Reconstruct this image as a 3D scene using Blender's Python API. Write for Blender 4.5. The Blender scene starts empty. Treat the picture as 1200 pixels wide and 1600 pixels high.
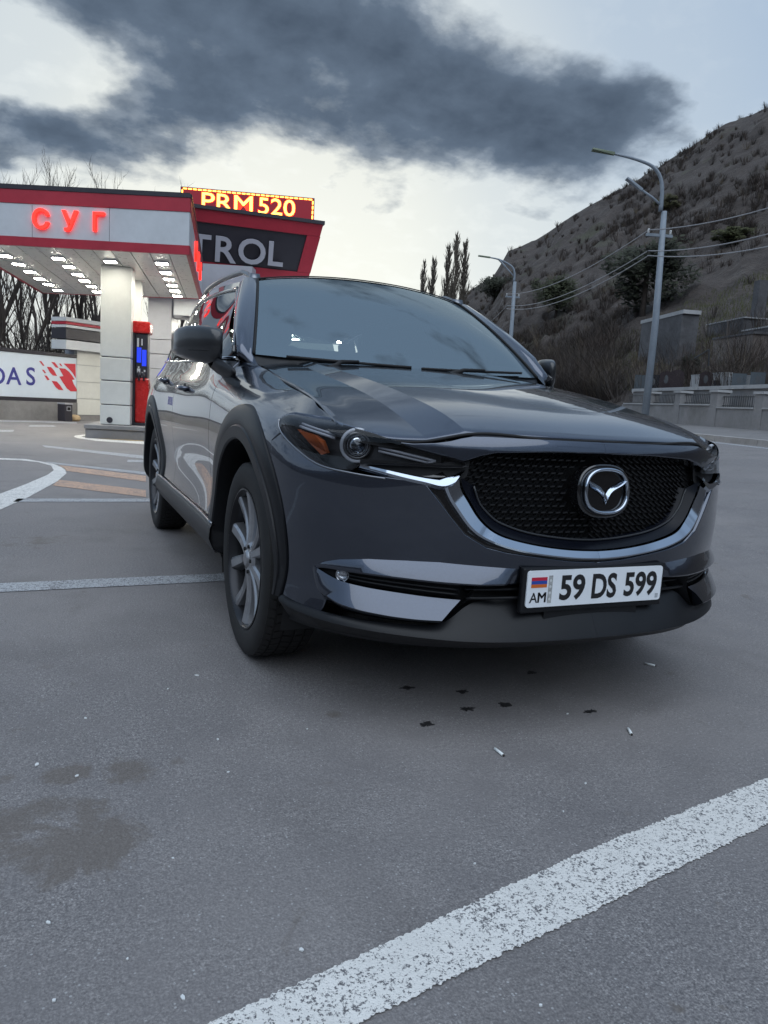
import bpy, bmesh, math, random
import numpy as np
from mathutils import Vector, Matrix, Euler, noise as mnoise
from mathutils.geometry import delaunay_2d_cdt

R = math.radians
random.seed(7)
SC = bpy.context.scene
COL = SC.collection

# ------------------------------------------------------------------ camera
CAM_F, CAM_X, CAM_Y, CAM_Z = 1161.6, -1.5346, -2.7075, 0.9783      # focal length in pixels of a 1600 px tall frame
CAM_YAW, CAM_PITCH, CAM_ROLL = 0.421693, 0.146452, 0.062349
cam_data = bpy.data.cameras.new('camera')
cam = bpy.data.objects.new('camera', cam_data)
COL.objects.link(cam)
fw = Vector((math.sin(CAM_YAW)*math.cos(CAM_PITCH), math.cos(CAM_YAW)*math.cos(CAM_PITCH), -math.sin(CAM_PITCH)))
rt = Vector((math.cos(CAM_YAW), -math.sin(CAM_YAW), 0.0))
up = rt.cross(fw)
r2 = rt*math.cos(CAM_ROLL) + up*math.sin(CAM_ROLL)
u2 = -rt*math.sin(CAM_ROLL) + up*math.cos(CAM_ROLL)
m = Matrix((r2, u2, -fw)).transposed().to_4x4()
m.translation = Vector((CAM_X, CAM_Y, CAM_Z))
cam.matrix_world = m
cam_data.sensor_fit = 'VERTICAL'
cam_data.sensor_height = 24.0
cam_data.lens = CAM_F/1600.0*24.0
cam_data.clip_start = 0.05
cam_data.clip_end = 5000
SC.camera = cam

# ------------------------------------------------------------------ colour management
SC.view_settings.view_transform = 'Standard'
SC.view_settings.look = 'None'
SC.view_settings.exposure = 0.55
SC.view_settings.gamma = 1.0
SC.view_settings.use_curve_mapping = False
SC.cycles.max_bounces = 8
SC.cycles.diffuse_bounces = 3
SC.cycles.glossy_bounces = 4
SC.cycles.transparent_max_bounces = 12
SC.cycles.transmission_bounces = 6
SC.cycles.caustics_reflective = False
SC.cycles.caustics_refractive = False
SC.cycles.use_denoising = True
SC.cycles.sample_clamp_indirect = 6.0

# ------------------------------------------------------------------ node helpers
class NT:
    def __init__(self, tree):
        self.t = tree
        tree.nodes.clear()
    def n(self, kind, **kw):
        nd = self.t.nodes.new(kind)
        for k, v in kw.items():
            if k.startswith('i_'):
                key = k[2:]
                key = int(key) if key.isdigit() else key.replace('_', ' ')
                nd.inputs[key].default_value = v
            else:
                setattr(nd, k, v)
        return nd
    def l(self, a, b):
        self.t.links.new(a, b)
    def math(self, op, a, b=None, c=None, clamp=False):
        nd = self.t.nodes.new('ShaderNodeMath'); nd.operation = op; nd.use_clamp = clamp
        for i, v in enumerate((a, b, c)):
            if v is None: continue
            if isinstance(v, (int, float)): nd.inputs[i].default_value = v
            else: self.l(v, nd.inputs[i])
        return nd.outputs[0]
    def mix(self, fac, a, b, kind='MIX'):
        nd = self.t.nodes.new('ShaderNodeMix'); nd.data_type = 'RGBA'; nd.blend_type = kind
        for sock, v in ((nd.inputs[0], fac), (nd.inputs[6], a), (nd.inputs[7], b)):
            if isinstance(v, (int, float)): sock.default_value = v
            elif isinstance(v, (tuple, list)): sock.default_value = (*v, 1) if len(v) == 3 else v
            else: self.l(v, sock)
        return nd.outputs[2]
    def ramp(self, fac, stops, interp='LINEAR'):
        nd = self.t.nodes.new('ShaderNodeValToRGB')
        cr = nd.color_ramp; cr.interpolation = interp
        while len(cr.elements) < len(stops): cr.elements.new(0.5)
        for e, (p, c) in zip(cr.elements, stops):
            e.position = p
            e.color = (c, c, c, 1) if isinstance(c, (int, float)) else (*c, 1)
        self.l(fac, nd.inputs[0])
        return nd.outputs[0]
    def noise(self, vec, scale, detail=4, rough=0.55, dist=0.0, dims='3D'):
        nd = self.t.nodes.new('ShaderNodeTexNoise'); nd.noise_dimensions = dims
        nd.inputs['Scale'].default_value = scale; nd.inputs['Detail'].default_value = detail
        nd.inputs['Roughness'].default_value = rough; nd.inputs['Distortion'].default_value = dist
        if vec is not None: self.l(vec, nd.inputs['Vector'])
        return nd.outputs['Fac']

# ------------------------------------------------------------------ sky
SUN_AZ = R(14.0)      # compass angle right of +Y where the sky glows
SUN_EL = R(6.0)
world = bpy.data.worlds.new('World')
SC.world = world
world.use_nodes = True
def build_sky():
    w = NT(world.node_tree)
    tc = w.n('ShaderNodeTexCoord')
    D = tc.outputs['Generated']
    sky = w.n('ShaderNodeTexSky', sky_type='NISHITA', sun_disc=False)
    sky.sun_elevation = SUN_EL; sky.sun_rotation = SUN_AZ
    sky.altitude = 1400; sky.air_density = 1.0; sky.dust_density = 2.0; sky.ozone_density = 2.0
    sep = w.n('ShaderNodeSeparateXYZ'); w.l(D, sep.inputs[0])
    x, y, z = sep.outputs
    zz = w.math('MAXIMUM', z, 0.0)
    # pale thin cloud veil that whitens the sky towards the horizon
    veil_f = w.ramp(zz, [(0.0, 0.96), (0.12, 0.93), (0.3, 0.80), (0.6, 0.90), (1.0, 0.92)])
    # glow towards the hidden sun
    sd = Vector((math.sin(SUN_AZ)*math.cos(R(10)), math.cos(SUN_AZ)*math.cos(R(10)), math.sin(R(10))))
    dot = w.n('ShaderNodeVectorMath', operation='DOT_PRODUCT'); w.l(D, dot.inputs[0]); dot.inputs[1].default_value = sd
    glow = w.ramp(dot.outputs['Value'], [(0.76, 0.0), (0.88, 0.25), (0.95, 0.66), (0.99, 1.0)], 'EASE')
    veil_c = w.mix(glow, w.ramp(zz, [(0.0, (0.37, 0.44, 0.52)), (0.30, (0.325, 0.42, 0.545)), (0.5, (0.27, 0.365, 0.50)), (1.0, (0.30, 0.41, 0.57))]), (0.66, 0.68, 0.635))
    sk = w.mix(1.0, sky.outputs[0], (0.05, 0.05, 0.05), 'MULTIPLY')
    base = w.mix(veil_f, sk, veil_c)
    # clouds on a plane high above: direction divided by height
    den = w.math('ADD', zz, 0.28)
    px = w.math('DIVIDE', x, den); py = w.math('DIVIDE', y, den)
    cv = w.n('ShaderNodeCombineXYZ'); w.l(px, cv.inputs[0]); w.l(py, cv.inputs[1])
    n1 = w.noise(cv.outputs[0], 3.6, 7, 0.56, 0.10)
    n2 = w.noise(cv.outputs[0], 10.0, 6, 0.58, 0.15)
    n3 = w.noise(cv.outputs[0], 0.45, 2, 0.5)
    nn = w.math('ADD', w.math('MULTIPLY', n1, 0.85), w.math('MULTIPLY', n2, 0.15))
    # large cloud bodies: direction, size, weight
    body = None
    for az, el, sa, se, wt in SKY_BODIES:
        azr, elr = R(az), R(el)
        # local tangent axes of that direction
        c = Vector((math.sin(azr)*math.cos(elr), math.cos(azr)*math.cos(elr), math.sin(elr)))
        t1 = Vector((math.cos(azr), -math.sin(azr), 0)); t2 = t1.cross(c)
        acc = None
        for ax, s in ((t1, sa), (t2, se)):
            dn = w.n('ShaderNodeVectorMath', operation='DOT_PRODUCT'); w.l(D, dn.inputs[0]); dn.inputs[1].default_value = ax/math.sin(R(s))
            q = w.math('MULTIPLY', dn.outputs['Value'], dn.outputs['Value'])
            acc = q if acc is None else w.math('ADD', acc, q)
        dn = w.n('ShaderNodeVectorMath', operation='DOT_PRODUCT'); w.l(D, dn.inputs[0]); dn.inputs[1].default_value = c
        front = w.math('GREATER_THAN', dn.outputs['Value'], 0.3)
        g = w.math('POWER', 2.718, w.math('MULTIPLY', acc, -1.0))
        g = w.math('MULTIPLY', w.math('MULTIPLY', g, front), wt)
        body = g if body is None else w.math('ADD', body, g)
    back = w.math('MULTIPLY', w.math('SUBTRACT', n3, 0.5), 0.5)
    dens = w.math('ADD', w.math('ADD', w.math('MULTIPLY', w.math('SUBTRACT', nn, 0.5), 3.7), body), back)
    cover = w.ramp(dens, [(0.05, 0.0), (0.30, 0.45), (0.52, 0.86), (0.85, 1.0)])
    shade = w.ramp(w.math('ADD', w.math('MULTIPLY', n2, 0.42), w.math('ADD', w.math('MULTIPLY', dens, 0.35), 0.08)), [(0.25, (0.175, 0.222, 0.290)), (0.55, (0.086, 0.117, 0.162)), (0.9, (0.048, 0.068, 0.099))])
    hz = w.ramp(zz, [(0.02, 0.0), (0.10, 1.0)])
    cover = w.math('MULTIPLY', cover, hz)
    fin = w.mix(cover, base, shade)
    # bright ragged wisps of the veil
    wis = w.ramp(n2, [(0.50, 0.0), (0.75, 1.0)])
    fin = w.mix(w.math('MULTIPLY', w.math('MULTIPLY', wis, w.math('SUBTRACT', 1.0, cover)), w.math('MULTIPLY', glow, 0.35)), fin, (0.74, 0.76, 0.73))
    bg = w.n('ShaderNodeBackground', i_Strength=1.0)
    w.l(fin, bg.inputs[0])
    out = w.n('ShaderNodeOutputWorld')
    w.l(bg.outputs[0], out.inputs[0])
# azimuth right of +Y, elevation, half widths (degrees), weight
SKY_BODIES = [(21, 22.5, 15, 4.0, 0.95), (33, 18.2, 8, 3.1, 0.85), (6, 25.5, 12, 4.0, 0.90), (0, 16.0, 9, 1.6, 0.85), (12, 19.5, 8, 1.6, 0.35), (39, 20.5, 4, 2.0, 0.4), (17, 35, 7, 7, 0.85),  # last one here is an added cloud above view, darkening the bonnet facet's reflection
              (25, 9.0, 18, 4.2, -1.3), (-2.5, 20.2, 4, 1.6, -0.8), (50, 23, 7, 6, -1.1), (28, 28, 7, 2.0, -0.35), (-140, 62, 40, 30, -0.6)]
build_sky()
world.cycles.sampling_method = 'AUTOMATIC'

# soft overcast fill, added from high behind the camera to brighten ground and bumper
sun_d = bpy.data.lights.new('sun', 'SUN')
sun_d.energy = 1.3; sun_d.angle = R(80); sun_d.color = (0.90, 0.95, 1.0)
sun = bpy.data.objects.new('sun', sun_d); COL.objects.link(sun)
sv = Vector((math.sin(R(200))*math.cos(R(59)), math.cos(R(200))*math.cos(R(59)), math.sin(R(59))))
sun.rotation_euler = sv.to_track_quat('Z', 'Y').to_euler()

# ------------------------------------------------------------------ materials
MATS = {}
def mat(name, col=(0.5, 0.5, 0.5), rough=0.5, metal=0.0, coat=0.0, coat_rough=0.03, spec=0.5, emit=None, estr=0.0):
    if name in MATS: return MATS[name]
    mt = bpy.data.materials.new(name); mt.use_nodes = True
    b = mt.node_tree.nodes['Principled BSDF']
    b.inputs['Base Color'].default_value = (*col, 1)
    b.inputs['Roughness'].default_value = rough
    b.inputs['Metallic'].default_value = metal
    b.inputs['Coat Weight'].default_value = coat
    b.inputs['Coat Roughness'].default_value = coat_rough
    b.inputs['Specular IOR Level'].default_value = spec
    if emit:
        b.inputs['Emission Color'].default_value = (*emit, 1)
        b.inputs['Emission Strength'].default_value = estr
    MATS[name] = mt
    return mt
def nmat(name, fn):
    """material built from nodes: fn(nt, principled, coords)"""
    if name in MATS: return MATS[name]
    mt = bpy.data.materials.new(name); mt.use_nodes = True
    nt = NT(mt.node_tree)
    b = nt.n('ShaderNodeBsdfPrincipled'); o = nt.n('ShaderNodeOutputMaterial'); nt.l(b.outputs[0], o.inputs[0])
    tc = nt.n('ShaderNodeTexCoord')
    fn(nt, b, tc.outputs['Object'])
    MATS[name] = mt
    return mt
def grainy(name, col, var=0.25, scale=8.0, rough=0.7, bump=0.0, bscale=60.0, coat=0.0, dirt=None, metal=0.0):
    """base colour broken up by two sizes of noise, with fine relief"""
    def fn(nt, b, co):
        a = nt.noise(co, scale, 5, 0.6); c = nt.noise(co, scale*7, 4, 0.6)
        f = nt.math('ADD', nt.math('MULTIPLY', a, 0.65), nt.math('MULTIPLY', c, 0.35))
        lo = tuple(v*(1-var) for v in col); hi = tuple(min(1, v*(1+var)) for v in col)
        cc = nt.ramp(f, [(0.3, lo), (0.7, hi)])
        if dirt:
            dn = nt.noise(co, scale*0.45, 6, 0.65)
            cc = nt.mix(nt.ramp(dn, [(0.5, 0.0), (0.72, 0.8)]), cc, dirt)
        nt.l(cc, b.inputs['Base Color'])
        b.inputs['Roughness'].default_value = rough; b.inputs['Coat Weight'].default_value = coat; b.inputs['Metallic'].default_value = metal
        if bump:
            bn = nt.noise(co, bscale, 4, 0.6)
            bp = nt.n('ShaderNodeBump', i_Strength=bump, i_Distance=0.02); nt.l(bn, bp.inputs['Height']); nt.l(bp.outputs[0], b.inputs['Normal'])
    return nmat(name, fn)

# ------------------------------------------------------------------ object helpers
def tag(o, label=None, cat=None, group=None, kind=None):
    if label: o['label'] = label
    if cat: o['category'] = cat
    if group: o['group'] = group
    if kind: o['kind'] = kind
    return o
def empty(name, loc=(0, 0, 0), rz=0.0):
    o = bpy.data.objects.new(name, None); COL.objects.link(o)
    o.location = loc; o.rotation_euler.z = rz; o.empty_display_size = 0.2
    return o
def link(name, me, material, parent=None, smooth=False):
    if material is not None and len(me.materials) == 0: me.materials.append(material)
    if smooth:
        me.polygons.foreach_set('use_smooth', [True]*len(me.polygons))
    o = bpy.data.objects.new(name, me); COL.objects.link(o)
    if parent is not None: o.parent = parent
    return o
def mesh(name, verts, faces, material, parent=None, smooth=False, normals=None):
    me = bpy.data.meshes.new(name)
    me.from_pydata([tuple(v) for v in verts], [], [tuple(f) for f in faces])
    me.update()
    if material is not None: me.materials.append(material)
    if smooth or normals is not None:
        me.polygons.foreach_set('use_smooth', [True]*len(me.polygons))
    if normals is not None:
        me.normals_split_custom_set_from_vertices([tuple(n) for n in normals])
    o = bpy.data.objects.new(name, me); COL.objects.link(o)
    if parent is not None: o.parent = parent
    return o
class MB:
    """collects simple solids into one mesh"""
    def __init__(s): s.v = []; s.f = []
    def add(s, v, f):
        o = len(s.v); s.v += [tuple(p) for p in v]; s.f += [tuple(i+o for i in q) for q in f]; return s
    def box(s, c, size, M=None):
        hx, hy, hz = size[0]/2, size[1]/2, size[2]/2
        P = [Vector((sx*hx, sy*hy, sz*hz)) for sz in (-1, 1) for sy in (-1, 1) for sx in (-1, 1)]
        c = Vector(c)
        P = [(M @ p if M is not None else p) + c for p in P]
        return s.add(P, [(0, 2, 3, 1), (4, 5, 7, 6), (0, 1, 5, 4), (2, 6, 7, 3), (0, 4, 6, 2), (1, 3, 7, 5)])
    def hexa(s, P):   # 8 corners: bottom loop 0-3, top loop 4-7
        return s.add(P, [(3, 2, 1, 0), (4, 5, 6, 7), (0, 1, 5, 4), (1, 2, 6, 5), (2, 3, 7, 6), (3, 0, 4, 7)])
    def tube(s, pts, rad, n=8, cap=True):
        pts = [Vector(p) for p in pts]
        if isinstance(rad, (int, float)): rad = [rad]*len(pts)
        o = len(s.v); ref = None
        for i, p in enumerate(pts):
            t = (pts[min(i+1, len(pts)-1)] - pts[max(i-1, 0)]).normalized()
            if ref is None:
                ref = t.orthogonal().normalized()
            ref = (ref - t*ref.dot(t))
            ref = ref.normalized() if ref.length > 1e-6 else t.orthogonal().normalized()
            b = t.cross(ref)
            for k in range(n):
                a = 2*math.pi*k/n
                s.v.append(tuple(p + (ref*math.cos(a) + b*math.sin(a))*rad[i]))
        for i in range(len(pts)-1):
            for k in range(n):
                a, b2 = o+i*n+k, o+i*n+(k+1) % n
                s.f.append((a, b2, b2+n, a+n))
        if cap:
            s.f.append(tuple(o+k for k in range(n))[::-1]); s.f.append(tuple(o+(len(pts)-1)*n+k for k in range(n)))
        return s
    def prism(s, poly, z0, z1, M=None):
        n = len(poly)
        P = [Vector((p[0], p[1], z0)) for p in poly] + [Vector((p[0], p[1], z1)) for p in poly]
        if M is not None: P = [M @ p for p in P]
        return s.add(P, [tuple(range(n))[::-1], tuple(range(n, 2*n))] + [(i, (i+1) % n, (i+1) % n+n, i+n) for i in range(n)])
    def lathe(s, prof, n=32, M=None, arc=2*math.pi):
        """profile (r, h) turned about local z"""
        o = len(s.v); m_ = len(prof)
        for k in range(n):
            a = arc*k/n
            for r_, h in prof:
                p = Vector((r_*math.cos(a), r_*math.sin(a), h))
                s.v.append(tuple(M @ p if M is not None else p))
        for k in range(n):
            for j in range(m_-1):
                a, b = o+k*m_+j, o+((k+1) % n)*m_+j
                s.f.append((a, b, b+1, a+1))
        return s
    def build(s, name, material, parent=None, smooth=False):
        return mesh(name, s.v, s.f, material, parent, smooth)
def beveled(o, w=0.01, seg=2, angle=40):
    bv = o.modifiers.new('bevel', 'BEVEL'); bv.width = w; bv.segments = seg; bv.limit_method = 'ANGLE'; bv.angle_limit = R(angle)
    return o
def smooth_by_angle(o, ang=35):
    o.data.polygons.foreach_set('use_smooth', [True]*len(o.data.polygons))
    bm = bmesh.new(); bm.from_mesh(o.data)
    for e in bm.edges:
        e.smooth = not (len(e.link_faces) == 2 and e.calc_face_angle(0) > R(ang))
    bm.to_mesh(o.data); bm.free()
    return o
def text_data(body, size=1.0, depth=0.0, bold=0.0, xs=1.0, space=1.0, res=4):
    """letters as mesh data lying in local xy, centred on its own box"""
    cu = bpy.data.curves.new('lettering', 'FONT')
    cu.body = body; cu.size = size; cu.extrude = depth; cu.offset = bold; cu.space_character = space; cu.resolution_u = res
    cu.align_x = 'LEFT'
    ob = bpy.data.objects.new('lettering', cu); COL.objects.link(ob)
    dg = bpy.context.evaluated_depsgraph_get()
    me = bpy.data.meshes.new_from_object(ob.evaluated_get(dg))
    bpy.data.objects.remove(ob); bpy.data.curves.remove(cu)
    co = np.zeros(len(me.vertices)*3); me.vertices.foreach_get('co', co); co = co.reshape(-1, 3)
    mn, mx = co[:, :2].min(0), co[:, :2].max(0)
    co[:, :2] -= (mn+mx)/2; co[:, 0] *= xs
    me.vertices.foreach_set('co', co.ravel()); me.update()
    me.materials.clear()
    return me, ((mx-mn)[0]*xs, (mx-mn)[1])
def frame(o, x, z):
    """matrix with local x along x, local y along z direction (upright text), normal = x cross z"""
    x = Vector(x).normalized(); z = Vector(z).normalized(); n = x.cross(z).normalized(); z = n.cross(x)
    M = Matrix((x, z, n)).transposed().to_4x4(); M.translation = Vector(o)
    return M
# ------------------------------------------------------------------ curves
def nat2(x, Y):
    """second derivatives of natural cubic splines through columns of Y"""
    x = np.asarray(x, float); Y = np.asarray(Y, float); n = len(x); h = np.diff(x)
    A = np.zeros((n, n)); B = np.zeros_like(Y); A[0, 0] = A[-1, -1] = 1
    for i in range(1, n-1):
        A[i, i-1] = h[i-1]; A[i, i] = 2*(h[i-1]+h[i]); A[i, i+1] = h[i]
        B[i] = 6*((Y[i+1]-Y[i])/h[i] - (Y[i]-Y[i-1])/h[i-1])
    return np.linalg.solve(A, B)
def spl(x, Y, M, q):
    x = np.asarray(x, float); q = np.clip(np.asarray(q, float), x[0], x[-1])
    i = np.clip(np.searchsorted(x, q)-1, 0, len(x)-2)
    h = x[i+1]-x[i]; A = (x[i+1]-q)/h; B = (q-x[i])/h
    if Y.ndim == 2: h, A, B = h[:, None], A[:, None], B[:, None]
    return A*Y[i]+B*Y[i+1]+((A**3-A)*M[i]+(B**3-B)*M[i+1])*h*h/6
def curve(pts, n, closed=False):
    """smooth curve through points, n samples"""
    P = np.array(pts, float)
    d = np.concatenate([[0], np.cumsum(np.linalg.norm(np.diff(P, axis=0), axis=1))])
    M = nat2(d, P)
    return spl(d, P, M, np.linspace(0, d[-1], n))
def poly_resample(pts, step):
    P = np.array(pts, float); out = []
    for a, b in zip(P[:-1], P[1:]):
        k = max(1, int(np.linalg.norm(b-a)/step))
        out += [a+(b-a)*i/k for i in range(k)]
    out.append(P[-1])
    return np.array(out)
def lin_n(pts, n):
    P = np.array(pts, float)
    d = np.concatenate([[0], np.cumsum(np.linalg.norm(np.diff(P, axis=0), axis=1))])
    q = np.linspace(0, d[-1], n)
    return np.stack([np.interp(q, d, P[:, k]) for k in range(P.shape[1])], 1)

# ================================================================== SETTING
EYE = Vector((CAM_X, CAM_Y, CAM_Z))
def ray(px, py):
    """direction in which the photograph's pixel (px, py) looks out into the place"""
    return fw + r2*((px-600)/CAM_F) - u2*((py-800)/CAM_F)
def on_z(px, py, z=0.0):
    d = ray(px, py); t = (z-EYE.z)/d.z; return EYE+d*t
def away(px, py, dist):
    """the point that far off, measured along the ground"""
    d = ray(px, py); return EYE+d*(dist/math.hypot(d.x, d.y))
def vnoise(x, y, z=0.0): return mnoise.noise(Vector((x, y, z)))
def fbm(x, y, s=1.0, o=4, z=0.0):
    v = 0; a = 1; t = 0
    for k in range(o): v += a*vnoise(x*s, y*s, z+k*7.3); t += a; s *= 2.03; a *= .5
    return v/t

# road on the far side of the forecourt: direction and offset
ROAD_D = Vector((math.sin(R(19.9)), math.cos(R(19.9)), 0)); ROAD_N = Vector((ROAD_D.y, -ROAD_D.x, 0))
def so(p): return p.x*ROAD_N.x+p.y*ROAD_N.y
def RP(s, l, z=0.0): return ROAD_N*s+ROAD_D*l+Vector((0, 0, z))
def ground_z(s):
    return float(np.interp(s, [-1e3, 2.5, 5.0, 9.5, 1e3], [0, 0, .16, .50, .50]))

# ---- asphalt
def asphalt_fn(nt, b, co):
    g1 = nt.noise(co, 210, 3, 0.75); g2 = nt.noise(co, 80, 5, 0.75); big = nt.noise(co, 0.55, 6, 0.62); mid = nt.noise(co, 5.5, 6, 0.7)
    vor = nt.n('ShaderNodeTexVoronoi', feature='F1'); vor.inputs['Scale'].default_value = 150; nt.l(co, vor.inputs['Vector'])
    stone = nt.ramp(nt.math('ADD', nt.math('MULTIPLY', g1, .6), nt.math('MULTIPLY', g2, .4)), [(0.39, (.070, .066, .069)), (0.50, (.165, .157, .158)), (0.61, (.34, .323, .316))])
    stone = nt.mix(nt.ramp(mid, [(0.35, .62), (0.62, 0.0)]), stone, (.128, .121, .124))
    stone = nt.mix(nt.ramp(big, [(0.42, 0.0), (0.62, .55)]), stone, (.222, .207, .202))
    dk = nt.noise(co, 1.4, 5, .66, .4)
    stone = nt.mix(nt.ramp(dk, [(0.52, 0.0), (0.72, .45)]), stone, (.100, .092, .090))
    # pale chips of stone showing at the surface
    col = nt.n('ShaderNodeSeparateColor'); nt.l(vor.outputs['Color'], col.inputs[0])
    chip = nt.math('MULTIPLY', nt.ramp(col.outputs[0], [(0.94, 0.0), (0.96, 1.0)]), nt.ramp(vor.outputs['Distance'], [(0.25, 1.0), (0.42, 0.0)]))
    stone = nt.mix(nt.math('MULTIPLY', chip, .75), stone, (.36, .36, .36))
    # damp brown stains
    geo = nt.n('ShaderNodeNewGeometry')
    sn = nt.noise(co, 6.0, 6, 0.70, .5)
    tot = None
    for px, py, rx, w_ in STAINS:
        c = on_z(px, py)
        v = nt.n('ShaderNodeVectorMath', operation='DISTANCE'); nt.l(geo.outputs['Position'], v.inputs[0]); v.inputs[1].default_value = c
        f = nt.math('MULTIPLY', nt.ramp(nt.math('DIVIDE', v.outputs['Value'], rx), [(0.15, 1.0), (1.0, 0.0)]), w_)
        tot = f if tot is None else nt.math('MAXIMUM', tot, f)
    st = nt.ramp(nt.math('ADD', tot, nt.math('MULTIPLY', nt.math('SUBTRACT', sn, .5), 2.6)), [(0.34, 0.0), (0.60, .62)])
    stone = nt.mix(st, stone, (.105, .088, .074))
    nt.l(stone, b.inputs['Base Color'])
    nt.l(nt.ramp(mid, [(0.3, .62), (0.7, .86)]), b.inputs['Roughness'])
    h = nt.math('ADD', nt.math('MULTIPLY', g1, .5), nt.math('MULTIPLY', vor.outputs['Distance'], .55))
    bp = nt.n('ShaderNodeBump', i_Strength=.55, i_Distance=.006); nt.l(h, bp.inputs['Height']); nt.l(bp.outputs[0], b.inputs['Normal'])
STAINS = [(120, 1320, .20, .85), (30, 1285, .17, .8), (60, 1350, .15, .6), (205, 1205, .11, .75), (105, 1207, .10, .7), (520, 1117, .05, .8), (280, 1190, .05, .5), (1060, 1575, .03, .8), (1130, 1575, .03, .7), (55, 845, .35, .5), (10, 1215, .06, .5)]
ASPHALT = nmat('asphalt', asphalt_fn)
def ground():
    S = sorted(set([-400, -200, -100, -50, -25] + [float(q) for q in np.arange(-12, 9.6, .5)] + [2.5, 9.5]))
    Ls = [-400, -200, -100, -60, -40] + [float(q) for q in np.arange(-30, 61, 3)] + [80, 120, 200, 400]
    V = [RP(s, l, ground_z(s)) for l in Ls for s in S]; n = len(S)
    F = [(j*n+i, j*n+i+1, (j+1)*n+i+1, (j+1)*n+i) for j in range(len(Ls)-1) for i in range(n-1)]
    tag(mesh('asphalt_ground', V, F, ASPHALT, None, True), kind='structure')
    # kerb and pavement on the far side of the road
    conc = grainy('kerb_concrete', (.30, .29, .285), .25, 2.2, .85, .3, 40, dirt=(.16, .15, .14))
    Lk = [float(q) for q in np.arange(-60, 120, 2.0)]
    for k, l in enumerate(Lk):
        if not (-6 < l < 60): continue
        mb = MB(); a, b_ = l+.012, l+1.988
        mb.hexa([RP(9.5, a, .40), RP(9.5, b_, .40), RP(9.72, b_, .40), RP(9.72, a, .40), RP(9.515, a, .645), RP(9.515, b_, .645), RP(9.72, b_, .655), RP(9.72, a, .655)])
        o = mb.build('kerb_stone', conc, KERB)
    V = [RP(s, l, z) for l in (-400, -60, 0, 60, 120, 400) for s, z in ((9.72, .650), (10.6, .74), (11.7, .86), (14, .95))]
    F = [(j*4+i, j*4+i+1, (j+1)*4+i+1, (j+1)*4+i) for j in range(5) for i in range(3)]
    tag(mesh('pavement', V, F, grainy('pavement_asphalt', (.16, .155, .155), .2, 1.5, .85, .3, 60), None, True), kind='structure')
KERB = empty('kerb', RP(9.5, 20, .5) if False else (0, 0, 0)); tag(KERB, kind='structure')
ground()

# ---- painted markings, worn thin in places
def paint_mat(name, col, wear=.5):
    def fn(nt, b, co):
        f1 = nt.noise(co, 190, 3, .7); f2 = nt.noise(co, 7, 5, .7); f3 = nt.noise(co, 60, 4, .7)
        f = nt.math('ADD', nt.math('ADD', nt.math('MULTIPLY', f1, .52), nt.math('MULTIPLY', f2, .16)), nt.math('MULTIPLY', f3, .32))
        g = nt.noise(co, 240, 3, .65)
        base = nt.ramp(g, [(0.35, (.075, .075, .082)), (0.68, (.20, .198, .205))])
        pc = nt.mix(nt.ramp(f2, [(.4, .0), (.75, .35)]), col, tuple(v*.62 for v in col))
        nt.l(nt.mix(nt.ramp(f, [(wear-.03, 0.0), (wear+.02, 1.0)]), base, pc), b.inputs['Base Color'])
        b.inputs['Roughness'].default_value = .7
        bp = nt.n('ShaderNodeBump', i_Strength=.6, i_Distance=.006); nt.l(nt.math('ADD', g, nt.math('MULTIPLY', f, .6)), bp.inputs['Height']); nt.l(bp.outputs[0], b.inputs['Normal'])
    return nmat(name, fn)
WHITE_P = paint_mat('road_paint_white', (.72, .71, .68), .466)
WHITE_OLD = paint_mat('road_paint_worn', (.44, .46, .48), .492)
ORANGE_P = paint_mat('road_paint_orange', (.62, .38, .25), .495)
YELLOW_P = paint_mat('road_paint_yellow', (.62, .42, .16), .47)
def ribbon(name, A, B, m_, label, z=.003, ragged=.004, n=60, cat='road marking', group='painted lines on the forecourt'):
    """painted band between two edge curves given as ground points"""
    def res(P):
        P = np.array([(p[0], p[1]) for p in P]); d = np.concatenate([[0], np.cumsum(np.linalg.norm(np.diff(P, axis=0), axis=1))])
        q = np.linspace(0, d[-1], n); 
        return np.stack([np.interp(q, d, P[:, 0]), np.interp(q, d, P[:, 1])], 1)
    A, B = res(A), res(B)
    V = []
    for k in range(n):
        for e, P in ((0, A), (1, B)):
            x, y = P[k]
            t = (P[min(k+1, n-1)]-P[max(k-1, 0)]); t = t/(np.linalg.norm(t)+1e-9)
            j = ragged*(fbm(x, y, 16, 2, e*9.0)*.7+fbm(x, y, 120, 2, e*5.0)*1.3)
            x, y = x-t[1]*j, y+t[0]*j
            V.append((x, y, ground_z(so(Vector((x, y, 0))))+z))
    F = [(2*i, 2*i+1, 2*i+3, 2*i+2) for i in range(n-1)]
    o = mesh(name, V, F, m_)
    me = o.data
    if me.polygons[0].normal.z < 0: me.flip_normals()
    tag(o, label, cat, group)
    return o
G = lambda *pts: [on_z(*p) for p in pts]
ribbon('white_bay_line', [on_z(150, 1682)]+G((330, 1600), (600, 1477), (900, 1337), (1200, 1216))+[on_z(1500, 1095)], [on_z(300, 1712)]+G((560, 1600), (600, 1581), (900, 1438), (1200, 1288))+[on_z(1500, 1140)], WHITE_P, 'broad speckled white line crossing the asphalt in front of the car', ragged=.006, n=1100)
ribbon('white_bay_line', [(-6, .95)]+G((0, 912), (340, 897))+[(.7, 1.31)], [(-6, .80)]+G((0, 926), (340, 909))+[(.7, 1.19)], WHITE_OLD, 'worn white line running under the car beside the front wheel', n=160)
ribbon('white_bay_line', G((28, 779.5), (225, 779.5))+[(3.0, 4.3)], G((20, 784.5), (225, 784.5))+[(3.0, 4.08)], WHITE_OLD, 'thin white line just nearer than the orange stripes', n=80)
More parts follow.
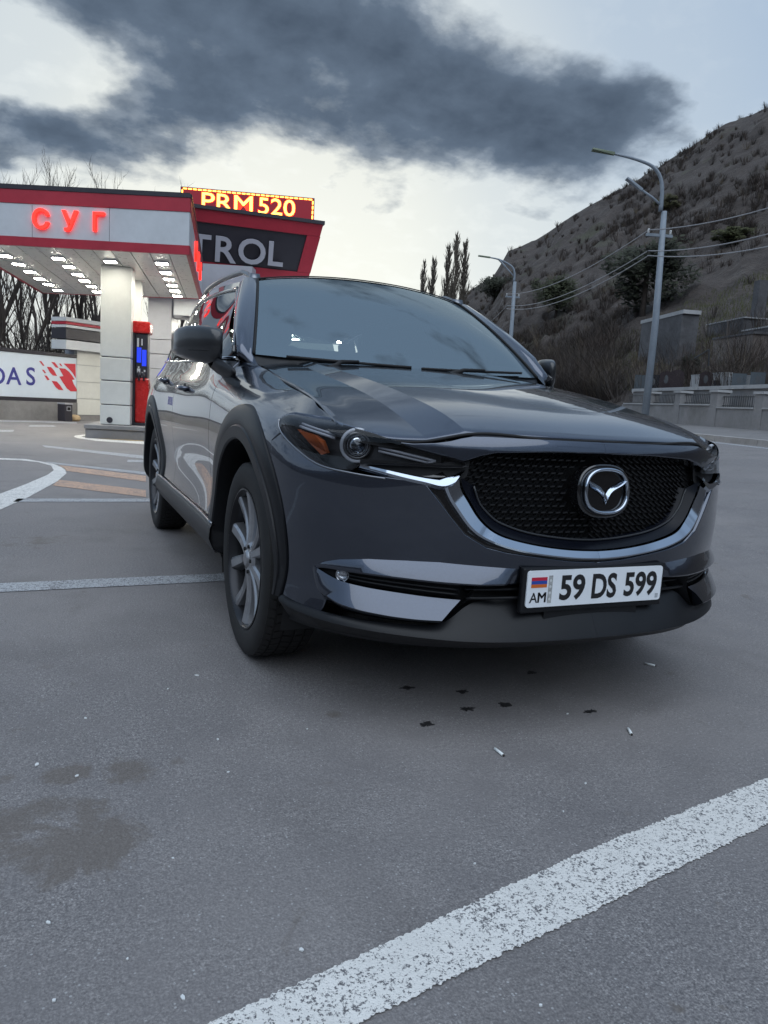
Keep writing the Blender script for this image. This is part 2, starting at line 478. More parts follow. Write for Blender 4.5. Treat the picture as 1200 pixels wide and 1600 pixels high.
ribbon('curved_white_line', G((-60, 803), (0, 772), (40, 757), (75, 742), (84, 735), (80, 728), (60, 722.5), (30, 719.5), (0, 718.5), (-60, 719)), G((-60, 830), (0, 797), (45, 777), (90, 752), (104, 740), (101, 732), (82, 724.5), (40, 717.5), (0, 716), (-60, 716.5)), WHITE_P, 'white band curving round in a hook left of the orange stripes', n=160)
ribbon('orange_stripe', G((92, 727), (228, 744)), G((104, 736), (228, 753)), ORANGE_P, 'orange stripe, the farther of two beside the hooked white band', n=60, group='orange stripes on the forecourt')
ribbon('orange_stripe', G((92, 750), (228, 766)), G((82, 759), (228, 777)), ORANGE_P, 'orange stripe, the nearer of two beside the hooked white band', n=60, group='orange stripes on the forecourt')
ribbon('white_bay_line', G((72, 721.5), (228, 738)), G((74, 724), (228, 742)), WHITE_OLD, 'thin white line bordering the farther orange stripe', n=60)
ribbon('white_bay_line', G((66, 696), (232, 713)), G((70, 699), (232, 718)), WHITE_OLD, 'thin white line between the pump island and the orange stripes', n=60)
ribbon('white_bay_line', G((-40, 671), (22, 672)), G((-40, 675), (20, 675)), WHITE_OLD, 'short white dash on the asphalt below the banner lettering', n=30)
ribbon('white_bay_line', G((47, 664.5), (84, 665.0)), G((44, 666.5), (88, 667.0)), WHITE_OLD, 'short faint white dash in front of the grey litter bin', n=30)
ribbon('white_bay_line', G((-40, 656), (60, 658), (120, 660)), G((-40, 658), (60, 660), (120, 662)), WHITE_OLD, 'long thin white line at the foot of the banner wall', n=40)
ribbon('white_bay_line', G((200, 718.5), (232, 719.5)), G((198, 722), (232, 723)), WHITE_OLD, 'short white dash on the asphalt just behind the rear wheel', n=30)
# ring round the pump island
ribbon('island_outline', G((240, 695.5), (200, 692.5), (150, 689), (122, 685), (115, 682.5), (118, 680.5), (140, 678.5)), G((240, 690), (200, 689), (160, 686.5), (134, 684), (127, 682.2), (130, 681.3), (142, 680.2)), WHITE_P, 'white outline painted round the pump island', n=60)
ribbon('island_band', G((240, 690), (200, 688.5), (160, 686), (140, 684.2)), G((240, 686.5), (200, 684.5), (160, 683.5), (140, 683.4)), YELLOW_P, 'yellow band painted inside the white island outline', n=40)
for s0, lab in ((9.15, 'white edge line along the kerb of the far road'),):
    ribbon('road_edge_line', [RP(s0, -10), RP(s0, 20), RP(s0, 60)], [RP(s0+.16, -10), RP(s0+.16, 20), RP(s0+.16, 60)], WHITE_OLD, lab, n=90, group='painted lines on the far road')

# ---- small litter on the asphalt
def litter():
    butt = mat('cigarette_paper', (.72, .76, .76), .7); tipm = mat('cigarette_tip', (.05, .04, .035), .8); filt = mat('cigarette_filter', (.62, .56, .46), .7)
    labs = ('cigarette end lying alone nearest the broad white line', 'cigarette end on the asphalt right of the oil drips', 'cigarette end at the edge of the shadow below the number plate')
    for (p0, p1), lab in zip((((773, 1172), (787, 1183)), ((981, 1140), (987, 1150)), ((1007, 1038), (1025, 1042))), labs):
        a, b_ = on_z(*p0), on_z(*p1); d = (b_-a); c = (a+b_)/2; L = min(.055, max(.03, d.length)); d.normalize()
        root = empty('cigarette_end', c); tag(root, lab, 'cigarette end', 'cigarette ends on the asphalt')
        for nm, t0, t1, r_, m_ in (('paper', -.5, .42, .0042, butt), ('burnt_tip', .42, .5, .0036, tipm)):
            mb = MB(); mb.tube([d*(L*t0)+Vector((0, 0, .0045)), d*(L*(t0+t1)/2)+Vector((.0004, 0, .0047)), d*(L*t1)+Vector((0, 0, .0043))], r_, 10); mb.build(nm, m_, root, True)
    chip = grainy('paper_scrap', (.62, .64, .64), .2, 60, .8)
    scr = [(134, 1123, .006), (340, 1156, .005), (120, 1213, .006), (57, 1196, .008), (357, 1207, .004), (471, 1485, .006), (84, 1565, .004), (887, 1116, .004), (915, 1225, .004), (880, 1269, .003), (845, 1573, .004), (270, 1342, .003), (75, 1443, .005), (262, 1077, .004), (308, 1056, .008), (286, 1560, .006), (480, 1140, .0025), (742, 1351, .003), (199, 1500, .003)]
    words_ = ['pale paper scrap on the open asphalt below the front wheel', 'tiny pale scrap on the asphalt']
    for k, (px, py, r_) in enumerate(scr):
        c = on_z(px, py); n = random.randint(5, 7); a0 = random.random()*6
        P = [(r_*random.uniform(.55, 1.2)*math.cos(a0+6.283*i/n)*1.6, r_*random.uniform(.55, 1.2)*math.sin(a0+6.283*i/n)) for i in range(n)]
        mb = MB(); mb.prism(P, .0008, .0028+random.random()*.001); o = mb.build('paper_scrap', chip); o.location = c; o.scale = (.75, .75, 1); o.rotation_euler = (random.uniform(-.08, .08), random.uniform(-.08, .08), random.random()*3)
        tag(o, 'tiny pale scrap lying on the open asphalt', 'scrap', 'pale scraps scattered on the asphalt')
    oil = grainy('oil_film', (.022, .021, .022), .5, 60, .5)
    for k, (px, py, r_) in enumerate([(637, 1075, .016), (722, 1081, .015), (731, 1108, .019), (789, 1101, .019), (667, 1132, .015), (923, 1112, .015), (831, 1051, .015)]):
        c = on_z(px, py); n = 40; P = []
        ph = random.random()*9
        for i in range(n):
            t = 6.283*i/n; q = max(.25, 1+.9*vnoise(math.cos(t)*1.3+ph, math.sin(t)*1.3, k*3.1)+.8*vnoise(math.cos(t)*3.2+ph, math.sin(t)*3.2, k)+.4*vnoise(math.cos(t)*8+ph, math.sin(t)*8, k))
            P.append((r_*q*math.cos(t)*1.15, r_*q*math.sin(t)*.8))
        mb = MB(); mb.prism(P, .0005, .0022); o = mb.build('oil_drip', oil); o.location = c
        tag(o, 'black oil drip, '+('leftmost of those below the bumper', 'second farthest from the broad line, above the cluster of two', 'left one of the two largest below the number plate', 'right one of the two largest below the number plate', 'nearest the lone cigarette end on the left side', 'rightmost, beside the middle cigarette end', 'farthest one, deepest in the shadow of the bumper')[k], 'oil drip', 'oil drips in front of the bumper')
litter()

# ---- hillside: terrain rising beyond the pavement and low hills all round the valley
def skyline(az):
    """elevation in degrees of the crest seen from the forecourt"""
    A = [-180, -140, -100, -70, -40, -20, 0, 20, 26.5, 28.0, 29.5, 30.9, 31.7, 31.95, 34.1, 35.8, 38.3, 40.8, 43.1, 45.8, 48.3, 56, 70, 90, 120, 150, 180]
    E_ = [13, 14, 11, 6.5, 3.5, 2.2, 1.6, 1.8, 4.2, 7.1, 8.45, 9.2, 10.5, 11.3, 12.2, 13.4, 14.8, 16.0, 17.3, 18.8, 19.8, 21.5, 23, 22, 18, 14.5, 13]
    return float(np.interp(az, A, E_))
def hill():
    az = np.concatenate([np.arange(-180, 18, 4.0), np.arange(18, 75, .32), np.arange(75, 180.1, 3.0)])
    RR = [0, .03, .07, .12, .18, .25, .33, .42, .5, .58, .66, .74, .82, .88, .93, .97, 1.0, 1.06, 1.2]
    fine = np.concatenate([np.linspace(0, 1, 56), [1.03, 1.08, 1.2]])
    V = []; n = len(fine)
    for a in az:
        d = Vector((math.sin(R(a)), math.cos(R(a)), 0))
        # start: the line of the cemetery wall on the right, farther off elsewhere
        q = d.x*ROAD_N.x+d.y*ROAD_N.y
        r0 = (12.4-so(EYE))/q if q > .10 else 900
        r0 = min(max(r0, 14), 95 if a > 0 else 140)
        if a < 10 or a > 130: r0 = 60 if abs(a) > 60 else 110
        el = skyline(a)
        crest = 170 if 15 < a < 80 else 240
        if a < 28: crest = 240
        crest = max(crest, r0+60)
        zc = math.tan(R(el))*crest+CAM_Z
        for t in fine:
            r_ = r0+(crest-r0)*t
            x, y = EYE.x+d.x*r_, EYE.y+d.y*r_
            tt = min(t, 1)
            # flat foot, then steepening to the crest
            z0 = .93 if q > .1 and 10 < a < 130 else -.2
            shape = tt**1.15*.80+.20*(tt*tt*(3-2*tt)) if 10 < a < 130 else tt
            z = z0+(zc-z0)*shape
            if t > 1: z -= (t-1)*crest*.5
            if tt > .06:
                k = min(1, (tt-.06)*6)*min(1, (1.02-tt)*7 if t <= 1 else .3)
                z += k*(3.4*fbm(x, y, .030, 4)+2.6*fbm(x, y, .11, 3)+1.8*abs(fbm(x, y, .25, 3)))
            V.append((x, y, z))
    m_ = len(az)
    F = [(i*n+j, i*n+j+1, (i+1)*n+j+1, (i+1)*n+j) for i in range(m_-1) for j in range(n-1)]
    def fn(nt, b, co):
        a = nt.noise(co, .055, 7, .65, .3); c = nt.noise(co, .35, 6, .7); d_ = nt.noise(co, 1.7, 5, .7)
        base = nt.ramp(c, [(.32, (.036, .029, .026)), (.5, (.058, .046, .040)), (.7, (.090, .073, .062))])
        base = nt.mix(nt.ramp(a, [(.45, .0), (.62, .75)]), base, (.062, .050, .044))
        rock = nt.ramp(d_, [(.3, (.075, .073, .075)), (.7, (.18, .175, .175))])
        geo = nt.n('ShaderNodeNewGeometry'); sp = nt.n('ShaderNodeSeparateXYZ'); nt.l(geo.outputs['Normal'], sp.inputs[0])
        steep = nt.ramp(sp.outputs[2], [(.55, 1.0), (.80, .0)])
        rk = nt.math('MULTIPLY', nt.ramp(nt.math('ADD', nt.math('MULTIPLY', c, .6), nt.math('MULTIPLY', d_, .4)), [(.52, .0), (.60, 1.0)]), nt.math('ADD', nt.math('MULTIPLY', steep, .5), .12))
        base = nt.mix(rk, base, rock)
        gr = nt.noise(co, .12, 4, .6)
        base = nt.mix(nt.ramp(gr, [(.60, .0), (.72, .5)]), base, (.065, .072, .035))
        nt.l(base, b.inputs['Base Color']); b.inputs['Roughness'].default_value = .95
        bp = nt.n('ShaderNodeBump', i_Strength=.9, i_Distance=.6); nt.l(nt.math('ADD', c, nt.math('MULTIPLY', d_, .6)), bp.inputs['Height']); nt.l(bp.outputs[0], b.inputs['Normal'])
    o = mesh('hill', V, F, nmat('hillside', fn), None, True)
    if o.data.polygons[len(o.data.polygons)//2].normal.z < 0: o.data.flip_normals()
    tag(o, kind='structure')
    return o
HILL = hill()
from mathutils.bvhtree import BVHTree
HB = BVHTree.FromPolygons([v.co.copy() for v in HILL.data.vertices], [tuple(p.vertices) for p in HILL.data.polygons])
def drop(x, y):
    h = HB.ray_cast(Vector((x, y, 400)), Vector((0, 0, -1)))
    return h[0].z if h[0] is not None else None
def hill_at(px, py):
    d = ray(px, py).normalized(); h = HB.ray_cast(EYE, d)
    return h[0]

# ---- plants
def twig_bush(mb, c, h, w, n, rng, lean=.5, wid=.012):
    """a shock of thin bare stems"""
    for _ in range(n):
        a = rng.uniform(0, 6.283); q = rng.uniform(0, 1)**.7
        b0 = c+Vector((math.cos(a)*w*.25*q, math.sin(a)*w*.25*q, -.1))
        hh = h*rng.uniform(.55, 1.1)
        t = c+Vector((math.cos(a)*w*(.35+.65*q), math.sin(a)*w*(.35+.65*q), hh*(1-.25*q)))
        m_ = (b0+t)/2+Vector((rng.uniform(-1, 1)*w*.15, rng.uniform(-1, 1)*w*.15, hh*.15))
        s = Vector((math.cos(a+1.57), math.sin(a+1.57), 0))*wid
        o = len(mb.v)
        mb.v += [tuple(b0-s), tuple(b0+s), tuple(m_+s*.7), tuple(m_-s*.7), tuple(t)]
        mb.f += [(o, o+1, o+2, o+3), (o+3, o+2, o+4)]
        for k in range(2):
            st = m_+(t-m_)*rng.uniform(0, .6); e = st+Vector((rng.uniform(-1, 1), rng.uniform(-1, 1), rng.uniform(.3, 1.1)))*h*.25
            o = len(mb.v); mb.v += [tuple(st-s*.5), tuple(st+s*.5), tuple(e)]; mb.f.append((o, o+1, o+2))
def brush():
    rng = random.Random(3)
    tones = [grainy('dry_brush_brown', (.062, .046, .038), .3, .5, .95), grainy('dry_brush_grey', (.080, .068, .062), .3, .5, .95), grainy('dry_brush_dark', (.046, .037, .031), .3, .5, .95), grainy('dry_brush_straw', (.115, .092, .064), .3, .5, .95)]
    sets = [MB() for _ in tones]
    # thicket at the foot of the slope and scattered bushes above
    cnt = 0
    while cnt < 3600:
        a = rng.uniform(24, 58); t = rng.random()**1.7
        d = Vector((math.sin(R(a)), math.cos(R(a)), 0)); q = d.x*ROAD_N.x+d.y*ROAD_N.y
        r0 = min((14.0-so(EYE))/max(q, .08), 95); r_ = r0+t*(165-r0)
        x, y = EYE.x+d.x*r_, EYE.y+d.y*r_
        dens = fbm(x, y, .045, 3)
        if t > .12 and dens < -.02+.25*t: 
            if rng.random() < .8: continue
        z = drop(x, y)
        if z is None: continue
        # keep the terraces of the cemetery open
        s, l = so(Vector((x, y, 0))), x*ROAD_D.x+y*ROAD_D.y
        if a > 40.3 and r_ < 66 and rng.random() < .93: continue
        k = rng.choices((0, 1, 2, 3), (5, 3, 3, 1.2))[0]
        h = rng.uniform(1.0, 2.4)*(1 if t < .15 else .55); twig_bush(sets[k], Vector((x, y, z)), h, h*rng.uniform(.6, 1.1), 30 if r_ > 60 else 44, rng, wid=.005+.00016*r_)
        cnt += 1
    for k, mb in enumerate(sets):
        o = mb.build('hillside_brush', tones[k])
        tag(o, ('brown', 'grey', 'dark', 'straw coloured')[k]+' bare brush growing over the hillside', 'brush', kind='stuff')
brush()
def leafy_crown(mb, c, rx, rz, n, rng, leaf=.25, flat=.8):
    """clumps of small leaf faces through an uneven volume"""
    lob = [(Vector((rng.gauss(0, .45)*rx, rng.gauss(0, .45)*rx, rng.uniform(-.75, .85)*rz)), rng.uniform(.28, .5)) for _ in range(26)]
    for _ in range(n):
        p, s = rng.choice(lob)
        v = Vector((rng.gauss(0, 1), rng.gauss(0, 1), rng.gauss(0, 1))).normalized()*(rng.random()**.4)
        q = c+p*(1-.35*abs(p.z)/rz)+Vector((v.x*rx*s, v.y*rx*s, v.z*rz*s*.8))
        a = Vector((rng.gauss(0, 1), rng.gauss(0, 1), rng.gauss(0, .7))).normalized(); b = a.orthogonal().normalized()
        l = leaf*rng.uniform(.6, 1.4); o = len(mb.v)
        mb.v += [tuple(q-a*l), tuple(q+b*l*.45), tuple(q+a*l), tuple(q-b*l*.45)]; mb.f.append((o, o+1, o+2, o+3))
def evergreen(px, py, wpx, hpx, dist, label, seed, tone=(.030, .034, .020)):
    rng = random.Random(seed)
    foot = hill_at(px, py+hpx*.5)
    if foot is None: foot = away(px, py+hpx*.5, dist)
    dist = math.hypot(foot.x-EYE.x, foot.y-EYE.y)
    sc = dist/CAM_F; h = hpx*sc*1.12; rx = wpx*sc/2
    zb = foot.z; base = foot+Vector((0, 0, h*.46))
    root = empty('evergreen_tree', (foot.x, foot.y, zb)); tag(root, label, 'tree', 'dark evergreens on the slope')
    mb = MB(); top = base.z+h*.3-zb
    mb.tube([(0, 0, -.5), (.1, .05, top*.5), (0, 0, top)], [rx*.08, rx*.06, rx*.02], 7); mb.build('trunk', BARK, root, True)
    mb = MB(); leafy_crown(mb, Vector((0, 0, base.z-zb)), rx, h/2, 5200, rng, leaf=.05*max(rx, 1.2)+.05)
    mb.build('crown', grainy('evergreen_%d' % seed, tone, .45, .6, .9), root)
BARK_P = grainy('poplar_bark', (.115, .098, .078), .3, 3, .95)
BARK = grainy('bark', (.062, .050, .043), .35, 3, .95, .5, 20)
evergreen(1003, 440, 118, 110, 42, 'large dark evergreen on the slope behind the nearer street lamp', 1)
evergreen(868, 465, 58, 62, 62, 'middle sized evergreen on the slope between the two street lamps', 2, (.040, .046, .022))
evergreen(772, 452, 52, 36, 100, 'low spreading evergreen on the slope behind the farther street lamp', 3, (.034, .038, .024))
evergreen(1144, 372, 44, 26, 85, 'small olive green evergreen high on the slope above the wires', 4, (.058, .062, .022))
evergreen(1044, 318, 32, 22, 110, 'small yellowish evergreen beside the lamp arm high on the slope', 5, (.066, .062, .026))
evergreen(1078, 578, 22, 34, 31, 'little dark conifer among the graves', 6, (.022, .024, .016))

def branch(mb, p, d, L, r_, lev, rng, up, spread, nseg=4, sides=5):
    pts = [p.copy()]; q = p.copy(); dd = d.copy()
    for k in range(nseg):
        dd = (dd+Vector((rng.gauss(0, .10), rng.gauss(0, .10), rng.gauss(0, .06)+up*.10))).normalized()
        q = q+dd*(L/nseg); pts.append(q.copy())
    mb.tube(pts, [r_*(1-.75*k/nseg) for k in range(nseg+1)], sides if lev > 1 else 3, cap=False)
    return pts, dd
def grow(mb, p, d, L, r_, lev, rng, up=.6, spread=.6, kids=(5, 8), first=.25, minr=.006):
    pts, dd = branch(mb, p, d, L, r_, lev, rng, up, spread)
    if lev == 0: return
    n = rng.randint(*kids)
    for k in range(n):
        t = first+(1-first)*(k+rng.random()*.6)/n
        i = min(int(t*(len(pts)-1)), len(pts)-2); f = t*(len(pts)-1)-i
        b = pts[i].lerp(pts[i+1], f); ax = (pts[i+1]-pts[i]).normalized()
        a = rng.uniform(0, 6.283); s = ax.orthogonal().normalized(); s2 = ax.cross(s)
        nd = (ax*(1-spread*.55)+(s*math.cos(a)+s2*math.sin(a))*spread+Vector((0, 0, up*.3))).normalized()
        grow(mb, b, nd, L*rng.uniform(.42, .66)*(1-.25*t), max(minr, r_*(1-.7*t)*.55), lev-1, rng, up, spread, kids, .15, minr)
def bare_tree_data(seed, h, spread, up, forks=2, lev=3, r0=.16, kids=(5, 8), minr=.006):
    rng = random.Random(seed)
    tr = MB(); cr = MB()
    pts, dd = branch(tr, Vector((0, 0, -.2)), Vector((rng.gauss(0, .05), rng.gauss(0, .05), 1)), h*.42, r0, 9, rng, .4, 0, 6, 8)
    top = pts[-1]
    for k in range(forks):
        a = 6.283*k/forks+rng.random(); nd = (dd+Vector((math.cos(a), math.sin(a), 0))*spread*.5).normalized()
        grow(cr, top, nd, h*.55, r0*.55, lev, rng, up, spread, kids, .1, minr)
    for k in range(4):
        i = rng.randint(2, 5); a = rng.uniform(0, 6.283)
        grow(cr, pts[i], (Vector((math.cos(a)*spread, math.sin(a)*spread, .7))).normalized(), h*.36, r0*.35, lev-1, rng, up, spread, kids, .15, minr)
    def dat(mb, nm):
        me = bpy.data.meshes.new(nm); me.from_pydata(mb.v, [], mb.f); me.update(); me.materials.append(BARK); return me
    return dat(tr, 'trunk'), dat(cr, 'crown')
def poplar_data(seed, h=16.0):
    rng = random.Random(seed); tr = MB(); cr = MB()
    pts = [Vector((rng.gauss(0, .05), rng.gauss(0, .05), h*.97*q/12)) for q in range(13)]; tr.tube(pts, [.20*(1-.9*q/12) for q in range(13)], 7)
    for k in range(190):
        t = .05+.93*k/190; z = h*t; i = min(int(t*12), 11); b = pts[i].lerp(pts[i+1], t*12-i)
        a = rng.uniform(0, 6.283); wide = (1-t)**.6*(.55+.45*min(1, t*4))
        d = Vector((math.cos(a)*.30, math.sin(a)*.30, 1)).normalized(); L = h*.15*wide*rng.uniform(.6, 1.15)+.4
        grow(cr, b, d, L, .045*(1-t)+.026, 1, rng, 1.4, .26, (7, 10), .15, .028)
    def dat(mb, nm):
        me = bpy.data.meshes.new(nm); me.from_pydata(mb.v, [], mb.f); me.update(); me.materials.append(BARK_P); return me
    return dat(tr, 'trunk'), dat(cr, 'crown')
TREES = [bare_tree_data(11+k, 9.0, .46, 1.1, 3, 3, .15, (4, 6), .007) for k in range(3)]
POPS = [poplar_data(31+k) for k in range(3)]
def place_tree(name, var, loc, sc, rz, label, group):
    root = empty(name, loc, rz); root.scale = (sc, sc, sc)
    tag(root, label, 'tree', group)
    for me, nm in zip(var, ('trunk', 'crown')):
        o = bpy.data.objects.new(nm, me); COL.objects.link(o); o.parent = root
    return root
rng_t = random.Random(5)
ORD = ('first', 'second', 'third', 'fourth', 'fifth', 'sixth', 'seventh', 'eighth', 'ninth', 'tenth')
for k, (px, dist, sc) in enumerate([(-14, 25, .66), (6, 30, .80), (22, 23.5, .56), (42, 26, .60), (60, 24.5, .58), (84, 29, .82), (97, 26, .55), (113, 31, .86), (131, 27, .58), (150, 34, .82), (196, 29, .62), (216, 33, .70), (275, 36, .93)]):
    p = away(px, 640, dist); p.z = 0
    lab = 'bare tree behind the banner wall, %s from the left edge of the photo' % ORD[k] if k < 10 else ('slim bare tree seen between the two canopy columns', 'bare tree just left of the grey sign tower', 'lone bare tree top rising behind the lit LED board')[k-10]
    place_tree('bare_tree', TREES[k % 3], p, sc, rng_t.random()*6.3, lab, 'bare trees behind the station')
for k, (px, ytop, lab) in enumerate([(664, 410, 'shorter bare poplar at the outer edge of the far pair'), (679, 405, 'shorter bare poplar nearest the tall poplars'), (702, 385, 'bare poplar with the lowest top in the tall clump by the hill foot'), (716, 368, 'tallest bare poplar in the middle of the tall clump'), (729, 378, 'bare poplar of the tall clump closest to the hillside')]):
    dist = 95 if k < 2 else 80
    d = ray(px, ytop); top = away(px, ytop, dist)
    p = Vector((top.x, top.y, -.5)); place_tree('poplar_tree', POPS[k % 3], p, (top.z+.5)/15.6, rng_t.random()*6.3, lab, 'bare poplars at the foot of the hill')
# dark scrub behind the banner wall
def scrub():
    rng = random.Random(9); mb = MB()
    for k in range(230):
        a = rng.uniform(-14, 14); r_ = rng.uniform(24, 36); c = Vector((EYE.x+math.sin(R(a))*r_, EYE.y+math.cos(R(a))*r_, 0))
        twig_bush(mb, c, rng.uniform(1.8, 3.4), rng.uniform(.8, 1.6), 34, rng, wid=.016)
    tag(mb.build('hedge_brush', grainy('scrub_dark', (.050, .042, .038), .3, .6, .95)), 'dark bare undergrowth behind the banner wall', 'brush', kind='stuff')
scrub()
# dry grass on the terraces
def grass():
    rng = random.Random(4); mb = MB()
    for k in range(16000):
        s = rng.uniform(15.0, 30); l = rng.uniform(16, 50); p = RP(s, l); z = drop(p.x, p.y)
        if z is None: continue
        h = rng.uniform(.12, .42); a = rng.uniform(0, 6.28); w_ = .022; o = len(mb.v)
        q = Vector((p.x, p.y, z-.03)); sd = Vector((math.cos(a), math.sin(a), 0))*w_
        mb.v += [tuple(q-sd), tuple(q+sd), tuple(q+Vector((rng.uniform(-.1, .1), rng.uniform(-.1, .1), h)))]; mb.f.append((o, o+1, o+2))
    tag(mb.build('grass', grainy('dry_grass', (.085, .088, .040), .4, .8, .95)), 'short dry greenish grass on the cemetery bank', 'grass', kind='stuff')
grass()

# ---- cemetery wall with piers and railings, graves, terraces
CONC = grainy('wall_concrete', (.235, .232, .235), .22, 1.4, .88, .35, 30, dirt=(.13, .125, .12))
STONE_L = grainy('light_stone', (.36, .365, .37), .2, 2.5, .8, .2, 30)
STONE_B = grainy('brown_masonry', (.155, .130, .118), .35, 2.2, .92, .6, 14, dirt=(.22, .21, .20))
STONE_G = grainy('grey_masonry', (.088, .088, .094), .38, 1.3, .92, .5, 16, dirt=(.15, .15, .155))
GRAN = grainy('black_granite', (.020, .021, .026), .4, 30, .25)
GRAN_B = grainy('blue_granite', (.070, .085, .098), .3, 30, .35)
GRAN_R = grainy('brown_granite', (.030, .021, .024), .4, 30, .3)
IRON = mat('railing_iron', (.025, .027, .032), .5)
def cemetery():
    root = empty('cemetery_wall', RP(11.75, 20, .85)); tag(root, 'long grey concrete cemetery wall with piers and iron railings beside the road', 'wall')
    inv = Matrix.Translation(-root.location)
    def bxs(mb, s0, s1, l0, l1, z0, z1):
        P = [RP(s0, l0, z0), RP(s0, l1, z0), RP(s1, l1, z0), RP(s1, l0, z0), RP(s0, l0, z1), RP(s0, l1, z1), RP(s1, l1, z1), RP(s1, l0, z1)]
        mb.hexa([inv @ p for p in P]); return mb
    # pier positions along the road
    L0 = [float(q) for q in np.arange(7.5, 29, 2.6)]
    for k, l in enumerate(L0[:-1]):
        st = .0 if l > 19 else -.08
        bxs(MB(), 11.70, 12.05, l+.02, l+2.58, .55, 1.52+st).build('wall_panel', CONC, root)
        bxs(MB(), 11.68, 12.08, l-.22, l+.22, .55, 1.95+st).build('pier', CONC, root)
        bxs(MB(), 11.64, 12.12, l-.27, l+.27, 1.953+st, 2.03+st).build('pier_cap', STONE_L, root)
        bxs(MB(), 11.66, 12.09, l+.225, l+2.375, 1.523+st, 1.57+st).build('coping', STONE_L, root)
        for z in (1.60+st, 1.88+st):
            bxs(MB(), 11.86, 11.89, l+.22, l+2.38, z, z+.025).build('rail', IRON, root)
        nb = 17
        for j in range(nb):
            a = l+.30+j*(2.0/(nb-1)); bxs(MB(), 11.868, 11.882, a-.008, a+.008, 1.573+st, 1.93+st).build('baluster', IRON, root)
    # raised terrace slab behind the wall
    t = empty('grave_terrace', RP(13, 18, 1.6)); tag(t, 'pale stone edging of the grave terrace just above the wall railings', 'terrace')
    iv = Matrix.Translation(-t.location)
    mb = MB(); P = [RP(12.5, 8, .9), RP(12.5, 29.2, .9), RP(16.5, 29.2, .9), RP(16.5, 8, .9), RP(12.5, 8, 2.1), RP(12.5, 29.2, 2.1), RP(16.5, 29.2, 2.1), RP(16.5, 8, 2.1)]
    mb.hexa([iv @ p for p in P]); mb.build('terrace_body', CONC, t)
    for k in range(7):
        l = 8+k*3.03; mb = MB(); P = [RP(12.42, l+.01, 2.104), RP(12.42, l+3.0, 2.104), RP(12.9, l+3.0, 2.104), RP(12.9, l+.01, 2.104)]
        mb.hexa([iv @ p for p in P]+[iv @ (p+Vector((0, 0, .12))) for p in P]); mb.build('edging_stone', STONE_L, t)
    # grave stones: place along the picture, width and height in metres
    def slab(px, py, wd, ht, m_, label, arch=False, th=.12, dist=None, por=True):
        # stands on the terrace, facing the road
        d = ray(px, 600); s_t = 13.6 if dist is None else dist
        q = d.x*ROAD_N.x+d.y*ROAD_N.y; r_ = (s_t-so(EYE))/q; c = EYE+d*r_; c.z = 2.12
        o = empty('gravestone', c); tag(o, label, 'gravestone', 'gravestones above the cemetery wall')
        fx = Vector((-ROAD_N.x, -ROAD_N.y, 0)); side = Vector((-ROAD_D.x, -ROAD_D.y, 0))
        yawd = (EYE-c); yawd.z = 0; yawd.normalize(); side = Vector((-yawd.y, yawd.x, 0))*-1
        M_ = frame((0, 0, 0), -side if side.dot(r2) < 0 else side, (0, 0, 1))
        if arch: poly = [(-wd/2, 0), (wd/2, 0), (wd/2, ht*.88), (wd*.25, ht*.97), (0, ht), (-wd*.25, ht*.97), (-wd/2, ht*.88)]
        else: poly = [(-wd/2, 0), (wd/2, 0), (wd/2, ht), (-wd/2, ht)]
        mb = MB(); mb.prism(poly, -th/2, th/2, M_); mb.build('slab', m_, o)
        mb = MB(); mb.prism([(-wd*.62, -.02), (wd*.62, -.02), (wd*.62, .10), (-wd*.62, .10)], -.2, .2, M_); mb.build('plinth', STONE_L, o)
        if por:
            mb = MB(); mb.prism([(wd*.17*math.cos(t_), ht*.62+ht*.20*math.sin(t_)) for t_ in np.linspace(0, 6.283, 14, endpoint=False)], th/2, th/2+.006, M_); mb.build('portrait_oval', mat('portrait_grey', (.075, .082, .09), .4), o)
    slab(1000, 0, .50, .84, GRAN_B, 'bluish gravestone just behind the foot of the nearer lamp post')
    slab(1020, 0, .52, .80, GRAN, 'black gravestone right beside the nearer lamp post')
    slab(1040, 0, .52, .92, GRAN_R, 'arched brown gravestone with a portrait, left of the tallest plain one', True)
    slab(1057, 0, .52, .94, GRAN_R, 'plain arched brown gravestone without a portrait', True, por=False)
    slab(1102, 0, .46, .78, GRAN_R, 'dark arched gravestone set in a pale stone surround', True)
    slab(1120, 0, .22, .42, GRAN, 'small black gravestone in a pale surround', por=False)
    slab(1154, 0, .46, .62, GRAN_B, 'blue grey gravestone, left of two matching ones')
    slab(1183, 0, .46, .62, GRAN_B, 'blue grey gravestone, right of two matching ones')
    def block(name, px0, px1, py0, py1, s_t, depth, m_, label, cap=True, cat='wall'):
        if s_t > 18:
            ft = hill_at((px0+px1)/2, py1)
            if ft is not None: s_t = so(ft)-.2
        pts = []
        for px in (px0, px1):
            d = ray(px, (py0+py1)/2); q = d.x*ROAD_N.x+d.y*ROAD_N.y; r_ = (s_t-so(EYE))/q; pts.append((EYE+d*r_, r_))
        a, b_ = pts[0][0].copy(), pts[1][0].copy()
        dt = ray((px0+px1)/2, py0); db = ray((px0+px1)/2, py1); rm = (pts[0][1]+pts[1][1])/2
        z1 = EYE.z+dt.z*rm; z0 = EYE.z+db.z*rm
        a.z = b_.z = 0; n_ = Vector((ROAD_N.x, ROAD_N.y, 0))*depth
        root_ = empty(name, ((a+b_)/2).to_tuple()); root_.location.z = z0; tag(root_, label, cat); iv_ = Matrix.Translation(-root_.location)
        P = [a, b_, b_+n_, a+n_]
        mb = MB(); mb.hexa([iv_ @ (p+Vector((0, 0, z0-.6))) for p in P]+[iv_ @ (p+Vector((0, 0, z1))) for p in P]); mb.build('body', m_, root_)
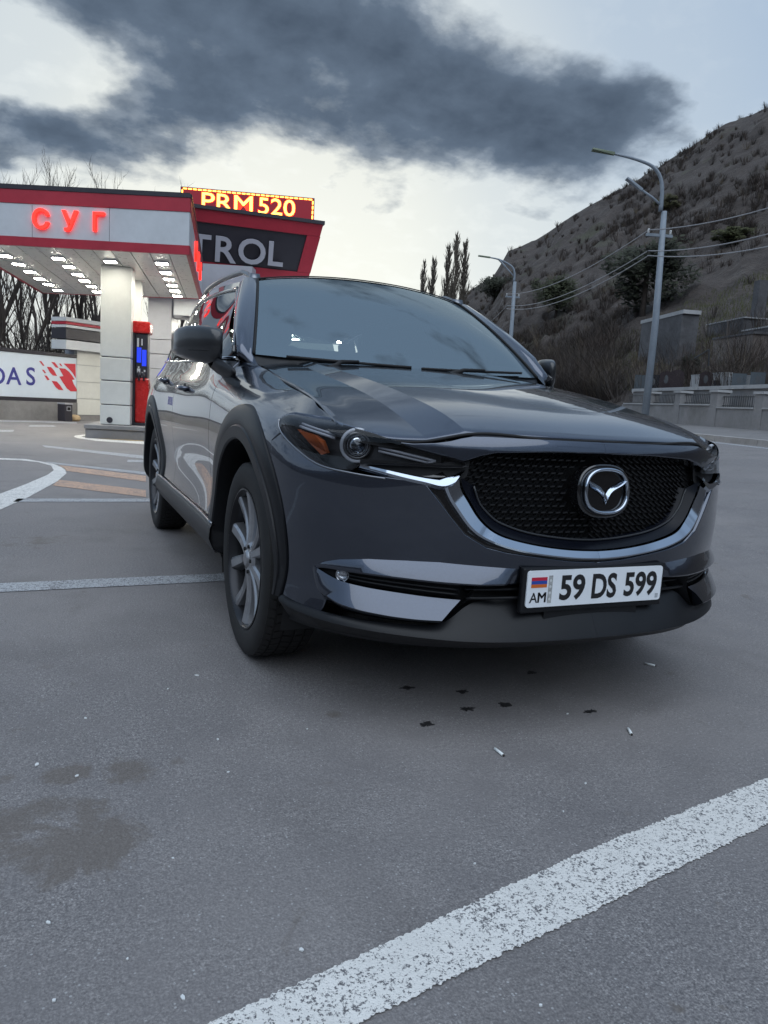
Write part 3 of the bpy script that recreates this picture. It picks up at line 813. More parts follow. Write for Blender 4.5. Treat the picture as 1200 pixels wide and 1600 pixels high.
        if cap:
            cc = (a+b_+n_)/2; P2 = [(p-(a+b_)/2-n_/2)*1.05+(a+b_)/2+n_/2 for p in P]
            h = (z1-z0)*.09
            mb = MB(); mb.hexa([iv_ @ (p+Vector((0, 0, z1+.003))) for p in P2]+[iv_ @ (p+Vector((0, 0, z1+h))) for p in P2]); mb.build('cap', STONE_L if m_ is not STONE_B else STONE_G, root_)
        return root_
    block('stone_crypt', 1000, 1062, 499, 562, 19.5, .9, STONE_G, 'tall grey stone crypt on the bank right of the nearer lamp post', cat='crypt')
    block('retaining_wall', 1113, 1174, 527, 566, 20.5, 1.4, STONE_B, 'brown stained masonry retaining wall in the middle of the graves')
    block('retaining_wall', 1105, 1160, 503, 524, 24.0, 1.2, STONE_G, 'upper grey brown terrace wall behind the stained retaining wall')
    block('retaining_wall', 1160, 1240, 512, 540, 26.0, 1.2, STONE_G, 'grey terrace wall at the right edge behind the graves')
    block('memorial_pillar', 1175, 1184, 439, 500, 27.0, .5, STONE_G, 'slim grey memorial pillar standing highest above the graves', cap=False, cat='pillar')
    block('grave_surround', 1079, 1092, 587, 606, 13.9, .35, STONE_L, 'pale stone surround left of the dark arched gravestone', cat='grave')
    block('grave_surround', 1110, 1130, 584, 606, 14.0, .35, STONE_L, 'pale stone surround right of the dark arched gravestone', cat='grave')
    block('grave_surround', 1131, 1146, 590, 607, 13.9, .35, STONE_L, 'pale stone surround left of the two matching blue gravestones', cat='grave')
    block('grave_surround', 1165, 1172, 588, 606, 13.9, .35, STONE_L, 'narrow pale surround between the two matching blue gravestones', cat='grave')
    # iron hand rail on the bank
    p0 = away(1107, 575, 30); r_ = empty('hand_rail', p0); tag(r_, 'thin black hand rail post with a sloping bar on the grassy bank', 'railing')
    mb = MB(); a, b_ = away(1107, 572, 30)-p0, away(1108, 546, 30)-p0; mb.tube([a, b_], .03, 6); mb.build('post', IRON, r_)
    mb = MB(); mb.tube([away(1085, 560, 30)-p0, b_], .025, 6); mb.build('bar', IRON, r_)
cemetery()

# ---- street lamps and wires
POLE = grainy('pole_paint', (.20, .235, .275), .18, 1.6, .5)
HEADM = mat('lamp_head_green', (.10, .13, .08), .5)
def street_lamp(pxb, pyb, dist, pts_main, pts_small, ycross, yins, label, k):
    foot = away(pxb, pyb, dist); z0 = .70
    root = empty('street_lamp', (foot.x, foot.y, z0)); tag(root, label, 'street lamp', 'street lamps along the far road')
    def W_(px, py, off=0.0):
        # a point in the upright plane through the pole that faces the forecourt
        d = ray(px, py); n_ = Vector((fw.x, fw.y, 0)).normalized(); t = (Vector((foot.x, foot.y, 0))-Vector((EYE.x, EYE.y, 0))).dot(n_)/(d.x*n_.x+d.y*n_.y)
        return EYE+d*t-root.location
    top = W_(*pts_main[0]); scl = dist/26.0
    mb = MB(); mb.tube([Vector((0, 0, -.3)), Vector((0, 0, top.z*.5)), Vector((top.x*.5, top.y*.5, top.z))], [.132*scl**.2, .115*scl**.2, .092*scl**.2], 14); mb.build('post', POLE, root, True)
    C = curve([tuple(W_(*p)) for p in pts_main], 20)
    mb = MB(); mb.tube(C, [.075-.035*i/19 for i in range(20)], 10); arm = mb.build('arm', POLE, root, True)
    a, b_ = Vector(C[-3]), Vector(C[-1]); d = (b_-a).normalized(); sd = d.cross(Vector((0, 0, 1))).normalized(); u_ = sd.cross(d)
    def head(p, d, m_, L=.75, par=None):
        sd = d.cross(Vector((0, 0, 1))).normalized(); u_ = sd.cross(d)
        mb = MB()
        P = [p+sd*s*w_+u_*h_+d*t for t, w_, h_ in ((0, .06, -.04), (L, .13, -.045)) for s in (-1, 1)]; Q = [p+sd*s*w_+u_*h_+d*t for t, w_, h_ in ((0, .05, .05), (L, .09, .02)) for s in (-1, 1)]
        mb.hexa([P[0], P[1], P[3], P[2], Q[0], Q[1], Q[3], Q[2]]); return mb.build('lamp_head', m_, par)
    head(b_, d, HEADM, .75, root)
    C2 = [W_(*p) for p in pts_small]
    mb = MB(); mb.tube(C2, [.045, .04, .035][:len(C2)], 8); mb.build('brace_arm', POLE, root, True)
    head(C2[-1], (C2[-1]-C2[0]).normalized(), POLE, .65, root)
    # cross arm with insulators
    c = W_(*ycross); ax = ROAD_N.copy()
    mb = MB(); mb.box(c, (.9, .09, .09), Matrix.Rotation(math.atan2(ax.y, ax.x), 3, 'Z')); mb.build('cross_arm', POLE, root)
    ins = []
    for s in (-.38, .38):
        mb = MB(); q = c+ax*s; mb.lathe([(.0, .16), (.03, .15), (.045, .10), (.03, .06), (.045, .04), (.02, .0)], 10, Matrix.Translation(q+Vector((0, 0, .045)))); mb.build('insulator', mat('porcelain', (.45, .46, .46), .3), root, True); ins.append(root.location+q+Vector((0, 0, .15)))
    br = W_(*yins)
    mb = MB(); mb.tube([br, br-ROAD_N*.30], .03, 6); mb.build('wire_bracket', IRON, root)
    return ins, root.location+br-ROAD_N*.28
L1 = street_lamp(1008, 648, 27.7, [(1032, 330), (1034.5, 300), (1031, 275), (1022, 262), (1005, 253), (985, 246.5), (960, 240.5)], [(1034, 322), (1020, 309), (1003, 297)], (1030, 368), (1025, 393), 'tall grey street lamp with two arms in front of the gravestones', 0)
L2 = street_lamp(789, 640, 48.4, [(803, 440), (804, 428), (801, 418), (795, 413), (788, 409), (778, 405), (766, 402.5)], [(803, 432), (797, 425), (790, 417)], (801, 464), (799, 478), 'farther grey street lamp seen just above the windscreen pillar', 1)
def wires():
    wm = mat('wire_alloy', (.30, .30, .31), .5)
    beyond = ROAD_D*17.5
    def span(a, b_, sag, lab, r_=.018):
        pts = [a.lerp(b_, t)+Vector((0, 0, -4*sag*t*(1-t))) for t in np.linspace(0, 1, 24)]
        c = a.copy(); mb = MB(); mb.tube([p-c for p in pts], r_, 5); o = mb.build('overhead_wire', wm, None, True); o.location = c
        tag(o, lab, 'wire', 'overhead wires between the lamps')
    near = RP(so(L1[0][0])-.6, L1[0][0].dot(ROAD_D)-20, 0)
    for k, (q, zc, lab) in enumerate(((0, 9.5, 'upper'), (1, 9.3, 'upper'))):
        if k == 0:
            span(L1[0][0], L2[0][0], .55, 'uppermost overhead wire between the two street lamps')
            e = away(1330, 280, 23); span(L1[0][0], e, .25, 'uppermost overhead wire leaving the nearer lamp to the right edge')
    span(L1[1], L2[1], .55, 'middle overhead wire between the two street lamps')
    span(L1[1]-Vector((0, 0, .18)), L2[1]-Vector((0, 0, .18)), .6, 'lowest overhead wire between the two street lamps')
    span(L1[1], away(1330, 322, 23), .3, 'middle overhead wire leaving the nearer lamp to the right edge')
    span(L1[1]-Vector((0, 0, .15)), away(1330, 350, 23), .3, 'lowest heavy overhead wire leaving the nearer lamp to the right edge')
    span(L2[1], L2[1]+(L2[1]-L1[1])*1.0-Vector((0, 0, 1.5)), .5, 'overhead wire running on beyond the farther lamp')
wires()
# ================================================================== FILLING STATION
def alu_fn(col, var=.06, rough=.35):
    def fn(nt, b, co):
        a = nt.noise(co, 1.3, 5, .6); d = nt.noise(co, 9, 5, .7)
        f = nt.math('ADD', nt.math('MULTIPLY', a, .6), nt.math('MULTIPLY', d, .4))
        nt.l(nt.ramp(f, [(.3, tuple(v*(1-var*2) for v in col)), (.7, tuple(min(1, v*(1+var)) for v in col))]), b.inputs['Base Color'])
        nt.l(nt.ramp(d, [(.3, rough*.8), (.7, rough*1.3)]), b.inputs['Roughness'])
    return fn
PANEL_W = nmat('panel_white', alu_fn((.60, .63, .66)))
PANEL_COL = nmat('panel_column', alu_fn((.68, .69, .66)))
PANEL_R = nmat('panel_red', alu_fn((.42, .024, .046), .1, .4))
PANEL_K = nmat('panel_dark', alu_fn((.030, .028, .038), .1, .4))
PANEL_G = nmat('panel_grey', alu_fn((.40, .41, .45)))
SOFFIT = nmat('soffit_gloss', alu_fn((.66, .65, .62), .05, .30))
LAMP_E = mat('lamp_panel_lit', (.9, .9, .85), .5, emit=(1.0, .96, .84), estr=60.0)
RED_E = mat('red_letters_lit', (.6, .05, .03), .5, emit=(1.0, .016, .010), estr=1.7)
def quad_slab(mb, P, dz0, dz1):
    mb.hexa([Vector((p[0], p[1], dz0)) for p in P]+[Vector((p[0], p[1], dz1)) for p in P]); return mb
SZH = 3.10
FR = on_z(293, 398, SZH); BR = on_z(312, 467, SZH); BL = on_z(67, 458, SZH)
E_R = (BR-FR).normalized(); 
FDIR = (on_z(0, 382, SZH)-FR).normalized()
FL = FR+FDIR*3.76
def canopy():
    root = empty('fuel_canopy', (FR.x, FR.y, 0)); tag(root, 'small red and white pump canopy with glowing red Cyrillic letters', 'canopy')
    o = Vector((FR.x, FR.y, 0)); loc = lambda p: Vector(p)-o
    P = [loc(FR), loc(BR), loc(BL), loc(FL)]
    for p in P: p.z = 0
    cen = sum(P, Vector())/4
    # soffit boards run front to back
    nb = 12
    for k in range(nb):
        t0, t1 = k/nb, (k+1)/nb-.004
        q = [P[0].lerp(P[3], t0), P[1].lerp(P[2], t0), P[1].lerp(P[2], t1), P[0].lerp(P[3], t1)]
        quad_slab(MB(), q, SZH+.004, SZH+.03).build('soffit_board', SOFFIT, root)
    quad_slab(MB(), [cen+(p-cen)*.99 for p in P], SZH+.035, SZH+.84).build('canopy_core', PANEL_K, root)
    # fascia bands on each side
    bands = [(SZH-.005, SZH+.132, PANEL_R, .04), (SZH+.135, SZH+.640, PANEL_W, .03), (SZH+.643, SZH+.852, PANEL_R, .04), (SZH+.855, SZH+.915, PANEL_K, .05)]
    for i, j in ((3, 0), (0, 1), (1, 2), (2, 3)):
        a, b_ = P[i], P[j]; d = (b_-a).normalized(); n_ = Vector((d.y, -d.x, 0))
        if n_.dot((a+b_)/2-cen) < 0: n_ = -n_
        L = (b_-a).length; cnt = 3 if L < 4.2 else 4
        for z0, z1, m_, th in bands:
            c2 = cnt if m_ is PANEL_W else 1
            for k in range(c2):
                t0, t1 = k/c2, (k+1)/c2-(.002 if c2 > 1 and k < c2-1 else 0)
                q0, q1 = a.lerp(b_, t0), a.lerp(b_, t1)
                if k == 0: q0 = q0-d*th*.9*(0 if (i, j) in ((0, 1),) else 1)
                if k == c2-1: q1 = q1+d*th*.9*(0 if (i, j) in ((0, 1),) else 1)
                quad_slab(MB(), [q0-n_*.02, q1-n_*.02, q1+n_*th, q0+n_*th], z0, z1).build('fascia_panel', m_, root)
    quad_slab(MB(), [cen+(p-cen)*1.01 for p in P], SZH+.917, SZH+.93).build('canopy_roof', PANEL_K, root)
    # lights: four rows of six square lamps
    rows = [[(8, 398), (29, 411), (47, 423), (62, 434), (76, 443), (90, 452)], [(91, 402), (108, 415), (121, 427), (132, 437), (143, 446), (152, 454.5)], [(173, 407), (182, 419), (193, 431), (205, 440), (209, 449), (216, 458)], [(253, 410), (259, 424), (264, 434.5), (269, 444), (273, 452.5), (277, 461)]]
    ax = (P[3]-P[0]).normalized(); ay = (P[1]-P[0]).normalized()
    for rw in rows:
        for px, py in rw:
            c = loc(on_z(px, py, SZH)); c.z = 0
            q = [c+ax*sx*.115+ay*sy*.115 for sx, sy in ((-1, -1), (1, -1), (1, 1), (-1, 1))]
            fr_ = quad_slab(MB(), q, SZH-.025, SZH+.003).build('ceiling_lamp', PANEL_W, root)
            q = [c+ax*sx*.098+ay*sy*.098 for sx, sy in ((-1, -1), (1, -1), (1, 1), (-1, 1))]
            quad_slab(MB(), q, SZH-.029, SZH-.0255).build('diffuser', LAMP_E, fr_)
    # glowing letters on the front and on the side
    fd = -FDIR; n_ = Vector((fd.y, -fd.x, 0));
    if n_.dot(EYE-FR) < 0: n_ = -n_
    def letter(ch, px, py, hpx):
        d = ray(px, py); t = (FR+n_*.05-EYE).dot(n_)/d.dot(n_); c = EYE+d*t
        me, (w_, hh) = text_data(ch, 1.0, .09, .018); s = hpx*t/CAM_F/hh
        ob = link('letter', me, RED_E, root)
        ob.matrix_basis = Matrix.Translation(-root.location) @ frame(c, fd, (0, 0, 1)) @ Matrix.Diagonal((s, s, s, 1))
    letter('С', 64.5, 342, 31); letter('У', 110, 345.5, 31); letter('Г', 155, 347, 29)
    sd = E_R.copy(); sd.z = 0; sn = Vector((sd.y, -sd.x, 0))
    if sn.dot(loc(FR)-cen) < 0: sn = -sn
    for k, ch in enumerate('СУГ'):
        c = Vector((FR.x, FR.y, SZH+.39))+sd*(1.9+k*1.2)+sn*.05
        me, (w_, hh) = text_data(ch, 1.0, .06, .018); s = .36/hh
        ob = link('letter', me, RED_E, root); ob.matrix_basis = Matrix.Translation(-root.location) @ frame(c, sd, (0, 0, 1)) @ Matrix.Diagonal((s, s, s, 1))
    # column clad in white panels
    base = Vector((on_z(156, 663, .25).x, on_z(156, 663, .25).y, 0)); d2 = Vector((E_R.x, E_R.y, 0)).normalized(); d1 = Vector((d2.y, -d2.x, 0))
    w_ = .53
    zs = [.25, .62, 1.06, 1.485, SZH+.004]
    c0 = base-o
    for z0, z1 in zip(zs[:-1], zs[1:]):
        q = [c0, c0+d1*w_, c0+d1*w_+d2*.52, c0+d2*.52]
        b_ = quad_slab(MB(), q, z0+.008, z1-.008).build('column_panel', PANEL_COL, root); beveled(b_, .012, 2)
    q = [c0+d1*.02+d2*.02, c0+d1*(w_-.02)+d2*.02, c0+d1*(w_-.02)+d2*.5, c0+d1*.02+d2*.5]; quad_slab(MB(), q, .25, SZH).build('column_core', PANEL_K, root)
    mb = MB(); c = c0+d1*.17-d2*.002; mb.lathe([(0, .012), (.05, .012), (.056, .0)], 18, Matrix.Translation(Vector((c.x, c.y, .34))) @ (-d2).to_track_quat('Z', 'Y').to_matrix().to_4x4()); mb.build('column_socket', PANEL_K, root)
    # second column behind
    c2 = c0+d2*1.70+d1*.22
    q = [c2, c2+d1*.30, c2+d1*.30+d2*.3, c2+d2*.3]; b_ = quad_slab(MB(), q, .25, SZH+.004).build('rear_column', PANEL_COL, root); beveled(b_, .012, 2)
    return o+c0, d1, d2
COLB, D1, D2 = canopy()
def island():
    r_ = empty('pump_island', (COLB.x, COLB.y, 0)); tag(r_, 'raised grey concrete pump island under the column', 'island')
    c = Vector((0, 0, 0)); q = [c-D1*.22-D2*.22, c+D1*1.25-D2*.22, c+D1*1.25+D2*3.2, c-D1*.22+D2*3.2]
    cc = sum(q, Vector())/4
    b_ = quad_slab(MB(), q, -.02, .17).build('kerb_base', CONC, r_); beveled(b_, .015, 2)
    b2 = quad_slab(MB(), [cc+(p-cc)*1.02 for p in q], .173, .25).build('slab', CONC, r_); beveled(b2, .012, 2)
island()
def pump():
    c = COLB+D1*.535+D2*.30
    r_ = empty('fuel_pump', (c.x, c.y, .25)); tag(r_, 'red and black fuel pump with a lit blue display beside the column', 'fuel pump')
    RED = nmat('pump_red', alu_fn((.55, .022, .020), .12, .25))
    def blk(name, m_, x0, x1, y0, y1, z0, z1, bev=.01, par=None):
        x0, x1, y0, y1 = x0*.72, x1*.72, y0*.6, y1*.6
        q = [D1*x0+D2*y0, D1*x1+D2*y0, D1*x1+D2*y1, D1*x0+D2*y1]; b_ = quad_slab(MB(), q, z0, z1).build(name, m_, par or r_)
        if bev: beveled(b_, bev, 2)
        return b_
    blk('plinth', PANEL_K, -.02, .42, .02, .78, .0, .05)
    low = quad_slab(MB(), [D1*.045-D2*.01, D1*.32-D2*.01, D1*.32+D2*.48, D1*.045+D2*.48], .05, .90); 
    v = low.v; low.v = [(x*(1 if z < .5 else .86), y*(1 if z < .5 else .86), z) for x, y, z in v]; b_ = low.build('lower_cabinet', RED, r_); beveled(b_, .04, 3)
    blk('side_cheek', PANEL_K, -.02, .055, .02, .75, .05, 1.72)
    blk('hose_bay', PANEL_K, .06, .36, .05, .75, .90, 1.72, .01)
    blk('hood', RED, -.03, .42, -.03, .82, 1.72, 1.94, .03)
    disp = mat('display_blue', (.02, .03, .3), .3, emit=(.02, .06, 1.0), estr=.6)
    blk('display', disp, .09, .20, .035, .05, 1.18, 1.46, 0); blk('display', disp, .22, .33, .035, .05, 1.12, 1.42, 0)
    white = mat('label_white', (.7, .72, .74), .5)
    for x0, z0, w_, h_ in ((.09, 1.52, .05, .16), (.20, 1.55, .03, .12), (.10, 1.00, .08, .12), (.22, .96, .06, .10), (.12, 1.13, .04, .03), (.27, 1.06, .04, .04)):
        blk('pump_label', white, x0, x0+w_, .036, .05, z0-.05, z0-.05+h_, 0)
    for k in range(2):
        x = .14+.12*k
        mb = MB(); mb.tube([D1*x*.72+D2*.01+Vector((0, 0, 1.0)), D1*x*.72-D2*.03+Vector((0, 0, .97)), D1*(x*.72+.02)-D2*.03+Vector((0, 0, .84))], [.022, .028, .014], 8); mb.build('nozzle', PANEL_K, r_, True)
    pts = curve([tuple(D1*.46+D2*.3+Vector((0, 0, .86))), tuple(D1*.62+D2*.25+Vector((0, 0, .70))), tuple(D1*.85+D2*.25+Vector((0, 0, .40))), tuple(D1*.95+D2*.2+Vector((0, 0, .10)))], 16)
    mb = MB(); mb.tube(pts, .016, 7); mb.build('hose', PANEL_K, r_, True)
    mb = MB(); mb.tube([D1*.46+D2*.1+Vector((0, 0, .88)), D1*.66+D2*.1+Vector((0, 0, .74))], .018, 8); mb.build('hose_pipe', mat('steel_pipe', (.5, .5, .5), .3, metal=1), r_, True)
pump()

# ---- the large sign block with the lit LED board
def big_sign():
    D = 19.0
    def pl(px, py, dep):
        d = ray(px, py); return EYE+d*(dep/d.dot(fw))
    ext = lambda px, py: pl(px, py, 19.0+(px-400)*.0045)
    tl, tr, brr, bl = ext(190, 330), ext(504, 352), ext(487, 436), ext(190, 414)
    x = (tr-tl); x.z = 0; x.normalize(); n_ = Vector((x.y, -x.x, 0))
    if n_.dot(EYE-tl) < 0: n_ = -n_
    root = empty('sign_block', ((tl+tr)/2).to_tuple()); root.location.z = 0; o = root.location.copy()
    tag(root, 'big dark sign block framed in red with grey letters TROL showing', 'sign')
    L = lambda p: Vector(p)-o
    ztop, zbot = tr.z, brr.z
    # leaning front: the top edge reaches out farther than the bottom
    def strip(name, m_, x0, x1, za, zb, out=.0, th=.05):
        """board on the leaning front, x in metres from the left end at the top, heights as 0 bottom 1 top"""
        W_ = (tr-tl).length; 
        def q(xx, t): 
            sh = (brr-tr).dot(x)
            e = tl+x*(xx+(sh*(1-t) if xx > W_*.6 else 0)); e.z = zbot+(ztop-zbot)*t
            return e-n_*(.45*(1-t))+n_*out
        P = [q(x0, za), q(x1, za), q(x1, zb), q(x0, zb)]
        mb = MB(); mb.hexa([L(p-n_*th) for p in P]+[L(p) for p in P]); return mb.build(name, m_, root)
    W_ = (tr-tl).length
    strip('sign_face', PANEL_K, 0, W_, 0.0, 1.0, -.01, .3)
    strip('frame_top', PANEL_R, 0, W_, .80, 1.0, .05); strip('frame_bottom', PANEL_R, 0, W_, 0.0, .16, .05)
    strip('frame_end', PANEL_R, W_-.34, W_+.01, .163, .797, .05)
    mb = MB(); P = [tl, tr+x*.02, tr+x*.02-n_*.02, tl]
    q0, q1 = tl.copy(), tr.copy(); q0.z = q1.z = ztop
    mb.hexa([L(p+Vector((0, 0, .003))) for p in (q0+n_*.1, q1+x*.04+n_*.1, q1+x*.04-n_*2.4, q0-n_*2.4)]+[L(p+Vector((0, 0, .09))) for p in (q0+n_*.1, q1+x*.04+n_*.1, q1+x*.04-n_*2.4, q0-n_*2.4)]); mb.build('cap_sheet', PANEL_K, root)
    # body behind
    b0, b1 = tl.copy(), tr.copy(); b0.z = b1.z = zbot
    sh = (brr-tr).dot(x)
    P = [b0-n_*.52, b1+x*sh-n_*.52, b1+x*sh-n_*2.4, b0-n_*2.4]
    mb = MB(); mb.hexa([L(p) for p in P]+[L(Vector((p.x, p.y, ztop))) for p in P]); mb.build('sign_body', PANEL_R, root)
    LET = mat('letter_grey', (.42, .42, .47), .4)
    for ch, px, py, hp in (('P', 228, 379, 38), ('E', 270, 382, 38), ('T', 312, 385.5, 38), ('R', 353, 390, 38), ('O', 393.5, 393, 38), ('L', 431, 396.5, 36)):
        p0 = L(ext(px, py))+o
        # put the letter on the leaning board
        d = ray(px, py); lean = (n_+Vector((0, 0, -.45/(ztop-zbot)))).normalized()
        ref = tl-n_*.0; t = (ref+n_*.02-EYE).dot(lean)/d.dot(lean); c = EYE+d*t
        me, (w_, hh) = text_data(ch, 1.0, .05, .016); s = hp*(d*t).dot(fw)/CAM_F/hh
        upv = Vector((0, 0, 1))-lean*lean.z
        ob = link('letter', me, LET, root); ob.matrix_basis = Matrix.Translation(-root.location) @ frame(c+lean*.03, x, upv) @ Matrix.Diagonal((s*1.06, s, s, 1))
    # LED board
    a, b_, c, d_ = pl(282, 292, 18.85), pl(491, 310.5, 19.35), pl(491, 347, 19.35), pl(282, 329, 18.85)
    lx = (b_-a); Wd = lx.length; lx.normalize(); Hd = (a-d_).length
    led = empty('led_board', (a+b_+c+d_)/4); tag(led, 'lit red LED board reading PRM 520 on top of the sign block', 'led sign')
    up_ = Vector((0, 0, 1)); ln = lx.cross(up_).normalized()
    if ln.dot(EYE-a) < 0: ln = -ln
    Mx = frame((0, 0, 0), lx if lx.cross(up_).dot(ln) > 0 else -lx, up_)
    mb = MB(); mb.prism([(-Wd/2, -Hd/2), (Wd/2, -Hd/2), (Wd/2, Hd/2), (-Wd/2, Hd/2)], -.16, 0, Mx); mb.build('cabinet', PANEL_K, led)
    face = mat('led_face', (.05, .004, .006), .4, emit=(.16, .003, .012), estr=.8)
    mb = MB(); mb.prism([(-Wd/2+.015, -Hd/2+.015), (Wd/2-.015, -Hd/2+.015), (Wd/2-.015, Hd/2-.015), (-Wd/2+.015, Hd/2-.015)], .001, .006, Mx); mb.build('led_face', face, led)
    halo = mat('led_red', (.3, .01, .01), .5, emit=(1.0, .04, .015), estr=1.5); yel = mat('led_yellow', (.5, .4, .1), .5, emit=(1.0, .56, .07), estr=4.0)
    for body, bx, wd in (('PRM', -.155, .375), ('520', .215, .275)):
        for m_, bold, z in ((halo, .030, .008), (yel, .0, .014)):
            me, (w_, hh) = text_data(body, 1.0, .004, bold); s = Hd*.70/.70*(.70/hh if False else 1); sy = Hd*(.74 if bold > .02 else .66)/hh; sx = Wd*(wd+(.012 if bold > .02 else 0))/w_
            ob = link('led_lettering', me, m_, led); ob.matrix_basis = Mx @ Matrix.Translation((Wd*bx, 0, z)) @ Matrix.Diagonal((sx, sy, 1, 1))
    n = 27
    for side in (1, -1):
        for k in range(n):
            xx = -Wd/2+.05+(Wd-.10)*(k+.5)/n
            for m_, e, z in ((halo, .008, .007), (yel, .0, .011)):
                mb = MB(); l_ = (Wd-.1)/n*.36+e; h_ = .014+e; yy = side*(Hd/2-.045)
                mb.prism([(xx-l_, yy-h_), (xx+l_, yy-h_), (xx+l_, yy+h_), (xx-l_, yy+h_)], z, z+.003, Mx); mb.build('led_dash', m_, led)
    for side in (1, -1):
        for k in range(4):
            yy = -Hd/2+.06+(Hd-.12)*(k+.5)/4; xx = side*(Wd/2-.045)
            for m_, e, z in ((halo, .008, .007), (yel, .0, .011)):
                mb = MB(); l_ = .014+e; h_ = (Hd-.12)/4*.34+e
                mb.prism([(xx-l_, yy-h_), (xx+l_, yy-h_), (xx+l_, yy+h_), (xx-l_, yy+h_)], z, z+.003, Mx); mb.build('led_dash', m_, led)
    for s in (-.35, .35):
        mb = MB(); p = Mx @ Vector((Wd*s, -Hd/2-.03, -.08)); mb.box(p, (.08, .08, .10)); mb.build('foot', PANEL_K, led)
    # grey tower that carries it, with a slab soffit and lamps
    tw = empty('sign_tower', pl(247, 655, 18.3)); tw.location.z = 0; tag(tw, 'grey panelled tower column carrying the big sign', 'column')
    a0 = pl(229.5, 600, 18.3); a1 = pl(266, 600, 18.3); a0.z = a1.z = 0; dx = (a1-a0); w2 = dx.length; dx.normalize(); dn = Vector((-dx.y, dx.x, 0))
    if dn.y < 0: dn = -dn
    zz = [0, .42, .98, 1.44, 1.80, 2.15, zbot-.01]
    lo = tw.location
    for z0, z1 in zip(zz[:-1], zz[1:]):
        P = [a0-lo, a0+dx*w2-lo, a0+dx*w2+dn*.6-lo, a0+dn*.6-lo]; bb = quad_slab(MB(), P, z0+.006, z1-.006).build('tower_panel', PANEL_G, tw); beveled(bb, .008, 2)
    P = [a0-lo+dx*(w2+.004)+dn*.10, a0-lo+dx*(w2+1.9)+dn*.10, a0-lo+dx*(w2+1.9)+dn*.6, a0-lo+dx*(w2+.004)+dn*.6]
    quad_slab(MB(), P, 2.7, zbot-.01).build('tower_wing', PANEL_G, tw)
    q = empty('main_canopy', pl(330, 480, 21)); q.location.z = 2.75; tag(q, 'white soffit of the larger canopy with lamps behind the car roof', 'canopy')
    lo = q.location; f0 = pl(272, 492, 17.8); f1 = pl(345, 455, 19.5)
    f0.z = f1.z = 0; ax = Vector((f1.x-f0.x, f1.y-f0.y, 0)).normalized(); c0 = Vector((f0.x, f0.y, 0)); l3 = Vector((lo.x, lo.y, 0))
    P = [c0-l3, c0+dx*6.5-l3, c0+dx*6.5+dn*7-l3, c0+dn*7-l3]
    quad_slab(MB(), P, .02, .45).build('canopy_slab', SOFFIT, q)
    quad_slab(MB(), [P[0]-dn*.04, P[1]-dn*.04, P[1]-dn*.003, P[0]-dn*.003], -.02, .48).build('canopy_edge', PANEL_W, q)
    for i in range(4):
        for j in range(4):
            c = c0-l3+dx*(.7+1.5*i)+dn*(.9+1.6*j); qd = [c+dx*sx*.14+dn*sy*.14 for sx, sy in ((-1, -1), (1, -1), (1, 1), (-1, 1))]
            quad_slab(MB(), qd, -.01, .017).build('ceiling_lamp', LAMP_E, q)
big_sign()

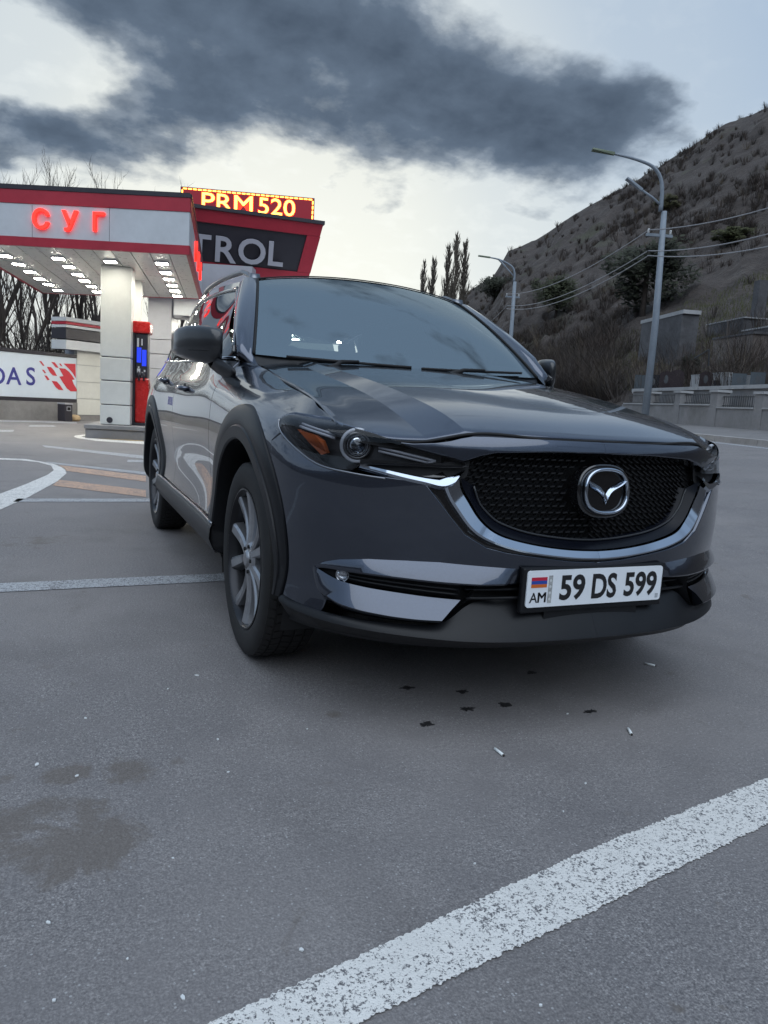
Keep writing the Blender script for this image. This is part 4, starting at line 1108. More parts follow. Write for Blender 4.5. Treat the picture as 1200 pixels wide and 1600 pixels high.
# ---- back of the forecourt: kiosk with striped parapet, banner wall, bin
def back_wall():
    def gp(px, py): 
        p = on_z(px, py); return p
    A, B = gp(-60, 654.5), gp(119, 656.5)
    d = (B-A); d.z = 0; d.normalize(); n_ = Vector((d.y, -d.x, 0))
    if n_.dot(EYE-A) < 0: n_ = -n_
    A = B-d*9.0
    w_ = empty('banner_wall', ((A+B)/2).to_tuple()); tag(w_, 'low grey concrete wall carrying a white advertising banner', 'wall'); lo = w_.location.copy()
    def hgt(px, py):
        # height of that picture point on the wall's face
        r_ = ray(px, py); t = (A-EYE).dot(n_)/r_.dot(n_); return (EYE+r_*t)
    zb0 = hgt(60, 627).z; zb1 = hgt(60, 553.5).z
    def face(name, m_, p0, p1, z0, z1, o0, o1, par=w_):
        P = [p0-n_*o0, p1-n_*o0, p1+n_*o1, p0+n_*o1]; lo_ = Vector((lo.x, lo.y, 0))
        return quad_slab(MB(), [p-lo_ for p in P], z0, z1).build(name, m_, par)
    face('plinth', CONC, A, B, -.1, zb0-.004, .25, .05)
    face('trim', PANEL_K, A, B, zb0, zb0+.09, .1, .03); face('trim', PANEL_K, A, B, zb1-.01, zb1+.08, .1, .03)
    BAN = nmat('banner_vinyl', alu_fn((.62, .70, .80), .04, .5))
    face('banner', BAN, A, B, zb0+.092, zb1-.012, .08, .012)
    blue = mat('banner_blue', (.045, .045, .26), .5); red = mat('banner_red', (.55, .025, .045), .5)
    Mf = lambda p: frame(p-lo, d if d.cross(Vector((0, 0, 1))).dot(n_) > 0 else -d, (0, 0, 1))
    for ch, px, py, hp in (('D', -4, 587, 27), ('A', 21, 587.5, 27), ('S', 47.5, 588, 28)):
        c = hgt(px, py)+n_*.014; t = (c-EYE).dot(fw)
        me, (w1, hh) = text_data(ch, 1.0, .003, .012); s = hp*t/CAM_F/hh
        ob = link('banner_letter', me, blue, w_); ob.matrix_basis = Mf(c) @ Matrix.Diagonal((s*.98, s, 1, 1))
    # chequered flag of bent red patches, traced from the banner
    F_ = [[(60.5, 564), (64, 564.5), (69, 571.5), (66.5, 571.5)], [(72.5, 573), (79, 573.5), (84, 579), (88.5, 587.5), (82, 586.5), (77.5, 582)], [(65, 577.5), (68, 578), (71.5, 583), (69, 583)], [(68.5, 586.5), (72.5, 587), (77, 593.5), (73.5, 594)],
          [(79.5, 565.5), (84.5, 566), (88, 570), (91, 575), (86.5, 574)], [(91.5, 568), (94, 568), (97, 572.5), (94.5, 572)], [(80, 595), (88, 596), (93, 601.5), (98.5, 609.8), (91, 609), (86, 604.5)],
          [(91.5, 575), (101, 576), (107.5, 581), (112.5, 587.5), (116, 593), (112, 593.5), (114.5, 600), (119.3, 608), (119.3, 611.5), (110, 611.5), (104, 607), (97.5, 597.5), (92, 588.5), (98.5, 587.5)],
          [(98.5, 568), (117.3, 568.5), (117.8, 591), (113, 583), (106.5, 575.5)]]
    for P in F_:
        q = [hgt(*p)+n_*.014-lo for p in P]; k = len(q)
        mb = MB(); mb.add([p for p in q]+[p+n_*.004 for p in q], [tuple(range(k)), tuple(range(k, 2*k))]+[(i, (i+1) % k, (i+1) % k+k, i+k) for i in range(k)]); mb.build('banner_patch', red, w_)
    # litter bin
    c = gp(97.5, 657.5); b_ = empty('litter_bin', c.to_tuple()); tag(b_, 'dark grey litter bin standing against the banner wall', 'bin')
    s = (c-EYE).dot(fw)/CAM_F
    bw, bh = 14*s, 26*s
    P = [d*-bw/2+n_*.02, d*bw/2+n_*.02, d*bw/2-n_*.26, d*-bw/2-n_*.26]; P = [p+n_*.22 for p in P]
    bb = quad_slab(MB(), P, 0, bh).build('body', PANEL_K, b_); beveled(bb, .01, 2)
    quad_slab(MB(), [p*1.06 for p in P], bh+.002, bh+.03).build('lid', PANEL_G, b_)
    f = d*-bw*.27+n_*.243; f2 = d*bw*.27+n_*.243
    quad_slab(MB(), [f, f2, f2+n_*.006, f+n_*.006], bh*.62, bh*.88).build('opening_frame', PANEL_G, b_)
    f = d*-bw*.2+n_*.25; f2 = d*bw*.2+n_*.25
    quad_slab(MB(), [f, f2, f2+n_*.004, f+n_*.004], bh*.66, bh*.84).build('opening', MATBLACK_S, b_)
    # sack beside it
    c = gp(116, 658); mb = MB(); mb.lathe([(.0, .0), (.10, .005), (.13, .06), (.115, .12), (.07, .16), (.0, .17)], 16); sk = mb.build('rubble_sack', grainy('sack_cloth', (.45, .33, .20), .3, 12, .9), None, True); sk.location = c; sk.scale = (1.25, 1, 1)
    for v in sk.data.vertices: v.co.x += .02*vnoise(v.co.x*18, v.co.y*18, v.co.z*18); v.co.y += .02*vnoise(v.co.y*18, v.co.z*18, 3)
    tag(sk, 'small tan sack lying between the bin and the kiosk', 'sack')
    # kiosk
    K0 = B+d*.02-n_*.0
    kk = empty('kiosk', (K0+d*2).to_tuple()); tag(kk, 'white panelled kiosk with red and black striped parapet behind the pump', 'kiosk'); lo2 = Vector((kk.location.x, kk.location.y, 0))
    z1 = hgt(160, 601).z
    n_p = 4; Lk = 6.2
    zs = [.14, .42, .66, .86, z1+.05] if z1 < 1.4 else [.14, .50, .85, 1.2, z1+.05]
    zs = [.14]+[hgt(140, y).z for y in (623.5, 597.5, 571.5)]+[max(hgt(140, 546).z, .5)]
    for z0, zq in zip(zs[:-1], zs[1:]):
        for k in range(6):
            a, b1 = K0+d*(Lk*k/6), K0+d*(Lk*(k+1)/6)
            quad_slab(MB(), [p-lo2 for p in (a+d*.006, b1-d*.006, b1-d*.006-n_*.12, a+d*.006-n_*.12)], z0+.006, zq-.006).build('wall_panel', PANEL_COL, kk)
    quad_slab(MB(), [p-lo2 for p in (K0+d*.02-n_*.03, K0+d*Lk-n_*.03, K0+d*Lk-n_*.5, K0+d*.02-n_*.5)], 0, zs[-1]+.3).build('wall_core', PANEL_G, kk)
    quad_slab(MB(), [p-lo2 for p in (K0+n_*.02, K0+d*Lk+n_*.02, K0+d*Lk-n_*.028, K0-n_*.028)], 0, .135).build('plinth', CONC, kk)
    yb = [(545.5, 531), (529.5, 513), (512, 507.5), (507, 502.5), (502, 495.5)]; ms = [PANEL_W, PANEL_K, PANEL_W, PANEL_R, PANEL_W]
    q0 = K0-d*.50
    for (y0, y1), m_ in zip(yb, ms):
        z0, z2 = hgt(100, y0).z, hgt(100, y1).z
        quad_slab(MB(), [p-lo2 for p in (q0+n_*.22, q0+d*(Lk+.5)+n_*.22, q0+d*(Lk+.5)-n_*.35, q0-n_*.35)], z0+.003, z2-.003).build('parapet_band', m_, kk)
    # glazed door with a poster
    dz = [hgt(213, 563).z, hgt(213, 652).z]
    a = K0+d*((hgt(205, 600)-K0).dot(d)); b1 = K0+d*((hgt(224, 600)-K0).dot(d))
    dr = quad_slab(MB(), [p-lo2 for p in (a+n_*.03, b1+n_*.03, b1-n_*.0, a-n_*.0)], .05, dz[0]).build('door', PANEL_K, kk)
    a2, b2 = a+d*.05, b1-d*.06
    H = dz[0]
    quad_slab(MB(), [p-lo2 for p in (a2+n_*.036, b2+n_*.036, b2+n_*.031, a2+n_*.031)], H*.36, H*.70).build('poster', BAN, dr)
    quad_slab(MB(), [p-lo2 for p in (a2+n_*.036, b2+n_*.036, b2+n_*.031, a2+n_*.031)], H*.10, H*.30).build('glass_panel', PANEL_G, dr)
    me, (w1, hh) = text_data('IG', 1.0, .002, .01); s = .17/hh
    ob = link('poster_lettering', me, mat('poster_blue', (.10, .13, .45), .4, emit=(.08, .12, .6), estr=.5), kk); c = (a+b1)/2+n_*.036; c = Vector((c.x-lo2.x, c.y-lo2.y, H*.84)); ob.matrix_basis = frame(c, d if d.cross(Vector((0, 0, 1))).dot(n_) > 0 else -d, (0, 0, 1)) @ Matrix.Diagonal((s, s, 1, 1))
MATBLACK_S = mat('void_black', (.006, .006, .007), .8)
back_wall()
# ================================================================== CAR
# car axes: u = distance from the centre plane (0..0.92), y = distance behind the front axle (nose is negative), z up
# plan of the body at bumper height
PLAN = np.array([(0, -.925), (.18, -.918), (.36, -.893), (.50, -.848), (.62, -.782), (.72, -.702), (.80, -.605), (.86, -.49), (.897, -.35), (.913, -.18),
                 (.918, .05), (.918, .35), (.915, .70), (.915, 1.2), (.915, 1.7), (.915, 2.2), (.920, 2.65), (.908, 3.05), (.855, 3.40), (.68, 3.58), (.35, 3.63), (0, 3.64)])
ST = {  # station: (inward offset, height) rows from below to the top edge
 0: [(.12, .24), (.03, .27), (.0, .33), (.01, .41), (.005, .50), (.0, .60), (.004, .69), (.008, .77), (.014, .84), (.040, .905), (.10, .95)],
 3: [(.12, .24), (.03, .27), (.0, .33), (.01, .41), (.005, .50), (.0, .60), (.002, .69), (.004, .77), (.010, .84), (.032, .905), (.10, .95)],
 5: [(.12, .24), (.03, .27), (.0, .33), (.01, .41), (.006, .50), (.0, .60), (.0, .69), (.005, .77), (.014, .84), (.038, .905), (.11, .95)],
 6: [(.11, .24), (.03, .27), (.0, .33), (.012, .41), (.008, .50), (.0, .60), (-.004, .69), (.0, .77), (.010, .84), (.032, .902), (.105, .930)],
 7: [(.10, .24), (.03, .27), (.0, .33), (.010, .42), (.006, .51), (.0, .61), (-.004, .70), (-.002, .78), (.006, .86), (.032, .918), (.128, .944)],
 8: [(.09, .24), (.03, .28), (.0, .36), (.0, .46), (.0, .55), (.0, .64), (-.004, .74), (.0, .82), (.016, .893), (.066, .945), (.168, .980)],
 9: [(.08, .24), (.03, .29), (.0, .38), (.0, .48), (.0, .58), (.0, .68), (-.002, .78), (.004, .86), (.028, .93), (.085, .975), (.175, 1.008)],
 10: [(.08, .24), (.03, .29), (.0, .38), (.0, .49), (.0, .59), (.0, .69), (-.002, .79), (.004, .88), (.030, .955), (.095, 1.003), (.195, 1.038)],
 11: [(.10, .24), (.03, .29), (.0, .38), (.004, .48), (.006, .58), (.002, .69), (.0, .80), (.006, .90), (.030, .98), (.095, 1.038), (.20, 1.080)],
 12: [(.12, .24), (.03, .29), (.0, .38), (.014, .46), (.022, .56), (.010, .68), (.0, .80), (.004, .91), (.018, .99), (.052, 1.06), (.085, 1.13)],
 13: [(.12, .24), (.03, .29), (.0, .38), (.018, .46), (.028, .56), (.012, .68), (.0, .80), (.005, .91), (.020, .99), (.055, 1.06), (.085, 1.13)],
 15: [(.12, .24), (.03, .29), (.0, .38), (.014, .46), (.022, .56), (.010, .68), (.0, .80), (.004, .91), (.022, 1.0), (.06, 1.07), (.09, 1.145)],
 16: [(.08, .24), (.03, .30), (.0, .40), (.004, .50), (.002, .60), (-.004, .71), (-.006, .83), (.004, .94), (.03, 1.03), (.07, 1.10), (.10, 1.16)],
 17: [(.08, .26), (.03, .31), (.0, .41), (.0, .52), (.0, .62), (-.004, .74), (.0, .86), (.02, .97), (.055, 1.05), (.10, 1.12), (.13, 1.175)],
 19: [(.10, .28), (.03, .33), (.0, .42), (.0, .52), (.01, .62), (.03, .74), (.05, .86), (.08, .97), (.12, 1.05), (.15, 1.12), (.18, 1.175)],
 21: [(.10, .28), (.03, .33), (.0, .42), (.0, .52), (.01, .62), (.03, .74), (.05, .86), (.08, .97), (.12, 1.05), (.15, 1.12), (.18, 1.175)],
}
class Wrap:
    def __init__(s):
        K = len(PLAN)
        keys = sorted(ST)
        rows = np.zeros((K, 11, 2))
        for k in range(K):
            if k in ST: rows[k] = ST[k]; continue
            a = max(q for q in keys if q < k); b = min(q for q in keys if q > k)
            f = (k-a)/(b-a); rows[k] = (1-f)*np.array(ST[a])+f*np.array(ST[b])
        P = np.concatenate([PLAN[3:0:-1]*[-1, 1], PLAN, PLAN[-2:-5:-1]*[-1, 1]])
        rows = np.concatenate([rows[3:0:-1], rows, rows[-2:-5:-1]])
        d = np.concatenate([[0], np.cumsum(np.linalg.norm(np.diff(P, axis=0), axis=1))])
        M = nat2(d, P)
        q = np.linspace(0, d[-1], 6000); X = spl(d, P, M, q)
        L = np.concatenate([[0], np.cumsum(np.linalg.norm(np.diff(X, axis=0), axis=1))])
        L0 = np.interp(d[3], q, L)
        s.ta, s.tx, s.ty = L-L0, X[:, 0], X[:, 1]
        dx = np.gradient(s.tx, s.ta); dy = np.gradient(s.ty, s.ta); nn = np.hypot(dx, dy)
        s.nx, s.ny = -(-dy/nn), -dx/nn      # outward of a curve running nose -> side
        s.ka = np.interp(d, q, L)-L0
        s.rows = rows.reshape(len(P), 22); s.RM = nat2(s.ka, s.rows)
        half = (s.ta >= -1e-9) & (s.tx >= -1e-9)
        s.ha, s.hu, s.hy = s.ta[half], s.tx[half], s.ty[half]
        i = s.hy < .3
        s.aN = lambda u: np.interp(u, s.hu[i], s.ha[i])
        j = s.hy < 3.55
        s.aS = lambda y: np.interp(y, s.hy[j], s.ha[j])
    def pos(s, a, z):
        a = np.atleast_1d(np.asarray(a, float)); z = np.atleast_1d(np.asarray(z, float))
        rw = spl(s.ka, s.rows, s.RM, a).reshape(-1, 11, 2)
        O, Z = rw[:, :, 0], rw[:, :, 1]
        z2 = np.clip(z, Z[:, 0], Z[:, -1])
        n = 11; h = np.diff(Z, axis=1)
        A = np.zeros((len(a), n, n)); B = np.zeros((len(a), n)); A[:, 0, 0] = A[:, -1, -1] = 1
        for i in range(1, n-1):
            A[:, i, i-1] = h[:, i-1]; A[:, i, i] = 2*(h[:, i-1]+h[:, i]); A[:, i, i+1] = h[:, i]
            B[:, i] = 6*((O[:, i+1]-O[:, i])/h[:, i]-(O[:, i]-O[:, i-1])/h[:, i-1])
        Mm = np.linalg.solve(A, B[:, :, None])[:, :, 0]
        k = np.clip((z2[:, None] > Z).sum(1)-1, 0, n-2); r = np.arange(len(a))
        hh = Z[r, k+1]-Z[r, k]; a1 = (Z[r, k+1]-z2)/hh; b1 = 1-a1
        o = a1*O[r, k]+b1*O[r, k+1]+((a1**3-a1)*Mm[r, k]+(b1**3-b1)*Mm[r, k+1])*hh*hh/6
        x = np.interp(a, s.ta, s.tx); y = np.interp(a, s.ta, s.ty); nx = np.interp(a, s.ta, s.nx); ny = np.interp(a, s.ta, s.ny)
        return np.stack([x-nx*o, y-ny*o, z], 1)
    def nrm(s, a, z):
        e = 2e-3
        a = np.atleast_1d(np.asarray(a, float)); z = np.atleast_1d(np.asarray(z, float))
        da = s.pos(a+e, z)-s.pos(a-e, z); dz = s.pos(a, z+e)-s.pos(a, z-e)
        n = np.cross(dz, da)
        n /= np.linalg.norm(n, axis=1)[:, None]
        nx = np.interp(a, s.ta, s.nx); ny = np.interp(a, s.ta, s.ny)
        sg = np.sign(n[:, 0]*nx+n[:, 1]*ny); sg[sg == 0] = 1
        return n*sg[:, None]
W = Wrap()
def inpoly(P, Q):
    x, y = Q[:, 0], Q[:, 1]; ins = np.zeros(len(Q), bool); n = len(P)
    for i in range(n):
        x1, y1 = P[i]; x2, y2 = P[(i+1) % n]
        c = ((y1 > y) != (y2 > y))
        with np.errstate(divide='ignore', invalid='ignore'):
            t = (x2-x1)*(y-y1)/(y2-y1)+x1
        ins ^= c & (x < t)
    return ins
def polydist(P, Q):
    A = P; B = np.roll(P, -1, 0); best = np.full(len(Q), 9.)
    for a, b in zip(A, B):
        d = b-a; L = d@d
        if L < 1e-12: continue
        t = np.clip(((Q-a)@d)/L, 0, 1); best = np.minimum(best, np.linalg.norm(Q-(a+t[:, None]*d), axis=1))
    return best
def inset(P, g):
    A = np.roll(P, 1, 0); B = np.roll(P, -1, 0)
    t1 = P-A; t2 = B-P
    t1 /= np.linalg.norm(t1, axis=1)[:, None]+1e-12; t2 /= np.linalg.norm(t2, axis=1)[:, None]+1e-12
    t = t1+t2; t /= np.linalg.norm(t, axis=1)[:, None]+1e-9
    n = np.stack([-t[:, 1], t[:, 0]], 1)
    ar = 0.5*np.sum(P[:, 0]*B[:, 1]-B[:, 0]*P[:, 1])
    return P+n*g*(1 if ar > 0 else -1)
def cdt_fill(P, h, extra=None):
    """triangulate the inside of polygon P with a grid of spacing h"""
    mn, mx = P.min(0), P.max(0)
    gx, gy = np.meshgrid(np.arange(mn[0]+h/2, mx[0], h), np.arange(mn[1]+h/2, mx[1], h))
    G = np.stack([gx.ravel(), gy.ravel()], 1)
    if len(G):
        G = G[inpoly(P, G)]
        if len(G): G = G[polydist(P, G) > h*0.45]
    pts = np.concatenate([P, G]) if len(G) else P
    n = len(P)
    V, E_, F, ov, oe, of = delaunay_2d_cdt([Vector(p) for p in pts], [(i, (i+1) % n) for i in range(n)], [], 0, 1e-7)
    V = np.array([tuple(v) for v in V]); F = np.array([f for f in F if len(f) == 3])
    C = V[F].mean(1)
    F = F[inpoly(P, C)]
    return V, F
def flipx(o_verts): return [(-v[0], v[1], v[2]) for v in o_verts]
def both(name, verts, faces, material, parent, normals=None, smooth=False, names=None):
    """near side (world x = -u) and mirrored far side, as two parts"""
    v = np.array(verts, float)
    out = []
    for sgn in (-1, 1):
        vv = v.copy(); vv[:, 0] *= sgn
        nn = None
        if normals is not None: nn = np.array(normals, float).copy(); nn[:, 0] *= sgn
        ff = [tuple(f) for f in faces]
        if sgn < 0: ff = [f[::-1] for f in ff]
        out.append(mesh(name, vv, ff, material, parent, smooth, nn))
    return out
def panel_geo(P, posf, nrmf, h=.025, gap=.0022, skirt=.018, step=.012, push=0.0):
    """trimmed piece of a surface with a rolled edge: vertices, faces, normals (u >= 0 side)"""
    P = np.array(P, float)
    P = poly_resample(np.concatenate([P, P[:1]]), step)[:-1]
    if gap: P = inset(P, gap)
    V, F = cdt_fill(P, h)
    X = posf(V[:, 0], V[:, 1]); N = nrmf(V[:, 0], V[:, 1])
    X = X+N*push
    fn = np.cross(X[F[:, 1]]-X[F[:, 0]], X[F[:, 2]]-X[F[:, 0]])
    bad = (fn*N[F[:, 0]]).sum(1) < 0
    F[bad] = F[bad][:, ::-1]
    verts = list(X); norms = list(N); faces = [tuple(f) for f in F]
    # skirt
    if skirt:
        X0 = posf(P[:, 0], P[:, 1]); N0 = nrmf(P[:, 0], P[:, 1]); X0 = X0+N0*push
        T = np.roll(X0, -1, 0)-np.roll(X0, 1, 0); T /= np.linalg.norm(T, axis=1)[:, None]+1e-9
        S = np.cross(T, N0)
        c = posf(*[np.array([q]) for q in P.mean(0)])[0]
        ar = 0.5*np.sum(P[:, 0]*np.roll(P[:, 1], -1)-np.roll(P[:, 0], -1)*P[:, 1])
        # outward side: test by sampling a short step in parameter space
        Pin = inset(P, .004); Xi = posf(Pin[:, 0], Pin[:, 1]); D = X0-Xi
        S *= np.sign((S*D).sum(1))[:, None]
        o = len(verts); n = len(P)
        r = .003
        ring1 = X0; ring2 = X0+S*r*.7-N0*r*.6; ring3 = X0+S*r-N0*skirt
        for ring, nn in ((ring1, N0), (ring2, (S+N0)/1.414), (ring3, S)):
            verts += list(ring); norms += list(nn)
        for k in range(2):
            for i in range(n):
                j = (i+1) % n
                f = (o+k*n+i, o+k*n+j, o+(k+1)*n+j, o+(k+1)*n+i)
                a, b, d = verts[f[0]], verts[f[1]], verts[f[3]]
                if np.dot(np.cross(b-a, d-a), S[i]+N0[i]) < 0: f = f[::-1]
                faces.append(f)
    return np.array(verts), faces, np.array(norms)
def wpos(a, z): return W.pos(a, z)
def wnrm(a, z): return W.nrm(a, z)
def NZ(*pts): return [(float(W.aN(u)), z) for u, z in pts]        # nose features given as (u, z)
def SZ(*pts): return [(float(W.aS(y)), z) for y, z in pts]        # side features given as (y, z)
def arc(cy, r, t0, t1, n=26, cz=.365):
    return [(cy+r*math.cos(R(t)), cz+r*math.sin(R(t))) for t in np.linspace(t0, t1, n)]
def nose_pt(u, z, d=0.0):
    a = W.aN(np.atleast_1d(u)); p = W.pos(a, np.atleast_1d(z)); n = W.nrm(a, np.atleast_1d(z))
    n[:, 2] = 0; n /= np.linalg.norm(n, axis=1)[:, None]
    return p+n*np.atleast_1d(d)[:, None]
def nose_curve(pts, n, smooth=True):
    """pts (u, z, d) -> n points in space"""
    C = curve(pts, n) if smooth else lin_n(pts, n)
    return nose_pt(C[:, 0], C[:, 1], C[:, 2])
def loft(curves):
    n = len(curves[0]); V = np.concatenate(curves); F = []
    for k in range(len(curves)-1):
        for i in range(n-1):
            a = k*n+i; F.append((a, a+1, a+n+1, a+n))
    return V, F
def orient(V, F, outward):
    """flip faces so that they face along outward(centre)"""
    out = []
    for f in F:
        P = V[list(f)]; n = np.cross(P[1]-P[0], P[-1]-P[0]); c = P.mean(0)
        out.append(f if np.dot(n, outward(c)) > 0 else f[::-1])
    return out
def fwd(c): return np.array([c[0]*.9, -.8, .45])

# ---------------------------------------------------------------- materials of the car
def paint_fn(nt, b, co):
    n = nt.noise(co, 900, 2, 0.5)
    c = nt.ramp(n, [(0.35, (0.042, 0.051, 0.073)), (0.7, (0.066, 0.079, 0.110))])
    nt.l(c, b.inputs['Base Color'])
    b.inputs['Metallic'].default_value = 1.0; b.inputs['Roughness'].default_value = 0.25
    b.inputs['Coat Weight'].default_value = 1.0; b.inputs['Coat IOR'].default_value = 1.66
    d = nt.noise(co, 4.0, 6, 0.7)
    nt.l(nt.ramp(d, [(0.35, 0.008), (0.75, 0.035)]), b.inputs['Coat Roughness'])
PAINT = nmat('car_paint', paint_fn)
def plastic_fn(nt, b, co):
    n = nt.noise(co, 300, 3, 0.6); d = nt.noise(co, 5, 5, 0.65)
    nt.l(nt.mix(nt.ramp(d, [(0.45, 0.0), (0.8, 0.5)]), (0.0065, 0.0072, 0.009), (0.013, 0.013, 0.015)), b.inputs['Base Color'])
    b.inputs['Roughness'].default_value = 0.40; b.inputs['Specular IOR Level'].default_value = 0.32
    bp = nt.n('ShaderNodeBump', i_Strength=0.06, i_Distance=0.002); nt.l(n, bp.inputs['Height']); nt.l(bp.outputs[0], b.inputs['Normal'])
PLASTIC = nmat('black_plastic', plastic_fn)
GLOSSBLACK = mat('gloss_black', (0.006, 0.006, 0.007), 0.08, coat=1.0)
MATBLACK = mat('matt_black', (0.006, 0.006, 0.007), 0.75)
CHROME = mat('chrome', (0.46, 0.51, 0.58), 0.07, metal=1.0)
def rubber_fn(nt, b, co):
    d = nt.noise(co, 9, 6, 0.7)
    nt.l(nt.ramp(d, [(0.35, (0.005, 0.005, 0.0055)), (0.75, (0.013, 0.0125, 0.012))]), b.inputs['Base Color'])
    b.inputs['Roughness'].default_value = 0.72
RUBBER = nmat('tyre_rubber', rubber_fn)
def alloy_fn(nt, b, co):
    d = nt.noise(co, 14, 5, 0.7)
    nt.l(nt.ramp(d, [(0.3, (0.28, 0.29, 0.31)), (0.75, (0.42, 0.43, 0.45))]), b.inputs['Base Color'])
    b.inputs['Metallic'].default_value = 0.85; b.inputs['Roughness'].default_value = 0.33; b.inputs['Coat Weight'].default_value = 0.5
ALLOY = nmat('rim_alloy', alloy_fn)
ALLOY_D = mat('rim_barrel', (.035, .036, .04), .35, metal=.8)
def glass_mat(name, tint, gl=1.5, rough=0.0, refl=(0.92, 0.96, 1.0)):
    if name in MATS: return MATS[name]
    mt = bpy.data.materials.new(name); mt.use_nodes = True; nt = NT(mt.node_tree)
    tr = nt.n('ShaderNodeBsdfTransparent'); tr.inputs[0].default_value = (*tint, 1)
    g = nt.n('ShaderNodeBsdfGlossy'); g.inputs['Roughness'].default_value = rough; g.inputs['Color'].default_value = (*refl, 1)
    fr = nt.n('ShaderNodeFresnel', i_IOR=gl)
    mx = nt.n('ShaderNodeMixShader'); nt.l(fr.outputs[0], mx.inputs[0]); nt.l(tr.outputs[0], mx.inputs[1]); nt.l(g.outputs[0], mx.inputs[2])
    o = nt.n('ShaderNodeOutputMaterial'); nt.l(mx.outputs[0], o.inputs[0])
    MATS[name] = mt
    return mt
GLASS_W = glass_mat('windscreen_glass', (0.66, 0.76, 0.78), 3.5, refl=(.84,.96,1.0))
GLASS_S = glass_mat('side_glass', (0.10, 0.12, 0.12), 2.0)
LENS = glass_mat('lamp_lens', (0.94, 0.95, 0.97), 1.36)
DARKGREY = mat('lamp_housing', (0.012, 0.012, 0.014), 0.35)
SILVER = mat('lamp_silver', (0.35, 0.36, 0.38), 0.22, metal=1.0)
AMBER = mat('amber_reflector', (0.36, 0.075, 0.012), 0.3)
INTERIOR = grainy('interior_trim', (0.028, 0.029, 0.031), 0.3, 30, 0.8)

car = empty('car', (0, 0, 0))
tag(car, 'dark grey metallic SUV with chrome grille wing parked on the asphalt', 'car')

# ---------------------------------------------------------------- painted skin
HEAD_TOP = [(.640, .869), (.70, .888), (.772, .906), (.83, .916), (.879, .925)]
def npanel(name, poly=None, m_=None, **kw):
    V, F, N = panel_geo(poly, wpos, wnrm, **kw)
    return both(name, V, F, m_, car, N)
AR = .50
# bumper, one piece across the nose (built as near and far halves that meet on the centre plane)
bump = NZ((0, .527), (.10, .532), (.22, .547), (.32, .560), (.385, .575), (.45, .612), (.493, .663), (.535, .716), (.560, .748), (.585, .757), (.66, .762),
          (.757, .766), (.805, .776), (.845, .803), (.872, .836)) + [(float(W.aN(.884)), .862)]
bump += SZ((-.36, .832)) + SZ(*[(r_*math.cos(R(t)), .365+r_*math.sin(R(t))) for t, r_ in zip(np.linspace(148, 180, 12), np.linspace(.495, .440, 12))]) + SZ((-.445, .345))
bump += NZ((.85, .338), (.79, .335), (.786, .372), (.796, .42), (.814, .466), (.795, .486), (.76, .503), (.692, .518), (.60, .525), (.513, .528), (.40, .522), (.30, .516), (.15, .512), (0, .511))
def bumper_panel():
    V, F, N = panel_geo(bump, wpos, wnrm, h=.022, gap=.0)
    V = V.copy()
    n = len(V); V2 = V*[-1, 1, 1]; N2 = N*[-1, 1, 1]
    # drop the skirt wall on the centre plane by merging both halves
    F1 = [f[::-1] for f in F]; F2 = [tuple(i+n for i in f) for f in F]
    allV = np.concatenate([V2, V]); allN = np.concatenate([N2, N])
    keep = [f for f in F1+F2 if not all(abs(allV[i][0]) < .0032 for i in f)]
    return mesh('front_bumper', allV, keep, PAINT, car, True, allN)
bumper_panel()
# strip between bonnet and grille
strip = NZ((0, .897), (.25, .8975), (.40, .8975), (.442, .896), (.475, .888), (.505, .878), (.542, .870), (.60, .8635), (.63, .8650), (.60, .858), (.54, .845), (.50, .836), (.465, .828), (.45, .833), (.42, .845), (.375, .856), (.20, .866), (0, .868))
def strip_panel():
    V, F, N = panel_geo(strip, wpos, wnrm, h=.02, gap=.0)
    n = len(V)
    allV = np.concatenate([V*[-1, 1, 1], V]); allN = np.concatenate([N*[-1, 1, 1], N])
    keep = [f for f in [f[::-1] for f in F]+[tuple(i+n for i in f) for f in F] if not all(abs(allV[i][0]) < .0032 for i in f)]
    mesh('grille_bridge', allV, keep, PAINT, car, True, allN)
strip_panel()
SHUT = [(-.53, .925), (-.40, .967), (-.21, 1.001), (.025, 1.031), (.275, 1.067), (.45, 1.098)]
# fender
fen = SZ((-.36, .835)) + [(float(W.aN(.886)), .864)] + NZ((.8905, .885), (.8915, .905), (.885, .922), (.879, .9265), (.83, .919), (.803, .914)) + [(float(W.aS(-.60)), .915)]
fen += SZ((-.585, .920), (-.57, .9255), (-.54, .9335), (-.50, .9415), (-.45, .9525), (-.41, .9625), (-.37, .9735), (-.21, 1.0), (.025, 1.030), (.275, 1.066), (.42, 1.094), (.50, 1.112), (.58, 1.12))
fen += SZ((.60, 1.00), (.61, .80), (.605, .60), (.60, .40)) + SZ((.47, .40)) + SZ(*arc(0, AR, 4, 148, 30))
npanel('front_fender', fen, PAINT, h=.022, gap=.0035)
# doors, rear quarter
npanel('front_door', gap=.004, h=.028, m_=PAINT, poly=SZ((.60, .40), (.605, .60), (.61, .80), (.60, 1.00), (.585, 1.12), (.9, 1.125), (1.3, 1.13), (1.72, 1.135), (1.735, 1.0), (1.74, .8), (1.735, .6), (1.72, .40)))
npanel('rear_door', SZ((1.72, .40), (1.735, .6), (1.74, .8), (1.735, 1.0), (1.72, 1.135), (2.1, 1.142), (2.45, 1.15), (2.60, 1.155), (2.60, 1.0)) + SZ(*arc(2.7, AR+.06, 100, 170, 14)) + SZ((2.18, .40)), PAINT, h=.028)
quart = SZ((2.60, 1.0), (2.60, 1.155), (2.85, 1.16), (3.1, 1.165), (3.3, 1.17)) + [(float(W.aS(3.45)), 1.172), (float(W.aS(3.45)), .42)] + SZ((3.19, .42)) + SZ(*arc(2.7, AR, 6, 98, 16))
npanel('rear_quarter_panel', quart, PAINT, h=.03)
